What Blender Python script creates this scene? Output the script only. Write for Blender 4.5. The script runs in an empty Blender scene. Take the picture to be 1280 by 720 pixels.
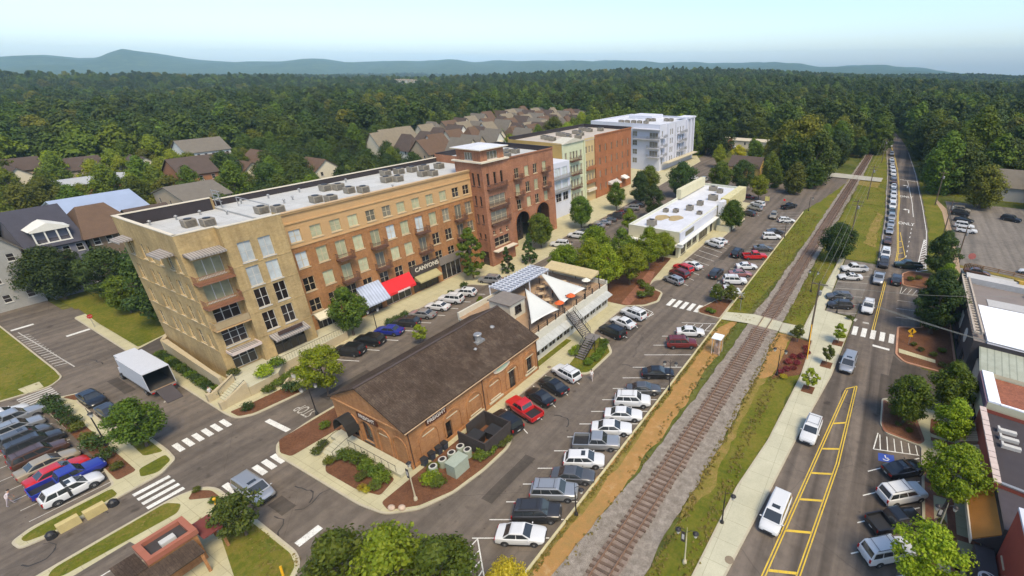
import bpy, math, random
import numpy as np
from mathutils import Vector, Matrix
R = math.radians
SC = bpy.context.scene
COL = SC.collection
# ------------------------------------------------------------------ camera
cam = bpy.data.cameras.new('camera')
cam.sensor_width = 36.0
cam.lens = 600.0 / 1280.0 * 36.0
cam.shift_x = -139.4 / 1280.0
cam.clip_start = 0.5
cam.clip_end = 40000.0
camo = bpy.data.objects.new('camera', cam)
COL.objects.link(camo)
camo.location = (0, 0, 40)
camo.rotation_euler = (R(90 - 24.8), 0, R(28.9))
SC.camera = camo
# ------------------------------------------------------------------ world, sun, exposure
SUN_AZ, SUN_EL = 118.0, 56.0        # degrees clockwise from +Y, and above the horizon
w = bpy.data.worlds.new('World')
SC.world = w
w.use_nodes = True
nt = w.node_tree
bg = nt.nodes['Background']
sky = nt.nodes.new('ShaderNodeTexSky')
sky.sky_type = 'NISHITA'
sky.sun_disc = False
sky.sun_elevation = R(SUN_EL)
sky.sun_rotation = R(SUN_AZ)
sky.altitude = 300
sky.air_density = 1.0
sky.dust_density = 1.6
sky.ozone_density = 3.0
nt.links.new(sky.outputs[0], bg.inputs[0])
bg.inputs[1].default_value = 0.1
sun = bpy.data.lights.new('sun', 'SUN')
sun.energy = 1.5
sun.angle = R(22)
sun.color = (1.0, 0.85, 0.60)
suno = bpy.data.objects.new('sun', sun)
COL.objects.link(suno)
sd = Vector((math.sin(R(SUN_AZ)) * math.cos(R(SUN_EL)), math.cos(R(SUN_AZ)) * math.cos(R(SUN_EL)), math.sin(R(SUN_EL))))
suno.rotation_euler = sd.to_track_quat('Z', 'Y').to_euler()
suno.location = sd * 200
SC.view_settings.view_transform = 'Standard'
SC.view_settings.look = 'None'
SC.view_settings.gamma = 1.0
SC.view_settings.use_curve_mapping = False
SC.view_settings.exposure = 1.36
SC.render.engine = 'CYCLES'
SC.cycles.use_denoising = True
SC.cycles.max_bounces = 5
SC.cycles.diffuse_bounces = 3
SC.cycles.glossy_bounces = 2
SC.cycles.transmission_bounces = 2
SC.cycles.volume_bounces = 2
SC.cycles.use_adaptive_sampling = True
SC.cycles.adaptive_threshold = 0.02
# ------------------------------------------------------------------ helpers
def tag(o, label=None, cat=None, group=None, kind=None):
 if label: o['label'] = label
 if cat: o['category'] = cat
 if group: o['group'] = group
 if kind: o['kind'] = kind
 return o
def thing(name, label, cat, loc=(0, 0, 0), rz=0.0, group=None):
 o = bpy.data.objects.new(name, None)
 o.empty_display_size = 0.3
 COL.objects.link(o)
 o.location = loc
 o.rotation_euler = (0, 0, rz)
 return tag(o, label, cat, group)
class MB:
 """collects faces and links them as ONE mesh object"""
 def __init__(s):
  s.v = []; s.f = []; s.mi = []
 def add(s, pts, faces, m=0):
  b = len(s.v)
  s.v += [tuple(p) for p in pts]
  for f in faces:
   s.f.append([b + i for i in f]); s.mi.append(m)
  return s
 def quad(s, a, b, c, d, m=0): return s.add([a, b, c, d], [(0, 1, 2, 3)], m)
 def poly(s, pts, m=0): return s.add(pts, [tuple(range(len(pts)))], m)
 def hexa(s, p, m=0):
  return s.add(p, [(3, 2, 1, 0), (4, 5, 6, 7), (0, 1, 5, 4), (1, 2, 6, 5), (2, 3, 7, 6), (3, 0, 4, 7)], m)
 def box(s, x0, x1, y0, y1, z0, z1, m=0):
  return s.hexa([(x0, y0, z0), (x1, y0, z0), (x1, y1, z0), (x0, y1, z0), (x0, y0, z1), (x1, y0, z1), (x1, y1, z1), (x0, y1, z1)], m)
 def obox(s, o, d, n, s0, s1, t0, t1, z0, z1, m=0):
  def P(a, t, z): return (o[0] + d[0] * a + n[0] * t, o[1] + d[1] * a + n[1] * t, z)
  return s.hexa([P(s0, t0, z0), P(s1, t0, z0), P(s1, t1, z0), P(s0, t1, z0), P(s0, t0, z1), P(s1, t0, z1), P(s1, t1, z1), P(s0, t1, z1)], m)
 def prism(s, poly, z0, z1, m=0, mt=None, bottom=False):
  n = len(poly)
  pts = [(x, y, z0) for x, y in poly] + [(x, y, z1) for x, y in poly]
  s.add(pts, [(i, (i + 1) % n, n + (i + 1) % n, n + i) for i in range(n)], m)
  s.poly([(x, y, z1) for x, y in poly], m if mt is None else mt)
  if bottom: s.poly([(x, y, z0) for x, y in reversed(poly)], m)
  return s
 def tube(s, p0, p1, r0, r1=None, n=8, m=0, caps=True):
  r1 = r0 if r1 is None else r1
  p0 = Vector(p0); p1 = Vector(p1); ax = (p1 - p0)
  if ax.length < 1e-6: return s
  ax.normalize()
  u = ax.orthogonal().normalized(); v = ax.cross(u)
  pts = []
  for p, r in ((p0, r0), (p1, r1)):
   for i in range(n):
    a = 2 * math.pi * i / n
    pts.append(p + u * (r * math.cos(a)) + v * (r * math.sin(a)))
  f = [(i, (i + 1) % n, n + (i + 1) % n, n + i) for i in range(n)]
  if caps: f += [tuple(range(n - 1, -1, -1)), tuple(range(n, 2 * n))]
  return s.add(pts, f, m)
 def path(s, pts, r, n=6, m=0):
  for a, b in zip(pts[:-1], pts[1:]): s.tube(a, b, r, r, n, m)
  return s
 def lathe(s, prof, c=(0, 0, 0), n=16, m=0):
  pts = []
  for r, z in prof:
   for i in range(n):
    a = 2 * math.pi * i / n
    pts.append((c[0] + r * math.cos(a), c[1] + r * math.sin(a), c[2] + z))
  f = []
  for k in range(len(prof) - 1):
   for i in range(n):
    f.append((k * n + i, k * n + (i + 1) % n, (k + 1) * n + (i + 1) % n, (k + 1) * n + i))
  f.append(tuple(range(n - 1, -1, -1)))
  f.append(tuple((len(prof) - 1) * n + i for i in range(n)))
  return s.add(pts, f, m)
 def ball(s, c, rx, ry, rz, n=10, k=7, m=0):
  prof = [(max(0.02, math.sin(math.pi * i / k)), -math.cos(math.pi * i / k)) for i in range(k + 1)]
  b = len(s.v); s.lathe(prof, (0, 0, 0), n, m)
  for i in range(b, len(s.v)):
   x, y, z = s.v[i]; s.v[i] = (c[0] + x * rx, c[1] + y * ry, c[2] + z * rz)
  return s
 def build(s, name, mats, parent=None, origin=None, smooth=False):
  if not isinstance(mats, (list, tuple)): mats = [mats]
  if origin is None:
   if parent is None and s.v:
    a = np.array(s.v); origin = ((a[:, 0].min() + a[:, 0].max()) / 2, (a[:, 1].min() + a[:, 1].max()) / 2, a[:, 2].min())
   elif parent is not None:
    origin = ORG.get(parent.name, (0, 0, 0))
   else: origin = (0, 0, 0)
  me = bpy.data.meshes.new(name)
  me.from_pydata([(x - origin[0], y - origin[1], z - origin[2]) for x, y, z in s.v], [], s.f)
  for m_ in mats: me.materials.append(m_)
  if len(mats) > 1: me.polygons.foreach_set('material_index', s.mi)
  if smooth: me.polygons.foreach_set('use_smooth', [True] * len(me.polygons))
  me.update()
  o = bpy.data.objects.new(name, me)
  COL.objects.link(o)
  if parent is None: o.location = origin
  else:
   o.parent = parent; ORG[o.name] = origin
  return o
ORG = {}
def wthing(name, label, cat, loc, group=None):
 """a thing whose parts are given in world coordinates (unrotated)"""
 o = thing(name, label, cat, loc, 0.0, group); ORG[o.name] = tuple(loc); return o
def struct(name, mb, mat, **k):
 o = mb.build(name, mat, origin=(0, 0, 0), **k); o['kind'] = 'structure'; return o
KIDS = {}
def copy_tree(o, parent=None):
 c = o.copy(); COL.objects.link(c)
 if parent is not None: c.parent = parent
 if o.name not in KIDS: KIDS[o.name] = list(o.children)
 for ch in KIDS[o.name]: copy_tree(ch, c)
 return c
# ------------------------------------------------------------------ materials
def newmat(name):
 m = bpy.data.materials.new(name); m.use_nodes = True
 return m, m.node_tree, m.node_tree.nodes['Principled BSDF']
def L(nt, a, b): nt.links.new(a, b)
def noise(nt, scale, detail=4, rough=.6, vec=None):
 n = nt.nodes.new('ShaderNodeTexNoise'); n.inputs['Scale'].default_value = scale
 n.inputs['Detail'].default_value = detail; n.inputs['Roughness'].default_value = rough
 if vec is not None: L(nt, vec, n.inputs['Vector'])
 return n.outputs['Fac']
def ramp(nt, fac, stops):
 r = nt.nodes.new('ShaderNodeValToRGB'); e = r.color_ramp.elements
 while len(e) < len(stops): e.new(0.5)
 for el, (p, c) in zip(e, stops):
  el.position = p; el.color = (*c, 1)
 L(nt, fac, r.inputs[0]); return r.outputs[0]
def mix(nt, fac, a, b, mode='MIX'):
 n = nt.nodes.new('ShaderNodeMix'); n.data_type = 'RGBA'; n.blend_type = mode
 for i, x in ((0, fac), (6, a), (7, b)):
  if hasattr(x, 'links'): L(nt, x, n.inputs[i])
  elif i == 0: n.inputs[0].default_value = x
  else: n.inputs[i].default_value = (*x, 1)
 return n.outputs[2]
def wpos(nt, sc=(1, 1, 1)):
 g = nt.nodes.new('ShaderNodeNewGeometry'); m = nt.nodes.new('ShaderNodeMapping')
 m.inputs['Scale'].default_value = sc
 L(nt, g.outputs['Position'], m.inputs['Vector']); return m.outputs[0]
def sc3(c, k): return tuple(min(1, x * k) for x in c)
MATS = {}
def M(name, col, rough=.8, var=.18, scale=1.5, metal=0.0, bump=0.0, spec=.4, fine=25):
 """plain surface with large and fine tonal variation"""
 if name in MATS: return MATS[name]
 m, t, b = newmat(name)
 p = wpos(t)
 c = ramp(t, noise(t, scale, 5, .6, p), [(.3, sc3(col, 1 - var)), (.7, sc3(col, 1 + var))])
 c = mix(t, .5, c, ramp(t, noise(t, fine, 3, .6, p), [(.3, sc3(col, 1 - var)), (.7, sc3(col, 1 + var))]))
 L(t, c, b.inputs['Base Color'])
 b.inputs['Roughness'].default_value = rough; b.inputs['Metallic'].default_value = metal
 b.inputs['Specular IOR Level'].default_value = spec
 if bump:
  bm = t.nodes.new('ShaderNodeBump'); bm.inputs['Strength'].default_value = bump; bm.inputs['Distance'].default_value = .05
  L(t, noise(t, fine, 4, .6, p), bm.inputs['Height']); L(t, bm.outputs[0], b.inputs['Normal'])
 MATS[name] = m; return m
def brickmat(name, c1, c2, mortar, scale=1.0):
 if name in MATS: return MATS[name]
 m, t, b = newmat(name)
 g = t.nodes.new('ShaderNodeNewGeometry'); sx = t.nodes.new('ShaderNodeSeparateXYZ'); L(t, g.outputs['Position'], sx.inputs[0])
 ad = t.nodes.new('ShaderNodeMath'); L(t, sx.outputs[0], ad.inputs[0]); L(t, sx.outputs[1], ad.inputs[1])
 cx = t.nodes.new('ShaderNodeCombineXYZ'); L(t, ad.outputs[0], cx.inputs[0]); L(t, sx.outputs[2], cx.inputs[1])
 br = t.nodes.new('ShaderNodeTexBrick'); L(t, cx.outputs[0], br.inputs['Vector'])
 br.inputs['Color1'].default_value = (*c1, 1); br.inputs['Color2'].default_value = (*c2, 1); br.inputs['Mortar'].default_value = (*mortar, 1)
 br.inputs['Scale'].default_value = 1.0; br.inputs['Brick Width'].default_value = .42 * scale; br.inputs['Row Height'].default_value = .15 * scale
 br.inputs['Mortar Size'].default_value = .012
 n = ramp(t, noise(t, .35, 6, .65, g.outputs['Position']), [(.3, (.72, .72, .72)), (.7, (1.12, 1.1, 1.05))])
 n2 = ramp(t, noise(t, 3.0, 4, .6, g.outputs['Position']), [(.3, (.85, .85, .85)), (.7, (1.1, 1.1, 1.1))])
 # streaks of weathering running down the wall
 st = noise(t, 1.0, 5, .7, wpos(t, (2.2, 2.2, .12)))
 c = mix(t, 1.0, br.outputs['Color'], n, 'MULTIPLY'); c = mix(t, 1.0, c, n2, 'MULTIPLY')
 c = mix(t, 1.0, c, ramp(t, st, [(.35, (.86, .84, .82)), (.6, (1.03, 1.03, 1.03))]), 'MULTIPLY')
 L(t, c, b.inputs['Base Color']); b.inputs['Roughness'].default_value = .88; b.inputs['Specular IOR Level'].default_value = .25
 MATS[name] = m; return m
def stripemat(name, c1, c2, axis=0, freq=2.0, rough=.5, metal=0.0, duty=.5):
 """ribbed or slatted sheet"""
 if name in MATS: return MATS[name]
 m, t, b = newmat(name)
 tc = t.nodes.new('ShaderNodeNewGeometry'); sx = t.nodes.new('ShaderNodeSeparateXYZ'); L(t, tc.outputs['Position'], sx.inputs[0])
 mu = t.nodes.new('ShaderNodeMath'); mu.operation = 'MULTIPLY'; mu.inputs[1].default_value = freq; L(t, sx.outputs[axis], mu.inputs[0])
 fr = t.nodes.new('ShaderNodeMath'); fr.operation = 'FRACT'; L(t, mu.outputs[0], fr.inputs[0])
 gt = t.nodes.new('ShaderNodeMath'); gt.operation = 'GREATER_THAN'; gt.inputs[1].default_value = duty; L(t, fr.outputs[0], gt.inputs[0])
 c = mix(t, gt.outputs[0], c1, c2)
 c = mix(t, 1.0, c, ramp(t, noise(t, .8, 5, .6, tc.outputs['Position']), [(.3, (.82, .82, .8)), (.7, (1.08, 1.08, 1.08))]), 'MULTIPLY')
 L(t, c, b.inputs['Base Color']); b.inputs['Roughness'].default_value = rough; b.inputs['Metallic'].default_value = metal
 MATS[name] = m; return m
def glassmat(name, col, rough=.06, spec=.6, var=.5):
 if name in MATS: return MATS[name]
 m, t, b = newmat(name)
 oi = t.nodes.new('ShaderNodeObjectInfo')
 c = ramp(t, oi.outputs['Random'], [(0.0, sc3(col, 1 - var)), (1.0, sc3(col, 1 + var))])
 c = mix(t, 1.0, c, ramp(t, noise(t, 1.3, 3, .5, wpos(t)), [(.3, (.85, .85, .85)), (.7, (1.12, 1.12, 1.12))]), 'MULTIPLY')
 L(t, c, b.inputs['Base Color']); b.inputs['Roughness'].default_value = rough; b.inputs['Specular IOR Level'].default_value = spec
 MATS[name] = m; return m
# ground materials -----------------------------------------------------------
def asphalt(name, base, tint=(1.2, .98, .76), lanes=0):
 m, t, b = newmat(name); p = wpos(t)
 col = tuple(base * k for k in tint)
 c = ramp(t, noise(t, .09, 6, .62, p), [(.28, sc3(col, .6)), (.5, col), (.72, sc3(col, 1.4))])
 c = mix(t, .55, c, ramp(t, noise(t, .9, 5, .65, p), [(.3, sc3(col, .7)), (.7, sc3(col, 1.35))]))
 c = mix(t, 1.0, c, ramp(t, noise(t, 22, 3, .7, p), [(.3, (.82, .82, .82)), (.7, (1.16, 1.16, 1.16))]), 'MULTIPLY')
 # long soft wheel tracks and tar-filled cracks
 c = mix(t, 1.0, c, ramp(t, noise(t, .5, 3, .5, wpos(t, (1.6, .05, 1))), [(.35, (.74, .73, .72)), (.6, (1.1, 1.08, 1.06))]), 'MULTIPLY')
 c = mix(t, 1.0, c, ramp(t, noise(t, .55, 2, .5, p), [(.66, (1, 1, 1)), (.74, (.62, .6, .58))]), 'MULTIPLY')
 c = mix(t, 1.0, c, ramp(t, noise(t, 1.6, 2, .5, p), [(.7, (1, 1, 1)), (.76, (.6, .58, .56))]), 'MULTIPLY')
 if lanes: c = mix(t, 1.0, c, ramp(t, noise(t, 1.0, 4, .55, wpos(t, (.42, .014, 1))), [(.36, (.56, .55, .55)), (.58, (1.12, 1.1, 1.08))]), 'MULTIPLY')
 vo = t.nodes.new('ShaderNodeTexVoronoi'); vo.feature = 'DISTANCE_TO_EDGE'; vo.inputs['Scale'].default_value = .11
 wn = t.nodes.new('ShaderNodeTexNoise'); wn.inputs['Scale'].default_value = .6; L(t, p, wn.inputs['Vector'])
 L(t, mix(t, .25, p, wn.outputs['Color'], 'ADD'), vo.inputs['Vector'])
 c = mix(t, 1.0, c, ramp(t, vo.outputs['Distance'], [(0.0, (.72, .72, .72)), (.004, (1, 1, 1))]), 'MULTIPLY')
 L(t, c, b.inputs['Base Color']); b.inputs['Roughness'].default_value = .88; b.inputs['Specular IOR Level'].default_value = .3
 bm = t.nodes.new('ShaderNodeBump'); bm.inputs['Strength'].default_value = .25; bm.inputs['Distance'].default_value = .02
 L(t, noise(t, 40, 3, .7, p), bm.inputs['Height']); L(t, bm.outputs[0], b.inputs['Normal'])
 return m
ASPH = asphalt('asphalt_lot', .112)
ASPHD = asphalt('asphalt_dark', .062)
ASPHL = asphalt('asphalt_main_road', .115, (1.2, 1.0, .8), 1)
ASPHR = asphalt('asphalt_road', .15, (1.12, .98, .8))
def grass(name, stops, s1=.18, s2=2.5):
 m, t, b = newmat(name); p = wpos(t)
 a = noise(t, s1, 7, .68, p); q = noise(t, s2, 5, .7, p)
 ad = t.nodes.new('ShaderNodeMath'); ad.operation = 'ADD'; L(t, a, ad.inputs[0]); L(t, q, ad.inputs[1])
 mu = t.nodes.new('ShaderNodeMath'); mu.operation = 'MULTIPLY'; mu.inputs[1].default_value = .5; L(t, ad.outputs[0], mu.inputs[0])
 c = ramp(t, mu.outputs[0], stops)
 c = mix(t, 1.0, c, ramp(t, noise(t, 18, 4, .75, p), [(.25, (.62, .62, .6)), (.75, (1.3, 1.3, 1.3))]), 'MULTIPLY')
 L(t, c, b.inputs['Base Color']); b.inputs['Roughness'].default_value = .95; b.inputs['Specular IOR Level'].default_value = .1
 bm = t.nodes.new('ShaderNodeBump'); bm.inputs['Strength'].default_value = .6; bm.inputs['Distance'].default_value = .08
 L(t, noise(t, 12, 4, .7, p), bm.inputs['Height']); L(t, bm.outputs[0], b.inputs['Normal'])
 return m
GRASS = grass('lawn', [(.34, (.06, .085, .009)), (.48, (.12, .13, .013)), (.6, (.19, .155, .03)), (.7, (.26, .17, .07))])
GRASSY = grass('dry_verge', [(.36, (.14, .14, .018)), (.5, (.22, .17, .04)), (.62, (.31, .2, .08))], .5, 3)
DIRT = grass('orange_clay', [(.3, (.16, .15, .025)), (.4, (.3, .19, .065)), (.54, (.38, .205, .07)), (.66, (.44, .3, .14))], .3, 1.4)
MULCH = grass('bark_mulch', [(.36, (.1, .045, .025)), (.5, (.15, .068, .035)), (.64, (.2, .095, .05))], .5, 5)
BALLAST = grass('stone_ballast', [(.36, (.14, .118, .093)), (.5, (.25, .212, .17)), (.64, (.38, .335, .28))], 1.4, 14)
TRACKBED = grass('brown_track_gravel', [(.36, (.15, .11, .085)), (.5, (.24, .185, .15)), (.64, (.33, .27, .22))], .8, 12)
FLOOR = grass('forest_floor', [(.34, (.025, .035, .01)), (.5, (.05, .062, .016)), (.66, (.085, .08, .03))], .02, .3)
def concrete(name, col, joint=1.5):
 m, t, b = newmat(name); p = wpos(t)
 c = ramp(t, noise(t, .4, 6, .65, p), [(.28, sc3(col, .78)), (.7, sc3(col, 1.1))])
 c = mix(t, .4, c, ramp(t, noise(t, 6, 5, .65, p), [(.3, sc3(col, .82)), (.7, sc3(col, 1.1))]))
 br = t.nodes.new('ShaderNodeTexBrick'); L(t, p, br.inputs['Vector']); br.offset = 0.0
 br.inputs['Scale'].default_value = 1; br.inputs['Brick Width'].default_value = joint; br.inputs['Row Height'].default_value = joint
 br.inputs['Mortar Size'].default_value = .018
 br.inputs['Color1'].default_value = (1, 1, 1, 1); br.inputs['Color2'].default_value = (.94, .94, .93, 1); br.inputs['Mortar'].default_value = (.62, .6, .57, 1)
 c = mix(t, 1.0, c, br.outputs['Color'], 'MULTIPLY')
 L(t, c, b.inputs['Base Color']); b.inputs['Roughness'].default_value = .9; b.inputs['Specular IOR Level'].default_value = .2
 return m
CONC = concrete('pavement_concrete', (.48, .435, .265))
CONC2 = concrete('path_concrete', (.5, .475, .335), 2.4)
CONCL = concrete('lot_concrete', (.4, .38, .31), 4.0)
KERB = M('kerb_concrete', (.42, .37, .26), .9, .2, 1.0)
BRICKP = brickmat('paver_brick', (.3, .13, .075), (.24, .1, .06), (.2, .13, .09), .6)
def paintmat(name, col):
 m, t, b = newmat(name); p = wpos(t)
 c = mix(t, ramp(t, noise(t, 7, 6, .75, p), [(.34, (1, 1, 1)), (.46, (0, 0, 0))]), col, (.2, .18, .165))
 c = mix(t, 1.0, c, ramp(t, noise(t, .8, 4, .6, p), [(.3, (.78, .78, .78)), (.7, (1.05, 1.05, 1.05))]), 'MULTIPLY')
 L(t, c, b.inputs['Base Color']); b.inputs['Roughness'].default_value = .75
 return m
WPAINT = paintmat('road_paint_white', (.74, .72, .64))
WFADE = paintmat('road_paint_faded', (.5, .47, .4))
YPAINT = paintmat('road_paint_yellow', (.68, .46, .035))
BPAINT = paintmat('road_paint_blue', (.03, .08, .38))
# ================================================================== GROUND
def smooth(a, b, x):
 t = np.clip((x - a) / (b - a), 0, 1); return t * t * (3 - 2 * t)
SKYX = [-400, 0, 45, 90, 115, 135, 148, 160, 172, 190, 215, 250, 300, 400, 520, 640, 760, 850, 930, 1000, 1022, 1060, 1100, 1180, 1280, 1500]
SKYY = [78, 74, 71, 73, 75, 70, 66.5, 64.5, 66.5, 70, 73, 76, 78, 77, 77, 76.5, 77, 79, 80, 80, 84, 82.5, 82, 89, 99, 112]
def terrain(x, y):
 """flat in town, rolling beyond, long blue ridges at seven kilometres"""
 x = np.asarray(x, float); y = np.asarray(y, float)
 d = np.hypot(x, y)
 ang = np.arctan2(x, y) + R(28.9)
 ang = (ang + math.pi) % (2 * math.pi) - math.pi
 px = 779.4 + 660.9 * np.tan(np.clip(ang, -1.25, 1.25))
 e = (82.8 - np.interp(px, SKYX, SKYY)) * 1.12 * .908 / 661.0 * np.cos(np.clip(ang, -1.25, 1.25))
 zs = 40 + 7000 * e
 rough = 12 * np.sin(x / 310.0 + 1.3) * np.cos(y / 270.0) + 9 * np.sin((x + 1.4 * y) / 190.0) + 9 * np.sin(x / 131.0) * np.sin(y / 117.0 + x / 420.0) + 6 * np.sin((y - x) / 83.0)
 roll = 13 * np.sin(x / 240.0 + .6) * np.sin(y / 290.0 + 1.0) + 6 * np.sin((x - .8 * y) / 150.0)
 k = smooth(4200, 6900, d); low = -16 * smooth(700, 2200, d) - 22 * smooth(2000, 4200, d)
 z = zs * k + (low + roll * smooth(380, 1100, d)) * (1 - k) + rough * smooth(3600, 5600, d)
 u = np.hypot(x + 300, y - 1500); z = z + 16 * np.exp(-(u / 380.0) ** 2)
 return z
rr = [0, 60, 140, 260, 400, 520, 640, 780, 940, 1120, 1320, 1550, 1820, 2120, 2460, 2850, 3300, 3800, 4300, 4800, 5300, 5800, 6200, 6600, 7000, 7400, 7800, 8400, 9200]
NA = 420
g = MB(); vv = [(0, 0, -.05)]
for r_ in rr[1:]:
 for k in range(NA):
  a_ = 2 * math.pi * k / NA; vv.append((r_ * math.sin(a_), r_ * math.cos(a_), 0))
va = np.array(vv); va[:, 2] = terrain(va[:, 0], va[:, 1]) - .05
back = smooth(7600, 9200, np.hypot(va[:, 0], va[:, 1])); va[:, 2] -= back * 260
fs = [(0, 1 + k, 1 + (k + 1) % NA) for k in range(NA)]
for j in range(len(rr) - 2):
 b0 = 1 + j * NA; b1 = b0 + NA
 fs += [(b0 + k, b1 + k, b1 + (k + 1) % NA, b0 + (k + 1) % NA) for k in range(NA)]
g.add(va.tolist(), fs)
# far woodland colour with crown-sized bump so distant hills read as tree cover
mh, t, b = newmat('wooded_ground'); p = wpos(t)
ge = t.nodes.new('ShaderNodeNewGeometry'); le = t.nodes.new('ShaderNodeVectorMath'); le.operation = 'LENGTH'; L(t, ge.outputs['Position'], le.inputs[0])
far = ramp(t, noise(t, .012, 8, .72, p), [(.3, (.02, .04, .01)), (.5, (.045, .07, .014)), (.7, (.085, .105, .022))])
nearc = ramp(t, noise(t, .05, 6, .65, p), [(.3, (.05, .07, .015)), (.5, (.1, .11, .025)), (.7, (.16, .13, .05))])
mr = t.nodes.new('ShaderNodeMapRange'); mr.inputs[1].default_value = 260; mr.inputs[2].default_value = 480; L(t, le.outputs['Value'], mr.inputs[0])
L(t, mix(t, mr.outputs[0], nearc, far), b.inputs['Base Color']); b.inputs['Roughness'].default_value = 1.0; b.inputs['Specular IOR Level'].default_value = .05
bm = t.nodes.new('ShaderNodeBump'); bm.inputs['Strength'].default_value = 1.0; bm.inputs['Distance'].default_value = 6.0
L(t, noise(t, .03, 6, .7, p), bm.inputs['Height']); L(t, bm.outputs[0], b.inputs['Normal'])
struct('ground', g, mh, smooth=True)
def offset_poly(poly, d):
 """inset a counter-clockwise polygon by d"""
 n = len(poly); out = []
 area = sum(poly[i][0] * poly[(i + 1) % n][1] - poly[(i + 1) % n][0] * poly[i][1] for i in range(n))
 sg = 1 if area > 0 else -1
 for i in range(n):
  p0 = Vector(poly[i - 1]); p1 = Vector(poly[i]); p2 = Vector(poly[(i + 1) % n])
  a = (p1 - p0).normalized(); c = (p2 - p1).normalized()
  n1 = Vector((-a.y, a.x)) * sg; n2 = Vector((-c.y, c.x)) * sg
  bs = n1 + n2
  k = d / max(.35, (1 + n1.dot(n2)) / 1.0) if bs.length > 1e-4 else d
  out.append(tuple(p1 + bs * k))
 return out
def rounded(poly, rad, seg=5):
 n = len(poly); out = []
 for i in range(n):
  p0 = Vector(poly[i - 1]); p1 = Vector(poly[i]); p2 = Vector(poly[(i + 1) % n])
  r_ = min(rad, (p0 - p1).length * .45, (p2 - p1).length * .45)
  a = p1 + (p0 - p1).normalized() * r_; c = p1 + (p2 - p1).normalized() * r_
  for k in range(seg + 1):
   s = k / seg; q = a * (1 - s) ** 2 + p1 * 2 * s * (1 - s) + c * s * s
   out.append(tuple(q))
 return out
def wobble(poly, amp, seed=1, step=1.1):
 r = random.Random(seed); out = []
 for i in range(len(poly)):
  p, q = Vector(poly[i]), Vector(poly[(i + 1) % len(poly)]); n = max(1, int((q - p).length / step)); n = min(n, 160); d = (q - p); e = Vector((-d.y, d.x)).normalized() if d.length > 0 else Vector((0, 0)); w_ = 0
  for k in range(n):
   w_ = w_ * .55 + r.uniform(-1, 1) * amp * .8
   out.append(tuple(p + d * k / n + e * (w_ if k else 0)))
 return out
def soft(name, poly, z, mat, amp=.35):
 return sheet(name, wobble(poly, amp, len(name) + int(abs(poly[0][0]) * 7)), z, mat)
def sheet(name, poly, z, mat):
 return struct(name, MB().poly([(x, y, z) for x, y in poly]), mat)
KH = .13
def island(name, poly, fill, rad=1.0, kw=.2, kerbmat=None):
 """kerbed raised area: kerb ring with its fill 4 mm proud inside it"""
 pl = rounded(poly, rad) if rad else poly
 area = sum(pl[i][0] * pl[(i + 1) % len(pl)][1] - pl[(i + 1) % len(pl)][0] * pl[i][1] for i in range(len(pl)))
 if area < 0: pl = pl[::-1]
 struct('kerb', MB().prism(pl, -.02, KH), kerbmat or KERB)
 sheet(name, offset_poly(pl, kw), KH + .006, fill)
def bed(name, poly, mat, z=KH + .012, rad=.4):
 sheet(name, rounded(poly, rad) if rad else poly, z, mat)
# ---- asphalt -----------------------------------------------------------------
sheet('parking_lot', [(-126, -30), (-20.85, -30), (-20.85, 153), (-24, 160), (-38, 170), (-70, 215), (-76, 240), (-83, 240), (-76, 100), (-76, 22), (-126, 22)], .0, ASPH)
sheet('left_street', [(-260, 11.0), (-57.5, 11.0), (-57.5, 18.5), (-260, 18.5)], .005, ASPH)
ROADL = [(-8.2, -30), (-5.4, 28.1), (-4.3, 38.4), (-3.2, 49.9), (-1.5, 64), (-.4, 82), (.4, 100), (1.4, 114), (1.0, 157), (-.4, 195), (-1.6, 230), (-4.5, 290), (-9, 340), (-19, 410), (-36, 500), (-60, 600)]
ROADR = [(-47, 600), (-24, 500), (-7, 410), (2, 340), (6.2, 290), (9.4, 230), (10.4, 205), (11.3, 173), (11.9, 146), (11.4, 120), (9.6, 112), (9.6, 44), (9.2, -30)]
sheet('main_road', ROADL + ROADR, .004, ASPHL)
sheet('side_street', [(-20.85, 152.5), (-16, 172), (2, 216), (0.5, 224), (-18, 214), (-50, 176), (-60, 170), (-60, 150)], .008, ASPH)
sheet('upper_lot', [(17.5, 122.5), (60, 112), (70, 190), (40, 186), (17.5, 186)], .004, ASPHR)
sheet('lower_lot', [(15.5, 98.5), (60, 86), (62, 110), (17.5, 120.5)], .004, CONCL)
sheet('side_alley', [(5.0, 61.8), (16, 62), (60, 56), (60, 72), (16, 71), (7.0, 72.8), (6.0, 74.2), (5.6, 68)], .008, ASPHD)
# ---- raised pavements -----------------------------------------------------------
# depot block
depot_isl = [(-56.9, 45), (-57.0, 22.5), (-56.4, 18.3), (-54.4, 17.2), (-47, 17.3), (-40, 17.4), (-36.7, 17.9), (-34.2, 19.9), (-32.7, 23), (-32.1, 27), (-32.1, 30.8), (-32.9, 32.6), (-37.4, 33.2), (-37.4, 46.6), (-33.8, 46.4), (-31.8, 47.6), (-31.8, 54.2), (-34.4, 57.0), (-37.6, 57.6), (-37.6, 69), (-34.6, 70.5), (-33, 73.5), (-34, 77.5), (-37.8, 79), (-38, 82), (-36.8, 83), (-36.8, 113.5), (-34.4, 114.5), (-34.0, 134.5), (-36.5, 136), (-37, 152), (-50, 154), (-57, 150), (-57, 92)]
island('pavement', depot_isl[::-1], CONC, .8)
bed('planting_bed', [(-56.6, 18.7), (-54.3, 17.6), (-52.6, 17.9), (-52.3, 23.0), (-51.7, 23.2), (-51.7, 46), (-56.6, 46)], MULCH)
bed('planting_bed', [(-48.0, 19.0), (-47.6, 21.3), (-39.6, 21.4), (-39.0, 19.2), (-42, 18.5), (-47, 18.4)], MULCH)
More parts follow.
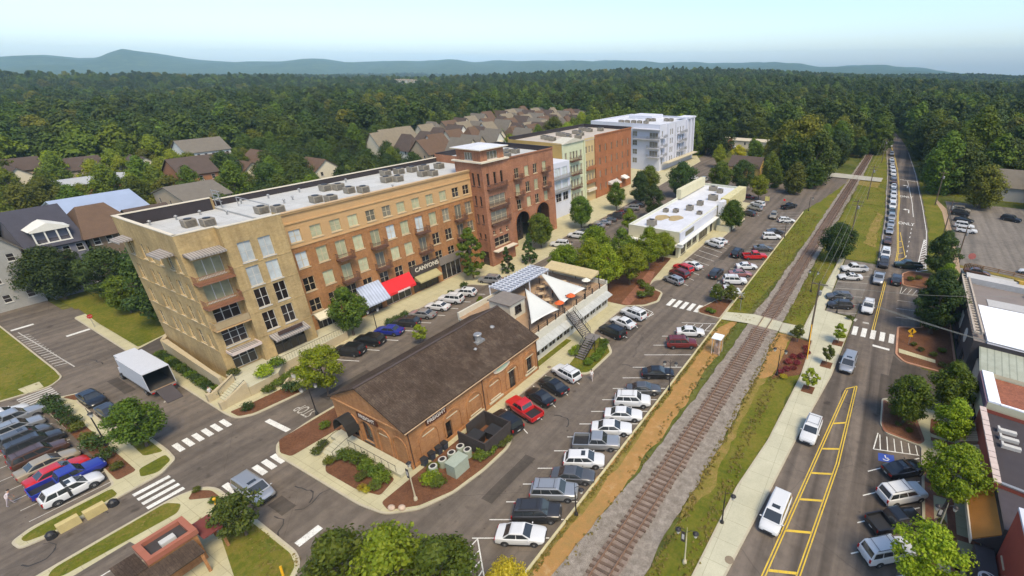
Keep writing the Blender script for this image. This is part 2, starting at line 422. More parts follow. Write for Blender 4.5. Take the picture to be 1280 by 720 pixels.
bed('planting_bed', [(-38.2, 18.7), (-36.8, 18.4), (-34.5, 20.3), (-33.0, 23.2), (-32.45, 27), (-32.45, 30.6), (-33.2, 32.2), (-38.2, 32.6)], MULCH)
bed('planting_bed', [(-40.3, 45.6), (-39.3, 45.6), (-39.3, 54), (-40.3, 54)], GRASS, rad=0)
bed('planting_bed', [(-35.6, 47.4), (-33.6, 46.9), (-32.2, 47.9), (-32.2, 54), (-34.6, 56.6), (-37.0, 57.0), (-36.4, 52)], GRASS)
bed('planting_bed', [(-57, 68), (-37.8, 69), (-34.8, 71), (-33.5, 73.6), (-34.3, 77.2), (-38, 78.5), (-40, 95), (-57, 94)], MULCH)
bed('brick_path', [(-38.8, 69.4), (-37.2, 69.4), (-37.4, 78.2), (-39.8, 86), (-41.2, 86)], BRICKP, KH + .018, 0)
# pavement in front of the apartment block and its corner plaza
isl = [(-120, 18.3), (-67.6, 18.0), (-65.3, 18.2), (-64.0, 19.8), (-63.4, 25.6), (-64.3, 26.6), (-69.9, 28.6), (-69.9, 62), (-66.6, 63.4), (-66.2, 69), (-65.2, 72), (-65.2, 92), (-70.2, 94.5), (-70.4, 118), (-73.5, 160), (-78, 215), (-96, 250), (-150, 250), (-150, 22), (-120, 22)]
island('pavement', isl, CONC, .8)
sheet('driveway', [(-96.2, 18.0), (-91.8, 18.0), (-91.8, 34), (-100, 40), (-100, 27)], KH + .013, ASPHD)
bed('planting_bed', [(-63.7, 25.4), (-64.4, 19.9), (-65.4, 18.6), (-67.4, 18.5), (-66.9, 21), (-66.6, 24.6), (-66.2, 26.2)], MULCH)
bed('planting_bed', [(-92, 19.8), (-71.8, 19.3), (-71.8, 20.4), (-92, 21.2)], GRASS)
bed('planting_bed', [(-113, 19.6), (-97.5, 19.6), (-99, 24), (-103, 34), (-125, 36), (-124, 20)], GRASS)
sheet('house_lawn', [(-150, 19.6), (-124, 19.6), (-124, 60), (-100, 100), (-100, 180), (-150, 180)], KH + .012, GRASS)
# left lot
island('grass_island', [(-150, 11.3), (-100, 11.2), (-96.6, 11.0), (-95.0, 9.4), (-96.4, 4), (-97, -12), (-150, -12)], GRASS, .8)
sheet('kerb_walk', [(-97.9, 9.0), (-95.6, 8.9), (-95.4, 7.2), (-97.9, 7.0)], KH + .012, CONC)
island('pavement', [(-92.3, 8.0), (-90.6, 9.2), (-89.2, 11.6), (-87.6, 11.7), (-87.4, 10.0), (-76.6, 10.0), (-75.6, 11.6), (-66, 11.7), (-63.6, 11.5), (-62.3, 9.8), (-62.2, 6.4), (-61.9, 1.5), (-62.5, -.6), (-64.2, -.8), (-64.9, .6), (-64.8, 6.5), (-72, 7.3), (-92.2, 7.3)], CONC, .5)
bed('planting_bed', [(-91.5, 7.5), (-65.2, 7.0), (-65.2, 8.6), (-90.6, 8.7)], MULCH)
bed('planting_bed', [(-90.2, 9.3), (-89, 11.3), (-87.9, 11.3), (-87.7, 9.9)], MULCH)
bed('grass_strip', [(-75.3, 11.3), (-74.8, 10.1), (-67.2, 9.9), (-66.2, 11.3)], GRASS)
bed('grass_strip', [(-65.4, 11.2), (-63.8, 11.1), (-62.8, 9.6), (-63.6, 8.4), (-65.2, 8.8)], GRASS)
bed('grass_strip', [(-64.3, 6.3), (-62.7, 6.3), (-62.35, 1.5), (-63, -.1), (-64, -.2), (-64.4, .8)], GRASS)
# kiosk corner
island('pavement', [(-57.4, -12), (-57.5, 3), (-57.3, 9), (-56.4, 11), (-54.8, 11.7), (-40, 11.5), (-38.4, 10.9), (-37.4, 9.4), (-37.2, 4), (-37.2, -12)], CONC, .8)
bed('grass_strip', [(-57.1, .2), (-57.1, 8.2), (-55.6, 8.9), (-54.6, 8.2), (-55.4, .4), (-56.2, -.4)], GRASS)
sheet('kiosk_drive', [(-54.6, -12), (-54.6, 4.6), (-50.2, 5.2), (-49.6, 4), (-49.4, -12)], KH + .014, ASPH)
bed('planting_bed', [(-56.6, 10.3), (-54.9, 11.2), (-53.2, 11.2), (-55.6, 9.4)], MULCH)
bed('lawn', [(-52.6, 11.2), (-40.4, 11.1), (-38.8, 10.6), (-37.8, 9.2), (-37.6, 6.5), (-42, 7.4), (-47, 8.7), (-51.0, 9.8)], GRASS)
# rail corridor
soft('clay_verge', [(-20.6, -30), (-20.6, 92), (-18.4, 80), (-17.6, 60), (-17.4, 40), (-18.2, 22), (-19, -30)], .006, DIRT)
soft('grass_verge', [(-20.6, 68), (-20.6, 150), (-12, 210), (-10, 260), (-10, 210), (-13.5, 170), (-15.4, 120), (-16.2, 92), (-17.2, 80), (-19.2, 72)], .010, GRASS)
soft('grass_verge', [(-20.6, -30), (-20.6, 66), (-20.1, 66), (-20.0, -30)], .014, GRASSY)
MB_ = MB().box(-20.85, -20.6, -30, 150, -.02, KH)
struct('kerb', MB_, M('kerb_worn', (.5, .44, .25), .9, .25))
bl = [(-18.9, -30), (-18.6, 20.8), (-18.1, 26.5), (-17.2, 35), (-16.5, 49.6), (-16.2, 68.6), (-15.9, 84), (-15.3, 110), (-14.2, 184), (-13, 260), (-12.6, 310)]
br_ = [(-9.4, 310), (-9.3, 260), (-9.9, 184), (-10.9, 110), (-11.0, 84), (-11.0, 66), (-10.9, 54.6), (-10.9, 42.6), (-11.4, 32.3), (-11.6, 24.7), (-12, -30)]
struct('ballast_bed', MB().prism(wobble((bl + br_)[::-1], .22, 3, 1.0), -.02, .10), BALLAST)
soft('grass_verge', [(-12.6, -30), (-11.7, 24), (-11.2, 32), (-10.7, 43), (-10.7, 66), (-10.8, 74), (-6.4, 74), (-5.6, 61.8), (-6.5, 46.6), (-7.6, 37.9), (-8.1, 26.7), (-11.1, -30)], .010, GRASS)
soft('grass_verge', [(-10.9, 77), (-7.6, 77), (-7.2, 91), (-6.2, 114), (1.2, 115), (.8, 157), (-1.4, 230), (-4.5, 290), (-8, 290), (-8.9, 240), (-9.6, 184), (-10.6, 110)], .010, GRASS)
soft('dry_verge', [(-11.3, 30), (-10.9, 43), (-10.9, 60), (-9.7, 60), (-9.8, 43), (-9.6, 36)], .014, GRASSY)
soft('clay_verge', [(-10.8, 58), (-10.9, 72.6), (-8.6, 72.6), (-8.9, 60)], .018, DIRT)
soft('clay_verge', [(-2.4, 128), (.3, 126), (.6, 157), (-1.2, 160)], .018, GRASSY)
soft('clay_verge', [(-14, 200), (-3, 196), (-2, 216), (-14, 214)], .012, GRASSY)
# red shrub bed west of the right pavement
sheet('planting_bed', [(-8.8, 59), (-8.6, 72.4), (-5.6, 72.4), (-4.6, 70), (-5.6, 62)], .022, MULCH)
# right pavement
island('pavement', [(-11, -30), (-8.0, 26.7), (-7.5, 37.9), (-6.3, 46.6), (-5.4, 61.8), (-5.6, 72.6), (-10.9, 72.9), (-11.0, 76.4), (-7.6, 76.6), (-7.2, 91), (-6.2, 114.5), (-5.2, 115), (-5.4, 84.6), (-1.5, 84.0), (-.6, 82.6), (-1.5, 64), (-3.2, 49.9), (-4.3, 38.4), (-5.4, 28.1), (-8.2, -30)], CONC2, .3)
sheet('rail_crossing', [(-20.8, 75.4), (-16.0, 77.0), (-11.0, 76.4), (-11.0, 73.0), (-16.2, 73.2), (-20.6, 72.4)], .165, CONC2)
for px_, py_ in ((-1.9, 73.7), (-2.6, 66.4), (-3.9, 58.9)):
 sheet('tree_pit', [(px_ - .8, py_ - .9), (px_ + .7, py_ - .9), (px_ + .8, py_ + .9), (px_ - .7, py_ + .9)], KH + .014, MULCH)
sheet('parking_bay', [(-5.2, 84.8), (-.4, 84.8), (.4, 100), (1.3, 113.8), (-5.0, 113.8)], .009, ASPHR)
# right hand side pavements
CREAMK = M('kerb_brick', (.42, .22, .13), .9, .25)
island('pavement', [(9.4, -30), (9.5, 54.0), (5.8, 54.5), (5.1, 56), (5.0, 61.6), (6, 62.3), (15.5, 61.8), (15.2, 56), (14.6, 44), (14, 20), (14, -30)], CONC, .4)
bed('brick_band', [(9.75, 0), (9.75, 50.2), (10.5, 50.2), (10.5, 0)], BRICKP, rad=0)
bed('brick_band', [(11.6, 0), (11.6, 52), (12.3, 52), (12.3, 0)], BRICKP, rad=0)
for y_ in (36.5, 41.6, 46.6, 51.2, 55.6):
 bed('brick_band', [(10.5, y_), (14.1, y_ + .3), (14.1, y_ + .9), (10.5, y_ + .7)], BRICKP, KH + .02, 0)
bed('brick_band', [(5.5, 54.7), (5.25, 56.2), (5.2, 61.5), (9.0, 59.5), (9.9, 55.2), (9.3, 54.2)], BRICKP, KH + .009)
bed('planting_bed', [(5.8, 55), (5.4, 56.2), (5.35, 61), (8.6, 59.2), (9.6, 55.2), (9.0, 54.5)], MULCH)
bed('planting_bed', [(10.4, 57.0), (12.9, 56.6), (13.1, 59.5), (10.6, 60.2)], MULCH)
island('planting_island', [(6.2, 84.4), (6.2, 74.6), (7.4, 72.8), (14.2, 72.2), (14.2, 97), (12.6, 97), (9.8, 96.5), (9.8, 86)], MULCH, .6, .3, CREAMK)
sheet('island_walk', [(6.6, 76.6), (11.5, 75.6), (11.5, 74.6), (6.7, 75.3)], KH + .02, CONC)
island('planting_island', [(6.6, 104), (6.4, 110.5), (7.8, 113), (12.4, 113.4), (13.4, 108), (12.6, 103.6)], MULCH, .8, .25, CREAMK)
soft('grass_verge', [(11.7, 114), (11.6, 120), (12.1, 146), (11.5, 173), (10.6, 205), (14.5, 205), (16.0, 170), (16.3, 140), (15.4, 100), (13.4, 98), (13.4, 112)], .010, GRASS)
sheet('foot_path', [(16.1, 98), (17.2, 98), (17.6, 130), (17.3, 175), (15.2, 186), (14.6, 184), (16.0, 170), (16.4, 130)], .014, M('clay_path', (.36, .25, .15), .9))
sheet('house_lawn', [(10.5, 205), (14, 196), (60, 190), (90, 260), (40, 300), (9, 300)], .004, GRASS)
# ---- rails -----------------------------------------------------------------------
RAILC = [(-15.9, -30), (-15.25, 0), (-14.9, 23), (-14.7, 31), (-13.95, 57), (-13.4, 84), (-13.2, 106), (-12.1, 184), (-11, 260), (-10.5, 400)]
def railx(y): return float(np.interp(y, [p[1] for p in RAILC], [p[0] for p in RAILC]))
tbl = [(railx(y) - 1.25, y) for y in range(-30, 305, 10)] + [(railx(y) + 1.25, y) for y in range(300, -31, -10)]
struct('track_bed', MB().poly([(*q, .155) for q in wobble(tbl, .2, 8, .9)]), TRACKBED)
rt = wthing('railway_track', 'rusty single railway track on wooden sleepers and grey ballast', 'railway', (-14, 60, .1))
RUST = M('rail_steel', (.3, .18, .11), .55, .25, 2, .5)
TIE = M('sleeper_wood', (.125, .083, .058), .9, .45, .7, fine=9)
for sgn in (-1, 1):
 rb = MB(); ys = [y for y in range(-10, 301, 5)]
 for a_, c_ in zip(ys[:-1], ys[1:]):
  xa, xc = railx(a_) + sgn * .75, railx(c_) + sgn * .75
  rb.hexa([(xa - .055, a_, .26), (xa + .055, a_, .26), (xc + .055, c_, .26), (xc - .055, c_, .26), (xa - .045, a_, .42), (xa + .045, a_, .42), (xc + .045, c_, .42), (xc - .045, c_, .42)])
 rb.build('rail', RUST, rt)
rng = random.Random(4)
tb = None; yy = 12.0; k = 0; rest = MB()
while yy < 300:
 if not (72.7 < yy < 77):
  m_ = MB() if k < 100 else rest
  xx = railx(yy); dy = rng.uniform(-.05, .05); dx = rng.uniform(-.12, .12); zz = .235 + rng.uniform(-.015, .015)
  m_.hexa([(xx + dx - 1.3, yy - .12 - dy, .08), (xx + dx + 1.3, yy - .12 + dy, .08), (xx + dx + 1.3, yy + .12 + dy, .08), (xx + dx - 1.3, yy + .12 - dy, .08),
     (xx + dx - 1.3, yy - .12 - dy, zz), (xx + dx + 1.3, yy - .12 + dy, zz), (xx + dx + 1.3, yy + .12 + dy, zz), (xx + dx - 1.3, yy + .12 - dy, zz)])
  if k < 100: m_.build('sleeper', TIE, rt)
  k += 1
 yy += .66
tag(rest.build('sleeper', TIE, rt), kind='stuff')
sheet('level_crossing', [(-24, 207), (-2.5, 206), (-2.2, 214), (-24, 216)], .3, CONCL)
# ---- paint --------------------------------------------------------------------------
WM, FM, YM, BMK = MB(), MB(), MB(), MB()
def line(mb, a, b, w=.11, z=.014):
 a = Vector(a); b = Vector(b); d = (b - a).normalized(); n = Vector((-d.y, d.x)) * w / 2
 mb.poly([(*(a - n), z), (*(b - n), z), (*(b + n), z), (*(a + n), z)])
for y0 in (20.2, 22.5, 24.9, 27.5, 30.0, 33.0, 35.6, 38.2, 40.9, 43.6, 46.4, 49.2, 52.2, 56.0, 59.2, 62.4): line(WM, (-27.3, y0), (-21.0, y0 + 3.5))
line(WM, (-26.8, 14.8), (-26.8, 20.4)); line(WM, (-26.8, 20.4), (-23.2, 17.6)); line(WM, (-26.8, 14.8), (-21.2, 17.4))
for k in range(4): line(WM, (-26.2 + k * 1.2, 15.2 + k * .5), (-25.8 + k * .8, 19.6 - k * .6))
for k in range(4): line(WM, (-25.4 + k * 1.2, 65.4 + k * .7), (-25.2 + k * 1.2, 68.2 + k * .6))
line(WM, (-26.2, 65.0), (-21.0, 67.8)); line(WM, (-26.2, 68.2), (-21.0, 70.6))
for y_ in [84 + 2.95 * k for k in range(8)]: line(FM, (-26.4, y_), (-21.0, y_ + 3))
for y_ in [108 + 2.9 * k for k in range(14)]: line(FM, (-26.4, y_), (-21.0, y_ + 3))
for y_ in [36.0, 38.8, 41.6, 44.4, 47.2]: line(WM, (-37.2, y_), (-31.8, y_ - 2.2))
for y_ in [61.2, 65.0, 68.4]: line(WM, (-37.3, y_), (-32.0, y_ - 2))
for k in range(5): line(WM, (-36.6 + k * 1.1, 68.6 - k * .4), (-36.2 + k * 1.1, 70.0 - k * .3))
line(WM, (-32.2, 66.2), (-32.2, 69.2)); line(WM, (-36.6, 70.6), (-32.2, 69.2))
for y_ in [84.9, 88, 91.1, 94.2, 97.2, 100.2, 103.3, 106.4, 109.6, 112.6]: line(WM, (-36.4, y_), (-31.0, y_ - 1.9))
for y_ in [138, 141.3, 144.5, 147.8, 151]: line(FM, (-36.4, y_), (-31.4, y_ - 1.8))
for k in range(5): WM.poly([(-31.4 + k * 1.35, 73.0, .014), (-30.6 + k * 1.35, 73.0, .014), (-30.6 + k * 1.35, 76.0, .014), (-31.4 + k * 1.35, 76.0, .014)])
for y_ in [33.8, 37.2, 40.6, 44.0, 47.2, 50.3, 53.3, 56.4, 60.2]: line(WM, (-69.7, y_ - 2.4), (-63.8, y_ + .1), .13)
for y_ in [96, 99.2, 102.4, 105.6, 108.8, 112]: line(FM, (-70, y_ - 2.4), (-64.6, y_), .13)
# left lot bays
for x_ in [-65.6, -68.2, -70.6, -73.0, -75.6, -78.4, -81.3, -84.2, -87.0, -89.8]: line(FM, (x_ - .5, .8), (x_ - .1, 6.9))
# crosswalks
for k in range(6): WM.poly([(-66.7, 12.2 + k * .95, .016), (-64.6, 12.2 + k * .95, .016), (-64.6, 12.75 + k * .95, .016), (-66.7, 12.75 + k * .95, .016)])
for k in range(6): WM.poly([(-54.8, 12.0 + k * .95, .016), (-52.6, 12.0 + k * .95, .016), (-52.6, 12.6 + k * .95, .016), (-54.8, 12.6 + k * .95, .016)])
for k in range(4): WM.poly([(-61.6 + k * 1.08, 7.0, .016), (-61.05 + k * 1.08, 7.0, .016), (-60.95 + k * 1.08, 10.0, .016), (-61.5 + k * 1.08, 10.0, .016)])
for k in range(5): FM.poly([(-95.0 + k * .7, 6.2, .016), (-94.65 + k * .7, 6.2, .016), (-94.65 + k * .7, 9.4, .016), (-95.0 + k * .7, 9.4, .016)])
WM.poly([(-41.3, 11.9, .016), (-40.5, 11.9, .016), (-40.5, 14.1, .016), (-41.3, 14.1, .016)])
WM.poly([(-61.7, 19.7, .016), (-57.4, 19.9, .016), (-57.4, 20.5, .016), (-61.7, 20.3, .016)])
# striped no-parking bay and stop bars on the left street
line(FM, (-121, 12.0), (-99, 12.8), .14, .016)
for k in range(16): line(FM, (-119 + k * 1.15, 11.4), (-118.6 + k * 1.15, 12.7), .2, .016)
WM.poly([(-112.6, 15.4, .016), (-111.9, 15.4, .016), (-111.9, 18.2, .016), (-112.6, 18.2, .016)])
WM.poly([(-123.3, 11.6, .016), (-122.6, 11.6, .016), (-122.6, 14.2, .016), (-123.3, 14.2, .016)])
line(FM, (-80.4, 17.6), (-77.2, 15.4), .2, .016)
line(WM, (-53.0, -8), (-52.4, 3.6), .13, KH + .02)
# main road: yellow median ladder
def xl(y, pts): return float(np.interp(y, [p[1] for p in pts], [p[0] for p in pts]))
YL = [(-4.6, 5), (-2.7, 29.6), (-1.1, 45.2), (.6, 61.5)]
YR = [(-1.6, 5), (.2, 31.2), (1.5, 46.6), (1.9, 63)]
for off in (0, .26):
 for side, sg in ((YL, 1), (YR, -1)):
  for (xa, ya), (xb, yb) in zip(side[:-1], side[1:]): line(YM, (xa + sg * off, ya), (xb + sg * off, yb), .12)
line(YM, (.6, 61.7), (1.9, 63.1), .16)
for y_ in (8, 16, 24, 30.4, 35.2, 39.6, 43.8, 48.2, 53.4): line(YM, (xl(y_, YL) + .3, y_), (xl(y_ + .9, YR) - .3, y_ + .9), .26)
for off in (0, .3):
 line(YM, (2.5 + off, 79), (3.4 + off, 104.4), .12)
# crosswalk on the main road
for k in range(5): WM.poly([(-.3 + k * 1.36, 78.0, .016), (.45 + k * 1.36, 78.0, .016), (.52 + k * 1.36, 81.2, .016), (-.23 + k * 1.36, 81.2, .016)])
WM.poly([(3.0, 75.6, .016), (5.4, 75.4, .016), (5.4, 76.0, .016), (3.0, 76.2, .016)])
FM.poly([(1.0, 83.0, .016), (2.0, 83.1, .016), (1.9, 83.7, .016), (1.0, 83.6, .016)])
FM.poly([(-.5, 83.2, .016), (-.1, 83.0, .016), (.1, 84.2, .016), (-.3, 84.2, .016)])
for y_ in (85.4, 89.4, 93.2, 97, 100.6, 104.6, 109.4): line(FM, (-5.0, y_ - .9), (-.2 + (y_ - 85) * .04, y_ + .9))
# right side bays
for y_ in (28, 31.8, 35.6, 39.4, 43.2, 47.0): line(WM, (3.9 + (y_ - 37) * .05, y_), (9.3, y_ + 4.9), .12)
line(WM, (4.7, 51.0), (9.3, 52.4), .12); line(WM, (4.7, 51.0), (5.0, 54.2), .12); line(WM, (8.2, 50.6), (9.3, 49.8), .1)
for k in range(6): line(WM, (5.4 + k * .75, 51.3 + k * .22), (5.2 + k * .75, 54.0), .1)
for k in range(6): line(FM, (6.6 + k * .9, 99.6), (7.4 + k * .9, 102.8), .12)
line(FM, (6.3, 99.4), (12.6, 100.6), .12); line(FM, (6.3, 99.4), (6.6, 103.2), .12)
for y_ in (88.2, 92.0, 95.8): line(FM, (5.9, y_), (9.4, y_ + .6), .12)
BMK.poly([(5.3, 49.3, .013), (6.9, 49.7, .013), (6.8, 51.0, .013), (5.2, 50.6, .013)])
cx_, cy_ = 6.0, 50.1
WM.poly([(cx_ + .34 * math.cos(a), cy_ - .1 + .34 * math.sin(a), .018) for a in np.linspace(-2.6, 1.0, 12)] + [(cx_ + .22 * math.cos(a), cy_ - .1 + .22 * math.sin(a), .018) for a in np.linspace(1.0, -2.6, 12)])
line(WM, (cx_ - .1, cy_ + .45), (cx_, cy_ + .05), .12, .018); line(WM, (cx_, cy_ + .05), (cx_ + .4, cy_ - .05), .1, .018)
# north road: yellow edge, gore, turn lane line and arrows
YN = [(5.0, 118), (5.15, 126), (4.75, 140), (4.3, 157), (4.2, 178), (3.4, 205), (2.2, 235), (-.5, 280), (-4, 325)]
for off in (0, .28):
 for a_, c_ in zip(YN[:-1], YN[1:]): line(YM, (a_[0] + off, a_[1]), (c_[0] + off, c_[1]), .14)
line(YM, (5.3, 117.5), (6.9, 122), .14); line(YM, (6.9, 122), (5.4, 142), .14)
for y_ in (119.5, 123.5, 128, 133): line(YM, (5.2, y_), (6.6 - (y_ - 119) * .05, y_ + 1.5), .2)
WN = [(8.4, 160), (8.0, 178), (7.0, 200), (6.3, 214)]
for a_, c_ in zip(WN[:-1], WN[1:]): line(WM, a_, c_, .16)
line(WM, (3.6, 216), (9.4, 214), .35)
for k in range(8): line(WM, (7.0 + k * .16, 122 + k * 4), (7.08 + k * .16, 123.4 + k * 4), .16)
WNR = [(10.9, 116), (11.5, 146), (10.9, 173), (9.0, 230), (5.8, 290)]
for a_, c_ in zip(WNR[:-1], WNR[1:]): line(WM, a_, c_, .14)
for k in range(13): line(WM, (9.2 + k * .14, 113.5 + k * 1.9), (11.2, 115.5 + k * 1.9), .22)
line(WM, (9.0, 112.5), (10.9, 138.5), .16)
WNL = [(1.7, 116), (1.35, 157), (0, 195), (-1.1, 230), (-4, 290)]
for a_, c_ in zip(WNL[:-1], WNL[1:]): line(FM, a_, c_, .14)
def arrow_left(x, y):
 WM.poly([(x, y, .016), (x + .3, y, .016), (x + .3, y + 4.0, .016), (x, y + 4.4, .016)])
 WM.poly([(x, y + 4.4, .016), (x + .3, y + 4.0, .016), (x - .6, y + 3.6, .016), (x - .6, y + 3.1, .016), (x - 1.5, y + 4.0, .016), (x - .6, y + 5.0, .016), (x - .6, y + 4.5, .016)])
arrow_left(7.0, 164); arrow_left(6.2, 201)
TAR = M('fresh_tar', (.035, .031, .029), .8, .2)
tm_ = MB(); rt_ = random.Random(3)
for x, y, n, a in ((-46, 12.6, 9, .6), (-44.6, 15.2, 7, 2.2), (-60.2, -1, 8, .2), (-63, 3.4, 6, 1.2), (-75, -3, 9, .3), (-100, 14.4, 8, .1), (-29, 52, 8, 1.4), (-31, 38, 7, 1.0), (-45, 14, 6, 0), (2, 58, 8, 1.6), (7.4, 66, 7, .2), (-30, 96, 9, 1.5)):
 p = Vector((x, y))
 for k in range(n):
  a += rt_.uniform(-.9, .9); q = p + Vector((math.cos(a), math.sin(a))) * rt_.uniform(.3, .8); line(tm_, p, q, rt_.uniform(.06, .16), .011); p = q
struct('tar_seam', tm_, TAR)
for x0, x1, y0, y1 in ((-48, -45.4, 13.0, 14.4), (-33.4, -31.6, 58, 64), (-29.8, -28.4, 24, 31), (-60.8, -58.8, 26, 33), (4.6, 6.2, 58, 68), (-90, -84, 13.6, 14.8), (-30.6, -29.2, 100, 110)):
 sheet('asphalt_patch', wobble([(x0, y0), (x1, y0), (x1, y1), (x0, y1)], .05, 5), .0095, ASPHD)
struct('road_marking', WM, WPAINT); struct('road_marking', FM, WFADE); struct('road_marking', YM, YPAINT); struct('road_marking', BMK, BPAINT)
def words(txt, loc, size, mat, rot=(0, 0, 0), sy=1.0, parent=None, name='lettering', ext=.004, kind=None, align='CENTER', bold=0.0):
 cu = bpy.data.curves.new(name, 'FONT'); cu.body = txt; cu.size = size; cu.align_x = align; cu.align_y = 'CENTER'
 cu.extrude = ext; cu.offset = bold
 me_o = bpy.data.objects.new(name, cu); COL.objects.link(me_o)
 dg = bpy.context.evaluated_depsgraph_get(); dg.update()
 me = bpy.data.meshes.new_from_object(me_o.evaluated_get(dg))
 COL.objects.unlink(me_o); bpy.data.objects.remove(me_o)
 o = bpy.data.objects.new(name, me); COL.objects.link(o)
 me.materials.clear(); me.materials.append(mat)
 if parent is not None:
  o.parent = parent; og = ORG.get(parent.name, (0, 0, 0)); o.location = tuple(loc[i] - og[i] for i in range(3))
 else: o.location = loc
 o.rotation_euler = rot; o.scale = (1, sy, 1)
 if kind: o['kind'] = kind
 return o
for (x_, y_) in ((6.7, 151.5), (6.2, 186)):
 words('ONLY', (x_, y_, .016), 1.5, WPAINT, (0, 0, 0), 2.6, name='road_marking', ext=.001, kind='structure')
words('STOP', (-59.4, 23.4, .016), 1.3, WFADE, (0, 0, R(180)), 1.6, name='road_marking', ext=.001, kind='structure')
# ================================================================== BUILDING KIT
TANB = brickmat('tan_brick', (.47, .345, .165), (.425, .305, .14), (.46, .355, .2))
TANS = M('tan_stucco', (.50, .31, .14), .9, .12, .6)
ORB = brickmat('orange_brick', (.41, .2, .08), (.35, .16, .06), (.38, .215, .105))
TOWB = brickmat('tower_brick', (.39, .18, .1), (.33, .145, .08), (.36, .19, .12))
RUSTB = brickmat('rust_brick', (.40, .155, .062), (.34, .125, .05), (.36, .17, .09))
DEPB = brickmat('depot_brick', (.45, .215, .085), (.38, .17, .065), (.42, .24, .12))
GREENP = M('pale_green_render', (.52, .54, .36), .85, .1, .5)
CREAMP = M('cream_render', (.52, .39, .19), .85, .1, .5)
OCHRE = M('ochre_render', (.40, .27, .085), .9, .14, .4)
WHITEP = M('white_render', (.56, .57, .62), .8, .07, .4)
GREYP = M('grey_render', (.52, .52, .55), .8, .08, .4)
CREAMW = M('cream_wall', (.58, .54, .36), .85, .12, .6)
ROOFW = concrete('white_roof_membrane', (.5, .5, .475), 3.2)
ROOFW2 = concrete('bright_roof_membrane', (.6, .61, .64), 3.6)
ROOFG = M('grey_roof_membrane', (.42, .41, .39), .8, .14, .3, fine=3)
COPE = M('pale_coping', (.62, .55, .42), .7, .1)
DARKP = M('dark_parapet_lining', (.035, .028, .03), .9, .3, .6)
STONE = M('cast_stone', (.5, .44, .3), .85, .12)
FRAMET = M('tan_window_frame', (.52, .42, .26), .7, .1)
FRAMEW = M('white_window_frame', (.5, .48, .43), .6, .08)
FRAMED = M('dark_window_frame', (.05, .045, .042), .6, .1)
RAILB = M('brown_balcony_metal', (.12, .06, .04), .6, .25)
RAILD = M('black_metal', (.022, .02, .02), .5, .2)
GALV = M('galvanised_metal', (.34, .34, .33), .45, .15, 1, .5)
ACM = M('roof_unit_metal', (.25, .22, .17), .7, .3, 1.2)
GL_D = glassmat('dark_glass', (.028, .022, .02))
GL_B = glassmat('glass_with_pale_blinds', (.40, .40, .25), .12, .5, .3)
GL_W = glassmat('glass_with_white_curtain', (.46, .50, .50), .12, .5, .2)
GL_T = glassmat('glass_with_tan_blinds', (.27, .2, .1), .2, .4, .3)
GL_G = glassmat('glass_with_grey_blinds', (.22, .2, .15), .1, .5, .4)
BRN = random.Random(11)
def facade(mb, o, d, n, Ln, z0, z1, ops=(), depth=.22, m=0, mfn=None, zb=()):
 """wall plane with real openings and their reveals"""
 ss = sorted({0, Ln, *[q for op in ops for q in op[:2]]}); zs = sorted({z0, z1, *zb, *[q for op in ops for q in op[2:4]]})
 def P(s, z, t=0.0): return (o[0] + d[0] * s + n[0] * t, o[1] + d[1] * s + n[1] * t, z)
 for i in range(len(ss) - 1):
  for j in range(len(zs) - 1):
   sc, zc = (ss[i] + ss[i + 1]) / 2, (zs[j] + zs[j + 1]) / 2
   if any(op[0] < sc < op[1] and op[2] < zc < op[3] for op in ops): continue
   mb.quad(P(ss[i], zs[j]), P(ss[i + 1], zs[j]), P(ss[i + 1], zs[j + 1]), P(ss[i], zs[j + 1]), mfn(sc, zc) if mfn else m)
 for s0, s1, a, b in [op[:4] for op in ops]:
  mm = mfn((s0 + s1) / 2, b + .01) if mfn else m
  mb.quad(P(s0, a), P(s0, b), P(s0, b, -depth), P(s0, a, -depth), mm)
  mb.quad(P(s1, a), P(s1, a, -depth), P(s1, b, -depth), P(s1, b), mm)
  mb.quad(P(s0, b), P(s1, b), P(s1, b, -depth), P(s0, b, -depth), mm)
  mb.quad(P(s0, a), P(s0, a, -depth), P(s1, a, -depth), P(s1, a), mm)
def window(par, o, d, n, s0, s1, za, zb, depth=.22, fm=None, gm=None, nx=2, nz=2, sill=True, name='window', fw=.07):
 mb = MB(); t0, t1 = -depth + .02, -depth + .09
 for a, b in ((s0, s0 + fw), (s1 - fw, s1)): mb.obox(o, d, n, a, b, t0, t1, za, zb)
 for a, b in ((za, za + fw), (zb - fw, zb)): mb.obox(o, d, n, s0 + fw, s1 - fw, t0, t1, a, b)
 for k in range(1, nx):
  x = s0 + (s1 - s0) * k / nx; mb.obox(o, d, n, x - .045, x + .045, t0, t1 - .01, za + fw, zb - fw)
 zt = [za + (zb - za) * k / nz for k in range(1, nz)]
 for z in zt: mb.obox(o, d, n, s0 + fw, s1 - fw, t0, t1 - .02, z - .03, z + .03)
 if sill: mb.obox(o, d, n, s0 - .1, s1 + .1, .0, .09, za - .13, za - .002)
 f = mb.build(name, fm or FRAMET, par)
 g = MB().obox(o, d, n, s0 + fw * .5, s1 - fw * .5, t0 - .015, t0 + .03, za + fw * .5, zb - fw * .5)
 ORG[f.name] = ORG.get(par.name, (0, 0, 0))
 g.build('pane', gm or GL_D, f)
 return f
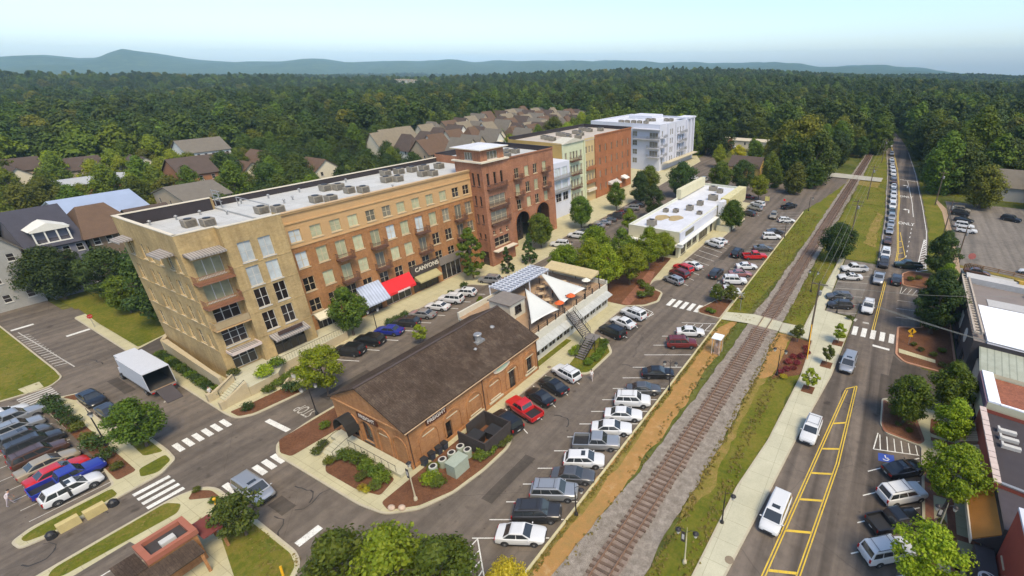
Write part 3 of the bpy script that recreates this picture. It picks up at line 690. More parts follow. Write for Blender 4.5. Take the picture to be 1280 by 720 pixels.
def balcony(par, o, d, n, s0, s1, zf, out, rail=None, slab=None, h=1.05, name='balcony', bars=True):
 rail = rail or RAILB
 mb = MB(); mb.obox(o, d, n, s0, s1, 0.01, out, zf - .18, zf)
 for s in (s0 + .25, s1 - .25): mb.obox(o, d, n, s - .05, s + .05, .02, out * .8, zf - .32, zf - .181)
 sl = mb.build(name, slab or rail, par)
 r = MB()
 r.obox(o, d, n, s0, s1, out - .06, out, zf + h - .06, zf + h); r.obox(o, d, n, s0, s1, out - .05, out - .01, zf + .08, zf + .12)
 for s in (s0, s1 - .05):
  r.obox(o, d, n, s, s + .05, .02, out - .061, zf + h - .06, zf + h)
  k = .15
  while k < out - .1: r.obox(o, d, n, s + .01, s + .035, k, k + .03, zf + .005, zf + h - .062); k += .17
 if bars:
  k = s0
  while k < s1: r.obox(o, d, n, k, k + .035, out - .048, out - .014, zf + .005, zf + h - .062); k += .16
 else: r.obox(o, d, n, s0 + .06, s1 - .06, out - .045, out - .02, zf + .13, zf + h - .065)
 ORG[sl.name] = ORG.get(par.name, (0, 0, 0))
 r.build('railing', rail, sl)
 return sl
def awning(par, o, d, n, s0, s1, zt, zb, out, mat, name='awning', valance=.25):
 def P(s, t, z): return (o[0] + d[0] * s + n[0] * t, o[1] + d[1] * s + n[1] * t, z)
 mb = MB(); th = .05
 mb.hexa([P(s0, .01, zt - th), P(s1, .01, zt - th), P(s1, out, zb - th), P(s0, out, zb - th), P(s0, .01, zt), P(s1, .01, zt), P(s1, out, zb), P(s0, out, zb)])
 mb.obox(o, d, n, s0, s1, out - .03, out + .01, zb - valance, zb - .052)
 for s in (s0, s1 - .03):
  mb.add([P(s, .01, zt - th - .005), P(s, out - .035, zb - th - .005), P(s, .01, zb - th - .005), P(s + .03, .01, zt - th - .005), P(s + .03, out - .035, zb - th - .005), P(s + .03, .01, zb - th - .005)],
      [(0, 1, 2), (5, 4, 3), (0, 3, 4, 1), (1, 4, 5, 2), (2, 5, 3, 0)])
 return mb.build(name, mat, par)
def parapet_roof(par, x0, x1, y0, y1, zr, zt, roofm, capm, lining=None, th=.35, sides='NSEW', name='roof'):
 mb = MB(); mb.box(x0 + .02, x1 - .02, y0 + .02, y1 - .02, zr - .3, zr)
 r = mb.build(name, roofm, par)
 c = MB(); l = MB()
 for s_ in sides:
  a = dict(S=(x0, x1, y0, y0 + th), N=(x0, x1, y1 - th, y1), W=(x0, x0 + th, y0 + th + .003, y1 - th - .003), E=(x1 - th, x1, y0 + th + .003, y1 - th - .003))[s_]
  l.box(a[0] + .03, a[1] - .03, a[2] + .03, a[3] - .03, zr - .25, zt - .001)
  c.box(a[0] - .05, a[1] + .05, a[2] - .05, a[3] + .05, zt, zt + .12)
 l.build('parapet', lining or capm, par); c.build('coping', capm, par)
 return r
def roof_unit(x, y, z, sx, sy, h, label, n=1, group='rooftop air conditioning units'):
 t = wthing('roof_unit', label, 'air conditioner', (x, y, z), group)
 b = MB(); b.box(x - sx / 2, x + sx / 2, y - sy / 2, y + sy / 2, z + .12, z + h)
 for q in (-1, 1): b.box(x - sx / 2 - .05, x + sx / 2 + .05, y + q * sy * .38 - .08, y + q * sy * .38 + .08, z, z + .119)
 b.build('casing', ACM, t)
 f = MB(); f.lathe([(min(sx, sy) * .36, 0), (min(sx, sy) * .36, .10), (min(sx, sy) * .28, .10)], (x, y, z + h + .001), 14)
 f.build('fan_guard', RAILD, t)
 g = MB()
 for k in range(5): g.box(x + sx / 2 + .002, x + sx / 2 + .02, y - sy * .4, y + sy * .4, z + .2 + k * (h - .3) / 5, z + .2 + k * (h - .3) / 5 + .06)
 g.build('vent_grille', RAILD, t)
 return t
UNITL = ['tan rooftop unit', 'brown rooftop unit', 'boxy rooftop air unit']
# ================================================================== APARTMENT BLOCK
X, Y_ = (1, 0), (0, 1)
E_ = (1, 0); S_ = (0, -1); W_ = (-1, 0); N_ = (0, 1)
A = wthing('apartment_block', 'long five storey apartment block of tan and orange brick with a tower and white roof', 'apartment building', (-84, 60, 0))
# ---- tan end: south wall
tan = MB(); o = (-92.5, 22.0)
cols = [(-90.2, 1.5), (-86.2, 1.1), (-84.2, 1.1), (-81.4, 1.1), (-78.4, 1.5), (-76.0, .9)]
ops = []
for zt in (18.4, 14.7, 11.0, 7.4):
 for cx, ww in cols: ops.append((cx - ww / 2 + 92.5, cx + ww / 2 + 92.5, zt - 2.2, zt))
facade(tan, o, E_, S_, 18.1, 0, 21.3, ops, zb=(5.0, 15.6), mfn=lambda s, z: 0)
for op in ops: window(A, o, E_, S_, *op, gm=BRN.choice([GL_T, GL_T, GL_G]), nx=1 if op[1] - op[0] < 1.2 else 2)
# string courses on the end wall
for z in (4.9, 8.5, 12.2, 15.8): tan.obox(o, E_, S_, 0, 18.1, .0, .06, z, z + .14, 0)
# bay 1 (balcony bay), x = -74.4
o1 = (-74.4, 22.0)
b1 = [(.9, 3.9, 15.3, 17.7), (.9, 3.9, 11.9, 14.3), (.9, 3.9, 8.9, 11.5), (.9, 3.7, 5.2, 8.0), (1.0, 3.9, 1.6, 4.5)]
facade(tan, o1, Y_, E_, 4.3, 0, 21.3, b1, mfn=lambda s, z: 0, depth=.3)
window(A, o1, Y_, E_, *b1[0], depth=.3, fm=FRAMEW, gm=GL_B, nx=3, nz=1); window(A, o1, Y_, E_, *b1[1], depth=.3, fm=FRAMEW, gm=GL_B, nx=3, nz=1)
window(A, o1, Y_, E_, *b1[2], depth=.3, fm=FRAMEW, gm=GL_D, nx=3, nz=2); window(A, o1, Y_, E_, *b1[3], depth=.3, fm=FRAMEW, gm=GL_D, nx=3, nz=3)
window(A, o1, Y_, E_, *b1[4], depth=.3, fm=FRAMEW, gm=GL_D, nx=3, nz=2, sill=False, name='door')
WOODR = M('reddish_timber', (.24, .11, .06), .8, .25)
balcony(A, o1, Y_, E_, .1, 4.25, 15.0, 1.5, WOODR, WOODR, bars=True); balcony(A, o1, Y_, E_, .1, 4.25, 11.6, 1.5, WOODR, WOODR)
balcony(A, o1, Y_, E_, .1, 4.25, 8.4, 1.3, M('tan_balcony', (.36, .27, .15), .8), TANS, bars=False)
SLAT = stripemat('slatted_grey_awning', (.2, .175, .155), (.34, .31, .28), 1, 3.2, .7)
awning(A, o1, Y_, E_, .2, 4.2, 18.95, 18.65, 1.7, SLAT)
awning(A, o, E_, S_, 1.2, 4.4, 18.85, 18.6, 1.5, SLAT); awning(A, o, E_, S_, 12.6, 16.4, 18.85, 18.6, 1.5, SLAT)
# canopy over the corner door
cp = MB(); cp.obox(o1, Y_, E_, .7, 4.2, .02, 1.6, 4.55, 4.7); cp.build('canopy', SLAT, A)
cp = MB(); cp.obox(o1, Y_, E_, .6, 4.3, 1.6, 1.72, 4.45, 4.85); cp.obox(o1, Y_, E_, .6, .72, .02, 1.599, 4.45, 4.85); cp.obox(o1, Y_, E_, 4.18, 4.3, .02, 1.599, 4.45, 4.85)
cp.build('canopy_rim', M('pale_canopy_rim', (.58, .48, .42), .6), A)
# bay 2, x = -73.3
tan.quad((-74.4, 26.3, 0), (-73.3, 26.3, 0), (-73.3, 26.3, 21.3), (-74.4, 26.3, 21.3), 0)
o2 = (-73.3, 26.3); ops = []
for zt in (18.9, 15.4, 12.1, 8.5):
 for c in (28.45, 30.95): ops.append((c - .8 - 26.3, c + .8 - 26.3, zt - 2.8, zt))
ops.append((1.6, 5.9, 1.5, 4.3))
facade(tan, o2, Y_, E_, 7.5, 0, 21.3, ops, mfn=lambda s, z: 0)
for i, op in enumerate(ops[:-1]): window(A, o2, Y_, E_, *op, fm=FRAMEW, gm=GL_W if i < 4 else GL_D, nx=2, nz=2)
window(A, o2, Y_, E_, *ops[-1], fm=FRAMED, gm=GL_D, nx=4, nz=2, sill=False, name='shop_window')
for z in (5.1, 15.75, 12.35, 8.85): tan.obox(o2, Y_, E_, 0, 7.5, .0, .05, z, z + .1, 0)
awning(A, o2, Y_, E_, 1.3, 6.2, 5.0, 4.5, 1.6, SLAT)
sg = MB(); sg.obox(o2, Y_, E_, 2.0, 5.4, 1.2, 1.3, 4.95, 5.5); sg.build('shop_sign', M('brown_sign', (.07, .04, .03), .6), A)
tan.quad((-73.3, 33.8, 0), (-75.6, 33.8, 0), (-75.6, 33.8, 21.3), (-73.3, 33.8, 21.3), 0)
tan.quad((-92.5, 22, 0), (-92.5, 33.8, 0), (-92.5, 33.8, 21.3), (-92.5, 22, 21.3), 0)
tan.build('tan_wall', [TANB, STONE, FRAMET], A)
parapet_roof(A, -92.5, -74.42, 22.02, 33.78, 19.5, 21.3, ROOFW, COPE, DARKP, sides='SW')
c = MB()
c.box(-74.72, -74.35, 22.0, 26.3, 21.302, 21.42); c.box(-73.62, -73.25, 26.25, 33.85, 21.302, 21.42); c.box(-74.35, -73.62, 26.25, 26.6, 21.302, 21.42); c.box(-74.42, -73.4, 26.35, 33.75, 19.3, 19.52, 1)
c.build('coping', [COPE, ROOFW], A)
# ---- orange middle
org = MB(); oo = (-75.6, 33.8); Lo = 37.7
yc = [36, 39.1, 42.2, 45.2, 48.4, 51.5, 54.4, 57.6, 60.8, 64, 67.2, 70.0]
ops = []; spec_ = []
balc = {2, 4, 7, 10}
for fl, (za, zt) in enumerate(((16.1, 18.0), (12.0, 14.5), (8.1, 10.4), (4.6, 6.7))):
 for i, y in enumerate(yc):
  if fl == 3 and i < 0: continue
  bal = i in balc and fl in (1, 2)
  op = (y - .85 - 33.8, y + .85 - 33.8, za - (.45 if bal else 0), zt); ops.append(op); spec_.append((fl, i, bal))
GF = [(1.7, 4.7, .2, 3.3), (9.6, 13.0, .2, 3.6), (13.9, 19.3, .2, 3.4), (19.9, 25.9, .2, 3.6), (27.0, 32.0, .2, 3.5)]
facade(org, oo, Y_, E_, Lo, 0, 20.7, ops + GF, zb=(15.4, 4.25), mfn=lambda s, z: 1 if z > 15.4 else 0)
for op, (fl, i, bal) in zip(ops, spec_):
 if fl == 0: gm = GL_D if i > 9 else (BRN.choice([GL_B, GL_B, GL_B, GL_W]) if i not in (4, 5) else GL_G)
 elif fl == 3 or (fl == 2 and i in (0, 9, 8)): gm = GL_D
 else: gm = BRN.choice([GL_B, GL_B, GL_B, GL_B, GL_W, GL_G]) if i < 10 else GL_G
 window(A, oo, Y_, E_, *op, gm=gm, nx=2, nz=2 if not bal else 1, sill=not bal)
 if bal: balcony(A, oo, Y_, E_, op[0] - .5, op[1] + .5, op[2], 1.25)
for k, op in enumerate(GF): window(A, oo, Y_, E_, *op, fm=FRAMEW if k in (0, 2, 4) else FRAMED, gm=GL_D, nx=4, nz=1, sill=False, name='shop_window')
for z, t, h in ((15.35, .1, .18), (18.95, .14, .22), (20.45, .22, .24), (4.2, .08, .16)): org.obox(oo, Y_, E_, .01, Lo - .01, .0, t, z, z + h, 1 if z > 5 else 2)
# brick arches over the fourth floor windows, as raised soldier courses
for op, (fl, i, bal) in zip(ops, spec_):
 if fl in (1,): org.obox(oo, Y_, E_, op[0] - .12, op[1] + .12, .0, .05, op[3] + .02, op[3] + .26, 0)
# pilaster at the joint with the tan end
org.obox(oo, Y_, E_, .0, .9, .0, .14, 0, 20.4, 0)
org.quad((-93.5, 33.8, 0), (-93.5, 71.5, 0), (-93.5, 71.5, 20.7), (-93.5, 33.8, 20.7), 0)
org.build('orange_wall', [ORB, TANS, STONE], A)
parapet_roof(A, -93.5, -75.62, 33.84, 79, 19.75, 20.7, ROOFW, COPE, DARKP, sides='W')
c = MB(); c.box(-75.95, -75.3, 33.86, 71.5, 20.702, 20.82); c.build('coping', M('tan_coping', (.5, .34, .18), .7), A)
REDA = M('red_canvas', (.62, .018, .022), .75, .12); BLUEA = stripemat('ribbed_blue_grey_awning', (.33, .37, .46), (.45, .5, .6), 1, 2.0, .5)
awning(A, oo, Y_, E_, 1.4, 5.2, 4.3, 3.6, 1.3, M('cream_canvas', (.62, .58, .44), .8))
awning(A, oo, Y_, E_, 9.0, 13.3, 5.7, 2.9, 2.5, BLUEA)
awning(A, oo, Y_, E_, 13.6, 19.6, 4.9, 2.9, 1.4, REDA, valance=.45)
words('mnumnu', (-74.16, 50.7, 2.66), .75, M('white_letters', (.8, .78, .74), .7), (R(90), 0, R(90)), parent=A, name='lettering', ext=.01, bold=.02)
fs_ = MB(); fs_.obox(oo, Y_, E_, 19.75, 26.2, .02, .35, 3.7, 5.5); fs_.build('shop_fascia', M('dark_fascia', (.06, .045, .035), .6), A)
words('CANYONS', (-75.2, 57.2, 4.75), 1.15, M('cream_letters', (.62, .56, .44), .7), (R(90), 0, R(90)), parent=A, name='lettering', ext=.02, bold=.03)
awning(A, oo, Y_, E_, 20.4, 25.6, 3.65, 2.7, 1.7, M('olive_canvas', (.36, .31, .15), .8))
fs_ = MB(); fs_.obox(oo, Y_, E_, 26.6, 33.0, .02, .3, 3.6, 5.2); fs_.build('shop_fascia', M('grey_fascia', (.2, .17, .14), .7), A)
# ---- tower
tw = MB(); T0, T1, TX = 71.5, 79.0, -72.0
ops = [(T - .38, T + .38, 17.6, 20.1) for T in (1.5, 3.5, 5.5)] + [(1.1, 6.1, 13.1, 15.4), (1.1, 6.1, 9.6, 12.0)] + [(T - .35, T + .35, 7.0, 7.9) for T in (1.5, 3.5, 5.5)] + [(1.3, 6.0, 4.2, 6.2)]
facade(tw, (TX, T0), Y_, E_, 7.5, 0, 22.3, ops, depth=.3)
for k, op in enumerate(ops): window(A, (TX, T0), Y_, E_, *op, depth=.3, fm=FRAMED if k < 3 else FRAMET, gm=GL_D if k < 3 or k > 4 else GL_G, nx=1 if op[1] - op[0] < 1 else 3, nz=2)
for z in (16.9, 12.9, 9.4): balcony(A, (TX, T0), Y_, E_, .8, 6.6, z, .7)
cp = MB(); cp.obox((TX, T0), Y_, E_, .5, 7.0, .02, 1.3, 3.4, 3.62); cp.build('canopy', COPE, A)
ops = [(.55, 1.25, 17.6, 20.2), (2.0, 2.7, 17.6, 20.2), (.6, 1.2, 13.4, 15.5), (2.0, 2.6, 13.4, 15.5), (.6, 1.2, 9.6, 11.6), (2.0, 2.6, 9.6, 11.6), (.6, 1.2, 6.2, 7.4), (2.0, 2.6, 6.2, 7.4), (.7, 2.7, .1, 3.4)]
facade(tw, (-75.6, T0), E_, S_, 3.6, 0, 22.3, ops, depth=.3)
for k, op in enumerate(ops): window(A, (-75.6, T0), E_, S_, *op, depth=.3, fm=FRAMED, gm=GL_D if k != 4 else GL_G, nx=1, nz=2)
tw.quad((-75.6, T1, 0), (TX, T1, 0), (TX, T1, 22.3), (-75.6, T1, 22.3)); tw.quad((-79.4, T0, 19.7), (-75.6, T0, 19.7), (-75.6, T0, 22.3), (-79.4, T0, 22.3))
tw.quad((-79.4, T1, 19.7), (-75.6, T1, 19.7), (-75.6, T1, 22.3), (-79.4, T1, 22.3)); tw.quad((-79.4, T0, 19.7), (-79.4, T1, 19.7), (-79.4, T1, 22.3), (-79.4, T0, 22.3))
tw.quad((-79.4, T0, 22.28), (TX, T0, 22.28), (TX, T1, 22.28), (-79.4, T1, 22.28))
lx0, lx1, ly0, ly1 = -79.0, -72.4, 71.9, 78.7
ops = [(2.2, 4.4, 22.7, 24.2)]
facade(tw, (lx0, ly0), E_, S_, lx1 - lx0, 22.3, 24.8, ops); window(A, (lx0, ly0), E_, S_, *ops[0], fm=FRAMEW, gm=GL_G, nx=3, nz=1)
facade(tw, (lx1, ly0), Y_, E_, ly1 - ly0, 22.3, 24.8, [(1.9, 4.9, 22.7, 24.3)]); window(A, (lx1, ly0), Y_, E_, 1.9, 4.9, 22.7, 24.3, fm=FRAMEW, gm=GL_G, nx=3, nz=1)
tw.quad((lx0, ly1, 22.3), (lx1, ly1, 22.3), (lx1, ly1, 24.8), (lx0, ly1, 24.8)); tw.quad((lx0, ly0, 22.3), (lx0, ly1, 22.3), (lx0, ly1, 24.8), (lx0, ly0, 24.8))
tw.build('tower_wall', TOWB, A)
c = MB(); c.box(-79.7, TX + .55, T0 - .5, T0 + .3, 22.31, 22.6); c.box(TX - .3, TX + .55, T0 + .301, T1 + .3, 22.31, 22.6); c.box(-79.7, TX - .301, T1 - .3, T1 + .3, 22.31, 22.6); c.build('cornice', COPE, A)
c = MB(); c.box(lx0 - .8, lx1 + .8, ly0 - .8, ly1 + .8, 24.82, 25.0); rx0, rx1, ry0, ry1 = lx0 - .75, lx1 + .75, ly0 - .75, ly1 + .75
mxx, myy = (lx0 + lx1) / 2, (ly0 + ly1) / 2
c.add([(rx0, ry0, 25.0), (rx1, ry0, 25.0), (rx1, ry1, 25.0), (rx0, ry1, 25.0), (mxx, myy, 25.45)], [(0, 1, 4), (1, 2, 4), (2, 3, 4), (3, 0, 4)], 1)
c.build('tower_roof', [COPE, ROOFW2], A)
# ---- brick wing
wg = MB(); ow = (-76.0, 79.0); Lw = 21.5; ops = []; spec_ = []
for fl, (za, zt) in enumerate(((16.3, 18.6), (12.4, 14.9), (8.9, 11.2))):
 for i, y in enumerate((82.6, 86.3, 89.9, 93.1, 96.7)):
  ops.append((y - .75 - 79, y + .75 - 79, za, zt)); spec_.append((fl, i))
arch = [(5.6, 10.6, 0, 8.2), (13.4, 18.6, 0, 8.6)]
facade(wg, ow, Y_, E_, Lw, 0, 21.5, ops + arch, zb=(8.9,))
for op, (fl, i) in zip(ops, spec_):
 window(A, ow, Y_, E_, *op, gm=GL_D if (fl + i) % 2 else GL_B, nx=2, nz=2)
 if i in (1, 4) and fl < 2: balcony(A, ow, Y_, E_, op[0] - .6, op[1] + .6, op[2] - .1, 1.1)
for s0, s1, a, b in arch:          # arched heads and a dark deep porch behind
 r_ = (s1 - s0) / 2; cz = b - r_; cs = (s0 + s1) / 2
 for sg in (-1, 1):
  pts = [(-76.0, 79 + cs + sg * r_, b)] + [(-76.0, 79 + cs + sg * r_ * math.cos(q), cz + r_ * math.sin(q)) for q in np.linspace(0, math.pi / 2, 9)]
  wg.poly(pts if sg > 0 else pts[::-1])
 ring = []
 for q in np.linspace(0, math.pi, 17):
  ring.append((79 + cs + r_ * math.cos(q), cz + r_ * math.sin(q)))
 for (ya, za), (yb, zb2) in zip(ring[:-1], ring[1:]):
  k1 = 1.14
  def Q(y, z, k): return (79 + cs + (y - 79 - cs) * k, cz + (z - cz) * k)
  p = [(*[-75.93], *Q(ya, za, 1.0)), (-75.93, *Q(yb, zb2, 1.0)), (-75.93, *Q(yb, zb2, k1)), (-75.93, *Q(ya, za, k1))]
  wg.quad(*p, 1)
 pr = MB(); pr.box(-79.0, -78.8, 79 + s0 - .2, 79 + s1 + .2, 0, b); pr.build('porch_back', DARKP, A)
 window(A, (-78.7, 79.0), Y_, E_, s0 + .5, s1 - .5, .1, b - 2.6, depth=.1, fm=FRAMED, gm=GL_D, nx=4, nz=3, sill=False, name='entrance')
for z, t, h in ((21.2, .2, .3), (16.0, .06, .12), (8.75, .08, .16)): wg.obox(ow, Y_, E_, 0, Lw, .0, t, z, z + h, 0 if z > 20 else 1)
wg.quad((-94, 100.5, 0), (-76, 100.5, 0), (-76, 100.5, 21.5), (-94, 100.5, 21.5)); wg.quad((-94, 79, 0), (-94, 100.5, 0), (-94, 100.5, 21.5), (-94, 79, 21.5)); wg.quad((-94, 79, 19.8), (-79.4, 79, 19.8), (-79.4, 79, 21.5), (-94, 79, 21.5))
wg.build('wing_wall', [TOWB, RUSTB], A)
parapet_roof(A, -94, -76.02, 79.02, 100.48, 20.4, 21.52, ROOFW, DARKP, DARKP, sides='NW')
# rooftop units of the block
for k, (x, y, sx, sy) in enumerate(((-84.8, 27.4, 1.3, 1.5), (-83.0, 28.9, 1.3, 1.5), (-82.2, 35.6, 1.4, 1.5), (-80.4, 37.0, 1.4, 1.4), (-81.4, 43.4, 1.5, 1.5), (-79.6, 44.8, 1.5, 1.5), (-82.6, 50.0, 1.4, 1.4), (-80.9, 51.5, 1.5, 1.5), (-88.0, 49.0, 1.5, 1.5), (-86.6, 50.6, 1.4, 1.6), (-84.4, 58.8, 1.5, 1.6), (-83.2, 60.4, 1.5, 1.6), (-82.9, 66.0, 1.5, 1.5), (-81.5, 67.4, 1.5, 1.5), (-90.0, 62.8, 1.6, 1.6), (-89.2, 65.4, 1.6, 1.6), (-88.4, 68.0, 1.6, 1.6), (-87.6, 70.4, 1.6, 1.6), (-86.4, 73.4, 1.6, 1.6))):
 roof_unit(x, y, 19.5 if y < 33 else 19.75, sx, sy, 1.1, 'squat tan air conditioner on the long white roof of the apartment block', group='air conditioners on the apartment block roof')
for k, (x, y) in enumerate(((-82.5, 87), (-80.4, 88.5), (-84, 92.6), (-82.4, 94))):
 roof_unit(x, y, 20.4, 1.5, 1.5, 1.1, 'squat tan air conditioner on the roof of the brick wing behind the tower', group='air conditioners on the brick wing roof')
for k, (x, y) in enumerate(((-90.6, 25), (-90.4, 28), (-90.5, 31), (-91.2, 37), (-91, 41), (-90.8, 46), (-87, 33), (-85.4, 40.5), (-86.4, 42.4), (-91.2, 55), (-85, 63), (-79, 56), (-78.6, 31))):
 z_ = 19.5 if y < 33.8 else 19.75
 v = MB(); v.tube((x, y, z_), (x, y, z_ + .55), .11, .11, 10); v.lathe([(.22, 0), (.24, .08), (.1, .22)], (x, y, z_ + .5), 10)
 tag(v.build('vent_pipe', GALV), 'short pale vent pipe standing on the white apartment roof', 'vent', 'vent pipes on the apartment block roof')
st = MB()
for q in range(4): st.box(-92.8, -90.6, 34.2 + q * .02, 34.3 + q * .02, 20.75 + q * .5, 20.83 + q * .5)
for x in (-92.6, -90.8): st.box(x - .06, x + .06, 34.05, 34.15, 19.75, 22.5)
st.tube((-90, 36, 21.2), (-84, 37.5, 20.4), .08, .08, 6); st.tube((-84, 37.5, 19.75), (-84, 37.5, 20.4), .06, .06, 6); st.tube((-90, 36, 19.75), (-90, 36, 21.2), .06, .06, 6)
tag(st.build('roof_rails', GALV), 'pale metal pipe rails standing at the back of the apartment roof', 'railing')
# terrace, steps, ramp and walls by the corner door -----------------------------------
TW = M('beige_retaining_wall', (.44, .36, .22), .9, .14)
ter = MB(); ter.prism([(-74.4, 21.6), (-68.4, 21.6), (-68.6, 25.4), (-70.4, 27), (-70.9, 37), (-75.6, 39.8), (-75.6, 33.8), (-73.3, 33.8), (-73.3, 26.3), (-74.4, 26.3)][::1], .1, 1.5, 0, 1)
tag(ter.build('entrance_terrace', [TW, CONC2]), 'raised pale terrace with retaining wall in front of the tan brick corner', 'terrace')
stt = wthing('entrance_steps', 'flight of pale steps with side walls climbing to the tan brick corner terrace', 'steps', (-70, 20.6, .13))
sb = MB()
for k in range(8): sb.box(-71.8, -68.9, 19.3 + k * .3, 21.62, .13 + k * .17, .13 + (k + 1) * .17)
sb.build('tread', CONC2, stt)
for x in (-72.2, -68.88):
 sw = MB(); sw.hexa([(x, 18.7, .1), (x + .38, 18.7, .1), (x + .38, 21.58, .1), (x, 21.58, .1), (x, 18.7, 1.1), (x + .38, 18.7, 1.1), (x + .38, 21.58, 2.4), (x, 21.58, 2.4)]); sw.box(x - .12, x + .5, 18.2, 18.695, .1, 1.25); sw.build('side_wall', TW, stt)
sr = MB()
for x in (-71.7, -69.05): sr.path([(x, 19.4, .3), (x, 19.4, 1.2), (x, 21.6, 2.5), (x, 21.6, 1.6)], .03)
sr.build('handrail', RAILD, stt)
rw = MB(); rw.prism([(-91.6, 21.3), (-91.2, 20.9), (-72.6, 20.2), (-72.6, 20.6), (-91, 21.6)], .1, 2.4); rw.prism([(-96.0, 24), (-91.6, 20.9), (-91.2, 21.3), (-95.6, 24.3)], .1, 2.4)
tag(rw.build('retaining_wall', TW), 'long low beige retaining wall beneath the tan end wall', 'wall')
rw = MB(); rw.prism([(-66.4, 24.6), (-66.1, 24.6), (-68.4, 27.3), (-68.9, 36), (-69.2, 36), (-68.8, 27.2)], .1, .8)
tag(rw.build('garden_wall', TW), 'thin curved beige garden wall beside the parking street planting', 'wall')
rl = MB(); rl.path([(-70.6, 27.2, 1.5), (-70.6, 27.2, 2.5), (-70.95, 36.5, 2.5), (-70.95, 36.5, 1.5)], .03)
for k in range(24): rl.tube((-70.62 - k * .014, 27.4 + k * .38, 1.5), (-70.62 - k * .014, 27.4 + k * .38, 2.5), .014, .014, 5)
tag(rl.build('railing', RAILD), 'black metal railing along the raised terrace edge', 'railing')
# ================================================================== GREEN, CREAM AND RUST BRICK BLOCK
B = wthing('mixed_facade_block', 'five storey block with pale green, cream and rust brick fronts and ochre side wall', 'apartment building', (-94, 136, 0))
bw = MB()
bw.quad((-104, 115.5, 0), (-84, 115.5, 0), (-84, 115.5, 19.9), (-104, 115.5, 19.9), 3)
og = (-84, 115.5); ops = []; sp = []
for zt in (17.0, 12.9, 8.7, 4.4):
 for y in (117.3, 119.8, 121.4, 123.0, 125.2): ops.append((y - .5 - 115.5, y + .5 - 115.5, zt - 2.2, zt))
facade(bw, og, Y_, E_, 11.9, 0, 19.6, ops, m=0)
for op in ops: window(B, og, Y_, E_, *op, fm=FRAMET, gm=GL_G, nx=1, nz=2)
for z in (14.4, 10.3, 6.1): balcony(B, og, Y_, E_, 3.6, 8.4, z, 1.3)
bw.obox(og, Y_, E_, 11.2, 11.9, .0, .3, 0, 19.4, 0); bw.obox(og, Y_, E_, 0, .5, .0, .25, 0, 19.4, 0)
bw.add([(-83.6, 115.4, 19.6), (-83.6, 127.4, 19.6), (-83.6, 121.4, 20.9), (-88, 115.4, 19.6), (-88, 127.4, 19.6), (-88, 121.4, 20.9)], [(0, 1, 2), (3, 5, 4), (0, 2, 5, 3), (1, 4, 5, 2), (0, 3, 4, 1)], 4)
oc = (-84.1, 127.4); ops = []
for zt in (17.4, 13.0, 8.8):
 for s in (1.1, 2.8, 4.5): ops.append((s - .45, s + .45, zt - 2.0, zt))
facade(bw, oc, Y_, E_, 5.8, 0, 19.9, ops, m=1)
for op in ops: window(B, oc, Y_, E_, *op, fm=FRAMET, gm=GL_G, nx=1, nz=2)
for z in (10.4, 6.2): balcony(B, oc, Y_, E_, .2, 5.4, z, 1.0, RUSTB, RUSTB, bars=False)
fs_ = MB(); fs_.obox(oc, Y_, E_, .4, 5.2, .02, 1.0, 3.4, 4.2); fs_.build('canopy', COPE, B)
orr = (-84, 133.2); ops = []
for zt in (17.0, 12.9, 8.8, 4.5):
 for y in (136.4, 140.0, 143.8, 147.6, 151.4, 155.4): ops.append((y - .5 - 133.2, y + .5 - 133.2, zt - 2.3, zt))
facade(bw, orr, Y_, E_, 24.6, 0, 20.4, ops, m=2)
for op in ops: window(B, orr, Y_, E_, *op, fm=RUSTB, gm=GL_G, nx=1, nz=2, sill=False)
bw.obox(orr, Y_, E_, 0, 24.6, .0, .2, 20.0, 20.4, 2); bw.obox(orr, Y_, E_, 0, .6, .0, .2, 0, 20.0, 2)
bw.quad((-104, 115.5, 0), (-104, 157.8, 0), (-104, 157.8, 20.4), (-104, 115.5, 20.4), 3); bw.quad((-104, 157.8, 0), (-84, 157.8, 0), (-84, 157.8, 20.4), (-104, 157.8, 20.4), 2)
bw.build('wall', [GREENP, CREAMP, RUSTB, OCHRE, M('pale_pediment', (.5, .47, .38), .8)], B)
parapet_roof(B, -103.98, -84.02, 115.52, 157.78, 19.4, 20.4, M('stained_roof', (.44, .38, .31), .8, .2, .2, fine=3), DARKP, DARKP, sides='NW')
for k, (x, y) in enumerate(((-92, 122), (-94.4, 123), (-96.6, 124), (-90, 127.4), (-92.6, 131), (-95, 132), (-97.4, 133), (-91, 136), (-93, 138.4), (-95.4, 139.4), (-88, 130), (-94, 146), (-96.4, 147.6), (-98.8, 148.4), (-92, 150))):
 roof_unit(x, y, 19.4, 1.7, 1.7, 1.1, 'squat brown air conditioner on the roof of the green and rust block', group='air conditioners on the green and rust block roof')
awning(B, orr, Y_, E_, 17, 20, 4.6, 3.8, 2.0, M('white_canvas', (.7, .68, .62), .8)); awning(B, orr, Y_, E_, 8, 14, 4.2, 3.2, 2.2, M('grey_canvas', (.45, .42, .38), .8))
# glazed link between the two
Lk = wthing('glazed_link', 'narrow white and glass bay squeezed between red wing and pale green front', 'building', (-85, 108, 0))
lk = MB(); ops = []
for zt in (14.2, 10.6, 7.0):
 for k in range(4): ops.append((.8 + k * 3.4, 3.4 + k * 3.4, zt - 2.4, zt))
facade(lk, (-81.5, 100.6), Y_, E_, 14.8, 0, 15.6, ops)
for op in ops: window(Lk, (-81.5, 100.6), Y_, E_, *op, fm=FRAMEW, gm=GL_W if op[3] > 8 else GL_D, nx=2, nz=2)
lk.box(-93, -81.52, 100.6, 115.4, 15.3, 15.6); lk.build('wall', WHITEP, Lk)
for z in (11.2, 7.6): balcony(Lk, (-81.5, 100.6), Y_, E_, .3, 14.4, z, .8, GALV)
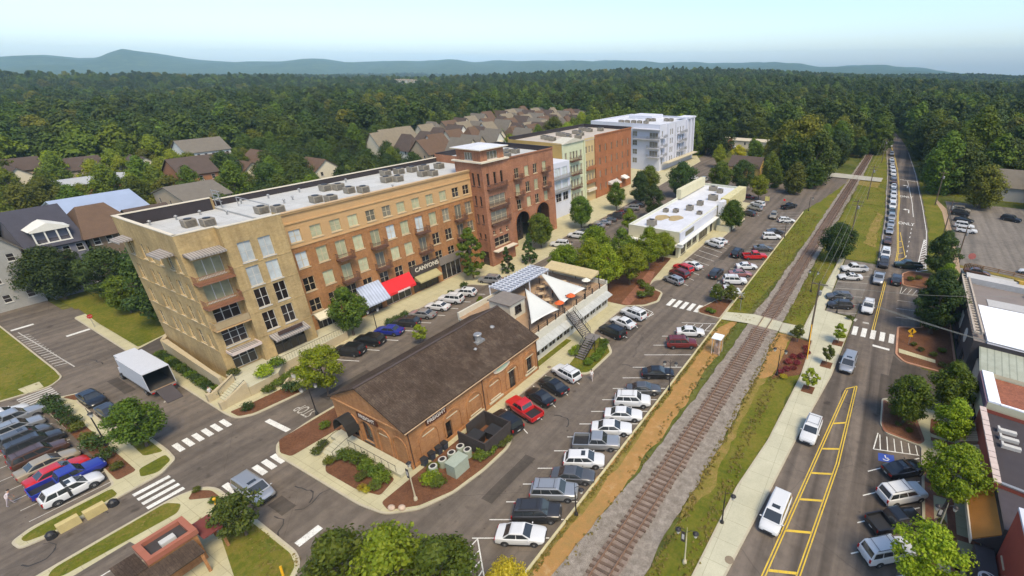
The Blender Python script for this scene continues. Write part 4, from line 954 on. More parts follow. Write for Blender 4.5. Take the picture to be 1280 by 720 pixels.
# ================================================================== WHITE BLOCK
Cb = wthing('white_block', 'white five storey apartment block with flat white roof and corner balconies', 'apartment building', (-100, 204, 0))
cw = MB(); os_ = (-118, 184.5); ops = []
for zt in (15.6, 12.0, 8.4, 4.8):
 for x in (-107, -101.5, -96.5): ops.append((x + 118 - 1.1, x + 118 + 1.1, zt - 2.1, zt))
facade(cw, os_, E_, S_, 33, 0, 18.5, ops)
for op in ops: window(Cb, os_, E_, S_, *op, fm=GREYP, gm=GL_G, nx=2, nz=2)
for z in (13.0, 9.4, 5.8): balcony(Cb, os_, E_, S_, 27.6, 33.0, z, 1.6, GALV, GREYP, bars=True)
balcony(Cb, os_, E_, S_, 21.5, 33.0, 12.9, 1.9, GALV, GREYP)
rf_ = MB(); rf_.obox(os_, E_, S_, 21, 33.2, .02, 2.0, 16.6, 16.9); rf_.build('balcony_roof', GREYP, Cb)
for z in (13.0, 9.4, 5.8): window(Cb, os_, E_, S_, 28.4, 32.2, z + .1, z + 2.4, depth=-.03, fm=GREYP, gm=GL_G, nx=3, nz=1, sill=False)
oe = (-85, 184.5); ops = []; nb = 0
for zt in (16.0, 12.3, 8.6, 4.9):
 for y in (187, 193.4, 195.4, 197.4, 203, 206, 209): ops.append((y - 184.5 - .6, y - 184.5 + .6, zt - 2.4, zt))
for s in (29.5, 33.2): ops.append((s - .9, s + .9, 2.0, 16.4))
facade(cw, oe, Y_, E_, 37.5, 0, 18.5, ops)
for op in ops[:-2]: window(Cb, oe, Y_, E_, *op, fm=GREYP, gm=GL_G, nx=1, nz=2, sill=False)
for op in ops[-2:]: window(Cb, oe, Y_, E_, *op, fm=GREYP, gm=GL_G, nx=1, nz=6, sill=False)
for z in (13.4, 9.7, 6.0):
 balcony(Cb, oe, Y_, E_, .4, 4.6, z, 1.5, GALV, GREYP); balcony(Cb, oe, Y_, E_, 17.0, 26.0, z, 1.6, GALV, GREYP)
for s in (6.6, 15.0, 27.0, 31.2, 35.2): cw.obox(oe, Y_, E_, s, s + 1.2, .0, .8, 2.6, 18.3, 0)
cw.quad((-118, 184.5, 0), (-118, 222, 0), (-118, 222, 18.5), (-118, 184.5, 18.5)); cw.quad((-118, 222, 0), (-85, 222, 0), (-85, 222, 18.5), (-118, 222, 18.5))
cw.box(-112, -100, 208, 220, 17.6, 19.4); cw.box(-90, -84.2, 213, 222.3, 18.51, 19.2)
cw.build('wall', WHITEP, Cb)
parapet_roof(Cb, -117.98, -85.02, 184.52, 221.98, 17.8, 18.5, ROOFW2, WHITEP, WHITEP)
for x, y in ((-106, 190), (-103.4, 190.6), (-100.8, 191.4), (-98, 191.6), (-95.4, 192.6), (-99, 202), (-97, 203), (-92, 206), (-90, 206.6)):
 roof_unit(x, y, 17.8, 1.8, 1.8, 1.2, 'squat tan air conditioner on the white block roof', group='air conditioners on the white block roof')
cp = MB(); cp.obox(oe, Y_, E_, 2, 36, .85, 3.2, 3.2, 3.5); cp.build('canopy', STONE, Cb)
# ================================================================== OLD DEPOT
D = wthing('brick_depot', 'single storey orange brick depot with dark shingled gable roof and blind arches', 'depot', (-45.2, 34, 0))
SHING, t, b = newmat('brown_shingles'); p = wpos(t)
c_ = ramp(t, noise(t, .5, 7, .75, p), [(.28, (.045, .032, .024)), (.5, (.078, .055, .041)), (.7, (.13, .097, .074))])
c_ = mix(t, 1.0, c_, ramp(t, noise(t, 7, 4, .7, wpos(t, (.6, 2.2, .6))), [(.3, (.62, .62, .6)), (.7, (1.35, 1.32, 1.25))]), 'MULTIPLY')
brk = t.nodes.new('ShaderNodeTexBrick'); L(t, wpos(t, (1, 1, 1)), brk.inputs['Vector']); brk.inputs['Brick Width'].default_value = .5; brk.inputs['Row Height'].default_value = .22
brk.inputs['Scale'].default_value = 1; brk.inputs['Mortar Size'].default_value = .015; brk.inputs['Color1'].default_value = (1, 1, 1, 1); brk.inputs['Color2'].default_value = (.78, .78, .78, 1); brk.inputs['Mortar'].default_value = (.6, .6, .6, 1)
c_ = mix(t, 1.0, c_, brk.outputs['Color'], 'MULTIPLY')
L(t, c_, b.inputs['Base Color']); b.inputs['Roughness'].default_value = .95; b.inputs['Specular IOR Level'].default_value = .1
dw = MB(); od = (-39.0, 23.2); ez, rz_, xw, xr, xe = 5.5, 8.5, -51.5, -45.8, -39.0
dops = [(4.9, 5.9, .15, 2.7), (15.9, 17.1, .15, 3.4), (19.6, 20.7, .9, 3.3)]
facade(dw, od, Y_, E_, 21.9, 0, ez, dops, depth=.3)
window(D, od, Y_, E_, *dops[0], depth=.3, fm=FRAMED, gm=GL_D, nx=1, nz=1, sill=False, name='door'); window(D, od, Y_, E_, *dops[1], depth=.3, fm=FRAMED, gm=GL_D, nx=2, nz=2, sill=False, name='door'); window(D, od, Y_, E_, *dops[2], depth=.3, fm=FRAMED, gm=GL_D, nx=2, nz=3)
def blind_arch(mb, o, d, n, s, r_, z0, ztop, t=.11, wd=.22, m=0):
 cz = ztop - r_; pts = [(s - r_, z0), (s - r_, cz)] + [(s + r_ * math.cos(q), cz + r_ * math.sin(q)) for q in np.linspace(math.pi * .96, math.pi * .04, 11)] + [(s + r_, cz), (s + r_, z0)]
 for (sa, za), (sb_, zb_) in zip(pts[:-1], pts[1:]):
  def OUT(q, z):
   if z <= cz + .001: return (q + (-wd if q < s else wd), z)
   k = (r_ + wd) / r_; return (s + (q - s) * k, cz + (z - cz) * k)
  a, b_, c, e = (sa, za), (sb_, zb_), OUT(sb_, zb_), OUT(sa, za)
  def P(q, tt): return (o[0] + d[0] * q[0] + n[0] * tt, o[1] + d[1] * q[0] + n[1] * tt, q[1])
  mb.hexa([P(a, .0), P(b_, .0), P(c, .0), P(e, .0), P(a, t), P(b_, t), P(c, t), P(e, t)], m)
for s in (2.7, 6.1, 9.6, 13.1, 16.5, 20.2):
 blind_arch(dw, od, Y_, E_, s, 1.15, .9, 3.85)
 dw.obox(od, Y_, E_, s - .8, s + .8, .0, .05, 3.15, 3.27, 1)
 if s not in (16.5, 2.7, 6.1): dw.obox(od, Y_, E_, s - 1.25, s + 1.25, .0, .22, .62, .82, 1); dw.obox(od, Y_, E_, s - .9, s + .9, .0, .12, 1.02, 1.14, 1)
dw.obox(od, Y_, E_, -.02, 21.9, .0, .1, 0, .55, 0); dw.obox(od, Y_, E_, 0, 21.9, .0, .14, 5.15, 5.45, 0)
# south gable
og_ = (xw, 23.2); gops = [(2.0, 4.0, .6, 3.7), (4.75, 6.45, .9, 3.9)]
facade(dw, og_, E_, S_, xe - xw, 0, ez, gops, depth=.3)
window(D, og_, E_, S_, *gops[0], depth=.3, fm=FRAMED, gm=GL_D, nx=2, nz=3, sill=False, name='door'); window(D, og_, E_, S_, *gops[1], depth=.3, fm=FRAMED, gm=GL_D, nx=3, nz=4)
for s in (3.0, 5.6, 8.6, 11.2): blind_arch(dw, og_, E_, S_, s, .95, .6, 3.95)
dw.obox(og_, E_, S_, 7.9, 9.3, .0, .05, 3.2, 3.3, 1)
for yq in (23.2, 45.1): dw.add([(xw, yq, ez), (xe, yq, ez), (xr, yq, rz_)], [(0, 1, 2)])
dw.quad((xw, 23.2, 0), (xw, 45.1, 0), (xw, 45.1, ez), (xw, 23.2, ez)); dw.quad((xw, 45.1, 0), (xe, 45.1, 0), (xe, 45.1, ez), (xw, 45.1, ez))
dw.obox(og_, E_, S_, 0, 12.5, .0, .12, 5.0, 5.25, 0)
dw.build('wall', [DEPB, STONE], D)
rf_ = MB()
for xa, za, xb, zb2 in ((xr, rz_ + .1, xe + .35, ez - .02), (xr, rz_ + .1, xw - .35, ez - .08)):
 ny = 22
 for k in range(ny):
  ya, yb = 22.95 + k * (45.35 - 22.95) / ny, 22.95 + (k + 1) * (45.35 - 22.95) / ny
  rf_.hexa([(xa, ya, za - .16), (xb, ya, zb2 - .16), (xb, yb, zb2 - .16), (xa, yb, za - .16), (xa, ya, za), (xb, ya, zb2), (xb, yb, zb2), (xa, yb, za)])
rf_.build('roof', SHING, D)
rf_ = MB(); rf_.box(xr - .18, xr + .18, 22.9, 45.4, rz_ + .09, rz_ + .17); rf_.build('ridge_cap', M('ridge_shingle', (.07, .05, .042), .9), D)
gt = MB(); gt.tube((xe + .42, 22.95, ez - .2), (xe + .42, 45.3, ez - .2), .07, .07, 8); gt.build('gutter', M('tan_gutter', (.42, .28, .16), .6), D)
for s in (11.1, 21.7, .25):
 gt = MB(); gt.path([(xe + .42, 23.2 + s, ez - .22), (xe + .12, 23.2 + s, ez - .6), (xe + .12, 23.2 + s, .2)], .06, 8); gt.build('downpipe', M('brown_downpipe', (.1, .05, .03), .6), D)
SIGN = M('brown_sign_board', (.085, .024, .01), .6, .12); LET = M('worn_white_letters', (.68, .6, .5), .7)
s_ = MB(); s_.obox(od, Y_, E_, 2.6, 5.4, .03, .16, 4.2, 5.05); q = s_.build('sign_board', SIGN, D); ORG[q.name] = ORG[D.name]
words('FREIGHT', (-38.82, 27.2, 4.62), .66, LET, (R(90), 0, R(90)), parent=q, bold=.015)
s_ = MB(); s_.obox(og_, E_, S_, 4.7, 8.1, .03, .16, 4.25, 5.1); q = s_.build('sign_board', SIGN, D); ORG[q.name] = ORG[D.name]
words('FREIGHT', (-45.1, 23.02, 4.68), .7, LET, (R(90), 0, 0), parent=q, bold=.015)
ov = MB(); pts = [(1.5 * math.cos(a), .55 * math.sin(a)) for a in np.linspace(0, 2 * math.pi, 25)[:-1]]
ov.add([(-38.84, 37.9 + a, 4.75 + b_) for a, b_ in pts] + [(-38.98, 37.9 + a, 4.75 + b_) for a, b_ in pts], [tuple(range(24)), *[(i, 24 + i, 24 + (i + 1) % 24, (i + 1) % 24) for i in range(24)]])
q = ov.build('oval_sign', M('cream_sign', (.62, .52, .38), .6), D); ORG[q.name] = ORG[D.name]
ov = MB(); ov.poly([(-38.83, 37.9 + a * .7, 4.75 + b_ * .62) for a, b_ in pts]); ov.build('sign_face', M('pale_green_sign', (.42, .52, .36), .6, .2, 4), q)
va_ = MB(); va_.tube((xr + 2.9, 38.3, 6.9), (xr + 2.9, 38.3, 8.2), .42, .42, 14); va_.lathe([(.5, 0), (.55, .2), (.45, .28)], (xr + 2.9, 38.3, 8.1), 14); va_.box(xr + 2.4, xr + 3.4, 37.6, 39.0, 6.8, 7.4)
tag(va_.build('roof_fan', GALV), 'silver exhaust fan drum on the dark shingle roof of the depot', 'roof vent')
va_ = MB(); va_.lathe([(.35, 0), (.36, .3), (.2, .42)], (xr + 2.2, 41.6, 7.3), 12); tag(va_.build('roof_vent', GALV), 'small round grey roof vent near the far end of the depot roof', 'roof vent')
va_ = MB(); va_.lathe([(.16, 0), (.16, .5), (.24, .55), (.1, .7)], (xr + 3.7, 36.9, 6.5), 10); tag(va_.build('roof_pipe', GALV), 'slim pale pipe cap beside the depot exhaust fan', 'roof vent')
cy_ = MB(); nq = 10; pts = [(-48.5 + 1.3 * math.cos(q), 2.3 + 1.9 * math.sin(q)) for q in np.linspace(math.pi, 0, nq)]
for (xa, za), (xb, zb2) in zip(pts[:-1], pts[1:]): cy_.hexa([(xa, 21.7, za - .04), (xb, 21.7, zb2 - .04), (xb, 23.17, zb2 - .04), (xa, 23.17, za - .04), (xa, 21.7, za), (xb, 21.7, zb2), (xb, 23.17, zb2), (xa, 23.17, za)])
cy_.build('door_canopy', M('black_canvas', (.02, .018, .016), .85, .2), D)
# platform
pf = MB(); pf.box(-51.3, -39.0, 21.75, 23.08, .1, .62); tag(pf.build('depot_platform', CONC2), 'long low concrete platform along the depot gable', 'platform')
ds = wthing('depot_steps', 'short pale concrete steps with black rails up to the depot door', 'steps', (-49, 20.8, .13))
sb = MB()
for k in range(4): sb.box(-50.2, -48.0, 19.9 + k * .45, 21.74, .13 + k * .12, .13 + (k + 1) * .12)
sb.build('tread', CONC2, ds); sr = MB()
for x in (-50.2, -48.0): sr.path([(x, 20.0, .25), (x, 20.0, 1.15), (x, 21.7, 1.6), (x, 23.0, 1.6)], .03)
sr.path([(-47.9, 21.8, 1.55), (-39.6, 21.8, 1.55)], .025); 
for k in range(8): sr.tube((-47.8 + k * 1.15, 21.8, .62), (-47.8 + k * 1.15, 21.8, 1.55), .02, .02, 5)
sr.build('handrail', RAILD, ds)
# ================================================================== ROOFTOP PATIO BUILDING
P_ = wthing('patio_building', 'low pale restaurant with railed rooftop deck, metal lean-to and pergola, joined to the depot', 'restaurant', (-47, 56, 0))
DECK = M('timber_deck', (.33, .22, .13), .85, .25, 1.5); PATW = M('pale_stucco', (.55, .52, .42), .85, .12)
METR = stripemat('standing_seam_metal', (.46, .46, .42), (.36, .36, .33), 1, 1.6, .45, .1, .93)
pw = MB(); x0, x1, y0, y1 = -54.5, -40.4, 45.3, 67.2
ops = [(.5 + k * 1.95, 2.1 + k * 1.95, .8, 2.4) for k in range(11)]
facade(pw, (x1, y0), Y_, E_, y1 - y0, 0, 4.6, ops, depth=.15); facade(pw, (x0, y0), E_, S_, x1 - x0, 4.0, 4.4, []); pw.quad((x0, y1, 0), (x1, y1, 0), (x1, y1, 5.3), (x0, y1, 5.3)); pw.quad((x0, y0, 0), (x0, y1, 0), (x0, y1, 5.3), (x0, y0, 5.3))
pw.box(x1 - .3, x1 - .01, y0, y1, 4.4, 4.62); pw.box(x0 + .01, x0 + .3, y0, y1, 4.4, 5.3); pw.box(x0, x1, y1 - .3, y1 - .005, 4.4, 5.3)
pw.build('wall', PATW, P_)
dk = MB(); dk.box(x0 + .02, x1 - .02, y0 + .02, y1 - .02, 4.1, 4.42); dk.build('deck', DECK, P_)
for op in ops: window(P_, (x1, y0), Y_, E_, *op, depth=.15, fm=FRAMEW, gm=GL_D, nx=2, nz=2, sill=False)
ln = MB()
for k in range(6):
 a_, b_ = 45.4 + k * 3.6, 45.4 + (k + 1) * 3.6 - .03
 ln.hexa([(-40.38, a_, 3.35), (-39.2, a_, 2.75), (-39.2, b_, 2.75), (-40.38, b_, 3.35), (-40.38, a_, 3.43), (-39.2, a_, 2.83), (-39.2, b_, 2.83), (-40.38, b_, 3.43)])
ln.build('lean_to_roof', METR, P_)
rl = MB()
for z in (4.9, 5.2, 5.55): rl.tube((x1 - .15, y0 + .2, z), (x1 - .15, 54.2, z), .022, .022, 5); rl.tube((x1 - .15, 57.6, z), (x1 - .15, y1 - .2, z), .022, .022, 5)
for yq in [45.6, 47.7, 49.8, 51.9, 54.2, 57.6, 60, 62.4, 64.8, 67]: rl.box(x1 - .22, x1 - .08, yq - .07, yq + .07, 4.625, 5.65)
rl.build('railing', RAILD, P_)
sh = MB(); sh.box(-50.6, -46.4, 48.4, 51.8, 4.42, 7.0); q = sh.build('roof_shed', PATW, P_); ORG[q.name] = ORG[P_.name]
shr = MB(); shr.box(-50.8, -46.2, 48.2, 52.0, 7.001, 7.15); shr.build('shed_roof', M('brown_grey_felt', (.19, .165, .14), .9, .2), q)
window(P_, (-46.4, 48.4), Y_, E_, 1.0, 2.4, 5.2, 6.5, depth=-.02, fm=FRAMED, gm=GL_D)
pg = MB()
for k in range(15): pg.box(-54.6 + .02, -50.2, 52.6 + k * .75, 52.68 + k * .75, 6.9, 7.05)
for x in (-54.4, -53.2, -52.0, -50.5): pg.box(x - .05, x + .05, 52.4, 63.4, 6.75, 6.899)
for x in (-54.4, -50.5):
 for yq in (52.6, 58, 63.1): pg.box(x - .08, x + .08, yq - .08, yq + .08, 4.42, 6.749)
q = pg.build('pergola', M('white_pergola_timber', (.62, .64, .68), .6), P_); ORG[q.name] = ORG[P_.name]
pgl = MB(); pgl.box(-54.6, -50.2, 52.5, 63.3, 6.70, 6.73)
pgl.build('pergola_glazing', M('frosted_sheet', (.26, .28, .32), .25, .1), q)
awning(P_, (-52.5, 66.8), E_, S_, .2, 10.6, 7.0, 6.4, 2.4, M('beige_canvas', (.46, .37, .2), .85))
am = MB()
for x in (-52.2, -47, -42.0): am.box(x - .06, x + .06, 66.84, 66.96, 4.42, 7.0)
am.build('awning_post', RAILD, P_)
# shade sails
SAILM, t, b = newmat('white_sail_cloth'); b.inputs['Base Color'].default_value = (.6, .6, .54, 1); b.inputs['Roughness'].default_value = .8
def sail(A_, B_, C_, lab):
 A_, B_, C_ = Vector(A_), Vector(B_), Vector(C_); n = 12; mb = MB(); idx = {}; cen = (A_ + B_ + C_) / 3
 for i in range(n + 1):
  for j in range(n + 1 - i):
   u, v = i / n, j / n; w_ = 1 - u - v
   p = A_ * w_ + B_ * u + C_ * v
   edge = 1 - 27 * u * v * w_ if True else 0
   pull = (4 * u * v * (1 - w_) + 4 * v * w_ * (1 - u) + 4 * u * w_ * (1 - v)) / 3
   q = p + (cen - p) * .22 * pull; q.z -= .5 * 27 * u * v * w_ * .6
   idx[i, j] = len(mb.v); mb.v.append(tuple(q))
 for i in range(n):
  for j in range(n - i):
   mb.f.append([idx[i, j], idx[i + 1, j], idx[i, j + 1]]); mb.mi.append(0)
   if j < n - i - 1: mb.f.append([idx[i + 1, j], idx[i + 1, j + 1], idx[i, j + 1]]); mb.mi.append(0)
 o = mb.build('shade_sail', SAILM, smooth=True); tag(o, lab, 'shade sail', 'shade sails')
 md = o.modifiers.new('thickness', 'SOLIDIFY'); md.thickness = .02
sail((-49.2, 55.3, 6.6), (-40.6, 52.9, 5.9), (-40.9, 46.6, 6.3), 'white triangular sail stretched over the deck beside the depot roof')
sail((-51.4, 61.8, 6.7), (-40.4, 60.2, 6.6), (-41.2, 54.6, 5.9), 'white triangular sail stretched over the far end of the deck by the trees')
pm = MB()
for x, y, h in ((-49.2, 55.3, 6.9), (-40.75, 52.9, 6.4), (-41.2, 46.5, 6.8), (-51.4, 61.8, 7.0), (-40.5, 60.2, 7.0), (-41.2, 54.7, 6.4)):
 m_ = MB(); m_.tube((x, y, 4.42), (x, y, h), .07, .05, 8); tag(m_.build('sail_post', RAILD), 'slim dark post holding a sail corner on the rooftop deck', 'post', 'sail posts on the deck')
# tables, chairs and parasols on the deck
CH = M('dark_chair', (.06, .045, .04), .6); TT = M('pale_table_top', (.5, .36, .2), .6); ORGC = M('orange_canvas', (.55, .1, .02), .8, .1)
def table(x, y, z, lab):
 t_ = wthing('patio_table', lab, 'table', (x, y, z), 'tables on the rooftop deck')
 m_ = MB(); m_.lathe([(.5, .70), (.5, .74)], (x, y, z), 14); m_.build('table_top', TT, t_)
 m_ = MB(); m_.tube((x, y, z + .001), (x, y, z + .699), .04, .04, 8); m_.lathe([(.28, 0), (.28, .03)], (x, y, z), 12); m_.build('pedestal', RAILD, t_)
 for a in range(4):
  q = a * math.pi / 2 + .4; cx, cy = x + .8 * math.cos(q), y + .8 * math.sin(q)
  c_ = wthing('patio_chair', 'dark metal chair drawn up to a table on the rooftop deck', 'chair', (cx, cy, z), 'chairs on the rooftop deck')
  m_ = MB(); m_.box(cx - .2, cx + .2, cy - .2, cy + .2, z + .42, z + .46); m_.build('seat', CH, c_)
  m_ = MB(); bx, by = cx + .2 * math.cos(q), cy + .2 * math.sin(q); tx, ty = -math.sin(q) * .2, math.cos(q) * .2
  m_.tube((bx - tx, by - ty, z + .461), (bx - tx, by - ty, z + .86), .02, .02, 5); m_.tube((bx + tx, by + ty, z + .461), (bx + tx, by + ty, z + .86), .02, .02, 5); m_.tube((bx - tx, by - ty, z + .8), (bx + tx, by + ty, z + .8), .04, .04, 5); m_.build('backrest', CH, c_)
  for dx, dy in ((-.17, -.17), (.17, -.17), (-.17, .17), (.17, .17)):
   m_ = MB(); m_.tube((cx + dx, cy + dy, z), (cx + dx, cy + dy, z + .419), .018, .018, 5); m_.build('leg', CH, c_)
for x, y in ((-47.6, 57.4), (-45.2, 56.0), (-43.2, 50.4), (-44.6, 60.8), (-47.2, 63.4), (-42.8, 63.6), (-49.2, 59.8), (-45.0, 53.4)): table(x, y, 4.42, 'small round pale table with dark chairs on the rooftop deck')
def parasol(x, y, z, lab, mat=ORGC):
 t_ = wthing('parasol', lab, 'parasol', (x, y, z))
 m_ = MB(); m_.tube((x, y, z), (x, y, z + 2.3), .03, .03, 8); m_.build('pole', RAILD, t_)
 m_ = MB(); n = 8; r_ = .8
 pts = [(x + r_ * math.cos(2 * math.pi * k / n), y + r_ * math.sin(2 * math.pi * k / n), z + 1.95) for k in range(n)] + [(x, y, z + 2.45)]
 m_.add(pts, [(k, (k + 1) % n, n) for k in range(n)]); o = m_.build('canopy', mat, t_); o.modifiers.new('thickness', 'SOLIDIFY').thickness = .02
parasol(-41.3, 54.0, 4.42, 'orange parasol open beside the top of the black outside stairs'); parasol(-41.2, 57.0, 4.42, 'orange parasol open on the deck between the sail and the stair head')
parasol(-42.4, 63.4, 4.42, 'small pale round parasol at the far corner of the rooftop deck', M('pale_canvas', (.62, .6, .5), .8))
# black outside stair in two flights
ST = wthing('outside_stairs', 'black metal outside stairs dropping in two flights from the rooftop deck', 'stairs', (-37, 54, 0))
tm, sm, hm = MB(), MB(), MB()
a_, b_ = Vector((-40.3, 55.2, 4.42)), Vector((-36.3, 53.9, 2.0)); c_, d_ = Vector((-35.1, 53.0, 2.0)), Vector((-35.2, 50.0, .15))
def flight(p, q, w_, n):
 d = (q - p); h = Vector((d.x, d.y, 0)).normalized(); s = Vector((-h.y, h.x, 0)) * w_ / 2
 for k in range(n):
  c = p + d * ((k + .5) / n); c1 = c - h * .15; c2 = c + h * .15
  tm.hexa([tuple(c1 - s), tuple(c1 + s), tuple(c2 + s), tuple(c2 - s), tuple(c1 - s + Vector((0, 0, .05))), tuple(c1 + s + Vector((0, 0, .05))), tuple(c2 + s + Vector((0, 0, .05))), tuple(c2 - s + Vector((0, 0, .05)))])
 for sg in (-1, 1):
  e = s * sg * 1.04; u = Vector((0, 0, .14))
  sm.hexa([tuple(p + e - u), tuple(p + e * 1.06 - u), tuple(q + e * 1.06 - u), tuple(q + e - u), tuple(p + e + u), tuple(p + e * 1.06 + u), tuple(q + e * 1.06 + u), tuple(q + e + u)])
  hm.tube(tuple(p + e + Vector((0, 0, 1.05))), tuple(q + e + Vector((0, 0, 1.05))), .035, .035, 6); hm.tube(tuple(p + e + Vector((0, 0, .6))), tuple(q + e + Vector((0, 0, .6))), .02, .02, 5)
  for k in range(n // 2 + 1): c = p + d * (k / (n // 2)) + e; hm.tube(tuple(c), tuple(c + Vector((0, 0, 1.05))), .02, .02, 5)
flight(a_, b_, 1.5, 14); flight(c_, d_, 1.5, 9)
tm.box(-36.3, -34.3, 53.05, 54.8, 1.92, 2.02)
GT = M('grey_tread', (.17, .15, .13), .7)
tm.build('tread', GT, ST); sm.build('stringer', RAILD, ST); hm.build('handrail', RAILD, ST)
sp_ = MB()
for x, y in ((-36.2, 54.7), (-34.4, 54.7), (-34.4, 53.2)): sp_.tube((x, y, .1), (x, y, 1.915), .06, .06, 6)
sp_.build('post', RAILD, ST)
# ================================================================== LOW WHITE RESTAURANT
LW = wthing('low_white_restaurant', 'low cream restaurant with flat white cluttered roof, sign boxes and side canopy', 'restaurant', (-45, 120, 0))
lw = MB(); x0, x1, y0, y1 = -51.5, -38.6, 95.8, 146.0
ol = (x1, y0); ops = [(1.4, 4.2, .4, 3.2), (5.0, 7.8, .9, 3.2), (8.6, 11.4, .9, 3.2), (13, 19, .3, 3.2), (21, 23, .1, 3.0)]
facade(lw, ol, Y_, E_, 50.2, 0, 6.2, ops)
for op in ops: window(LW, ol, Y_, E_, *op, fm=FRAMED, gm=GL_D, nx=3, nz=1)
os2 = (x0, y0); ops = [(1.0, 5.4, .3, 2.6), (6.4, 8.8, .1, 2.7), (9.6, 12.2, .5, 2.7)]
facade(lw, os2, E_, S_, x1 - x0, 0, 6.2, ops)
for op in ops: window(LW, os2, E_, S_, *op, fm=FRAMED, gm=GL_D, nx=3, nz=1, sill=False)
lw.quad((x0, y0, 0), (x0, y1, 0), (x0, y1, 6.2), (x0, y0, 6.2)); lw.quad((x0, y1, 0), (x1, y1, 0), (x1, y1, 6.2), (x0, y1, 6.2))
lw.build('wall', CREAMW, LW)
parapet_roof(LW, x0 + .02, x1 - .02, y0 + .02, y1 - .02, 5.7, 6.2, ROOFW2, M('pale_green_coping', (.62, .62, .5), .7), th=.25)
cn = MB(); cn.obox(os2, E_, S_, -.2, x1 - x0 + 1.2, .02, 1.2, 3.1, 3.4); cn.obox(ol, Y_, E_, -1.2, 24, .02, 1.3, 3.7, 3.9); cn.build('canopy', M('pale_canopy', (.66, .66, .6), .7), LW)
wf = MB(); wf.obox(ol, Y_, E_, 0, 25, .02, .25, 3.95, 6.1); wf.build('fascia', WHITEP, LW)
sb = MB(); sb.box(-51.7, -50.3, 124.5, 144, 6.0, 8.6); sb.build('sign_box', CREAMW, LW)
sb = MB(); sb.hexa([(-38.3, 121.4, 3.8), (-36.6, 121.8, 3.8), (-36.6, 124, 3.8), (-38.3, 125, 3.8), (-38.3, 121.4, 7.4), (-37.0, 121.8, 7.4), (-37.0, 124, 7.4), (-38.3, 125, 7.4)]); sb.build('porch_hood', M('pale_grey_hood', (.6, .6, .62), .7), LW)
sb = MB(); sb.box(-39.2, -36.9, 126, 143, 3.4, 7.3); sb.build('striped_panel', stripemat('striped_yellow_panel', (.52, .44, .14), (.62, .58, .4), 1, 1.0, .8), LW)
sb = MB(); sb.obox(os2, E_, S_, 5.5, 8.6, .02, .12, 4.2, 5.2); q = sb.build('sign_board', M('dark_red_sign', (.12, .04, .03), .7), LW)
sb = MB(); sb.obox(ol, Y_, E_, 3.0, 8.2, .26, .33, 4.5, 5.6); q = sb.build('sign_board', M('olive_sign', (.16, .15, .1), .7), LW)
lw2 = MB(); lw2.prism([(-37.6, 119.2), (-34.6, 119.4), (-34.6, 119.7), (-37.6, 119.5)], .1, 1.7); lw2.prism([(-34.6, 119.4), (-34.3, 119.4), (-34.4, 125), (-34.7, 125)], .1, 1.7); tag(lw2.build('bin_screen', CREAMW), 'low cream L shaped screen wall beside the white restaurant', 'wall')
for k, (x, y, sx, sy, h) in enumerate(((-47.2, 99.4, 2.0, 1.6, 1.4), (-49.0, 111.4, 1.2, 1.2, .9), (-46.6, 112.4, 1.2, 1.4, .9), (-44.2, 116.0, 1.6, 1.6, 1.3), (-43.6, 122, 1.5, 1.5, 1.2), (-42.4, 129, 2.4, 1.8, 1.5), (-46.2, 140, 2.2, 1.8, 1.3), (-43.4, 138, 1.6, 1.6, 1.2), (-40.6, 113.6, 1.2, 1.2, .8))):
 roof_unit(x, y, 5.7, sx, sy, h, 'boxy air conditioner on the cluttered roof of the low white restaurant', group='air conditioners on the low restaurant roof')
for x, y in ((-47.8, 106.2), (-44.6, 107.4)):
 s_ = MB(); s_.prism([(x + 1.7 * math.cos(a) * (1 + .2 * math.sin(3 * a)), y + 2.6 * math.sin(a)) for a in np.linspace(0, 2 * math.pi, 20)[:-1]], 5.703, 5.712); s_.build('roof_stain', M('rusty_stain', (.36, .27, .13), .9, .4, 1.5), LW)
# ================================================================== CORNER KIOSK
K = wthing('drive_up_kiosk', 'small salmon brick kiosk with flat dark roof and shingled side roof', 'kiosk', (-47.5, 5.6, .13))
SALM = M('salmon_render', (.32, .11, .065), .85, .12, 1.2)
kw_ = MB(); kw_.box(-48.9, -46.4, 4.2, 7.35, .13, 3.2); kw_.build('wall', DEPB, K)
kr = MB()
for a_ in ((-49.05, -46.25, 4.05, 4.5), (-49.05, -46.25, 7.05, 7.5), (-49.05, -48.65, 4.503, 7.047), (-46.65, -46.25, 4.503, 7.047)): kr.box(*a_, 3.203, 3.7)
kr.build('parapet', SALM, K)
kr = MB(); kr.box(-48.64, -46.66, 4.51, 7.04, 3.202, 3.3); kr.build('roof', M('dark_flat_roof', (.05, .042, .04), .9, .2), K)
kr = MB(); kr.box(-47.6, -47.0, 5.3, 6.3, 3.32, 3.75); kr.box(-47.75, -46.9, 5.4, 6.2, 3.301, 3.319); tag(kr.build('kiosk_air_unit', FRAMEW), 'white air unit on the dark roof of the salmon brick kiosk', 'air conditioner')
kr = MB(); kr.hexa([(-46.2, 2.4, 2.9), (-44.6, 2.4, 2.4), (-44.6, 7.0, 2.4), (-46.2, 7.0, 2.9), (-46.2, 2.4, 3.05), (-44.6, 2.4, 2.5), (-44.6, 7.0, 2.5), (-46.2, 7.0, 3.05)])
kr.hexa([(-49, 2.4, 2.9), (-46.2, 2.4, 3.05), (-46.2, 4.0, 3.05), (-49, 4.0, 2.9), (-49, 2.4, 3.0), (-46.21, 2.4, 3.15), (-46.21, 4.0, 3.15), (-49, 4.0, 3.0)]); kr.build('side_roof', SHING, K)
kr = MB(); kr.box(-48.6, -46.0, 7.52, 9.0, 2.5, 2.62); kr.build('canopy', M('dark_red_canopy', (.17, .04, .03), .7), K)
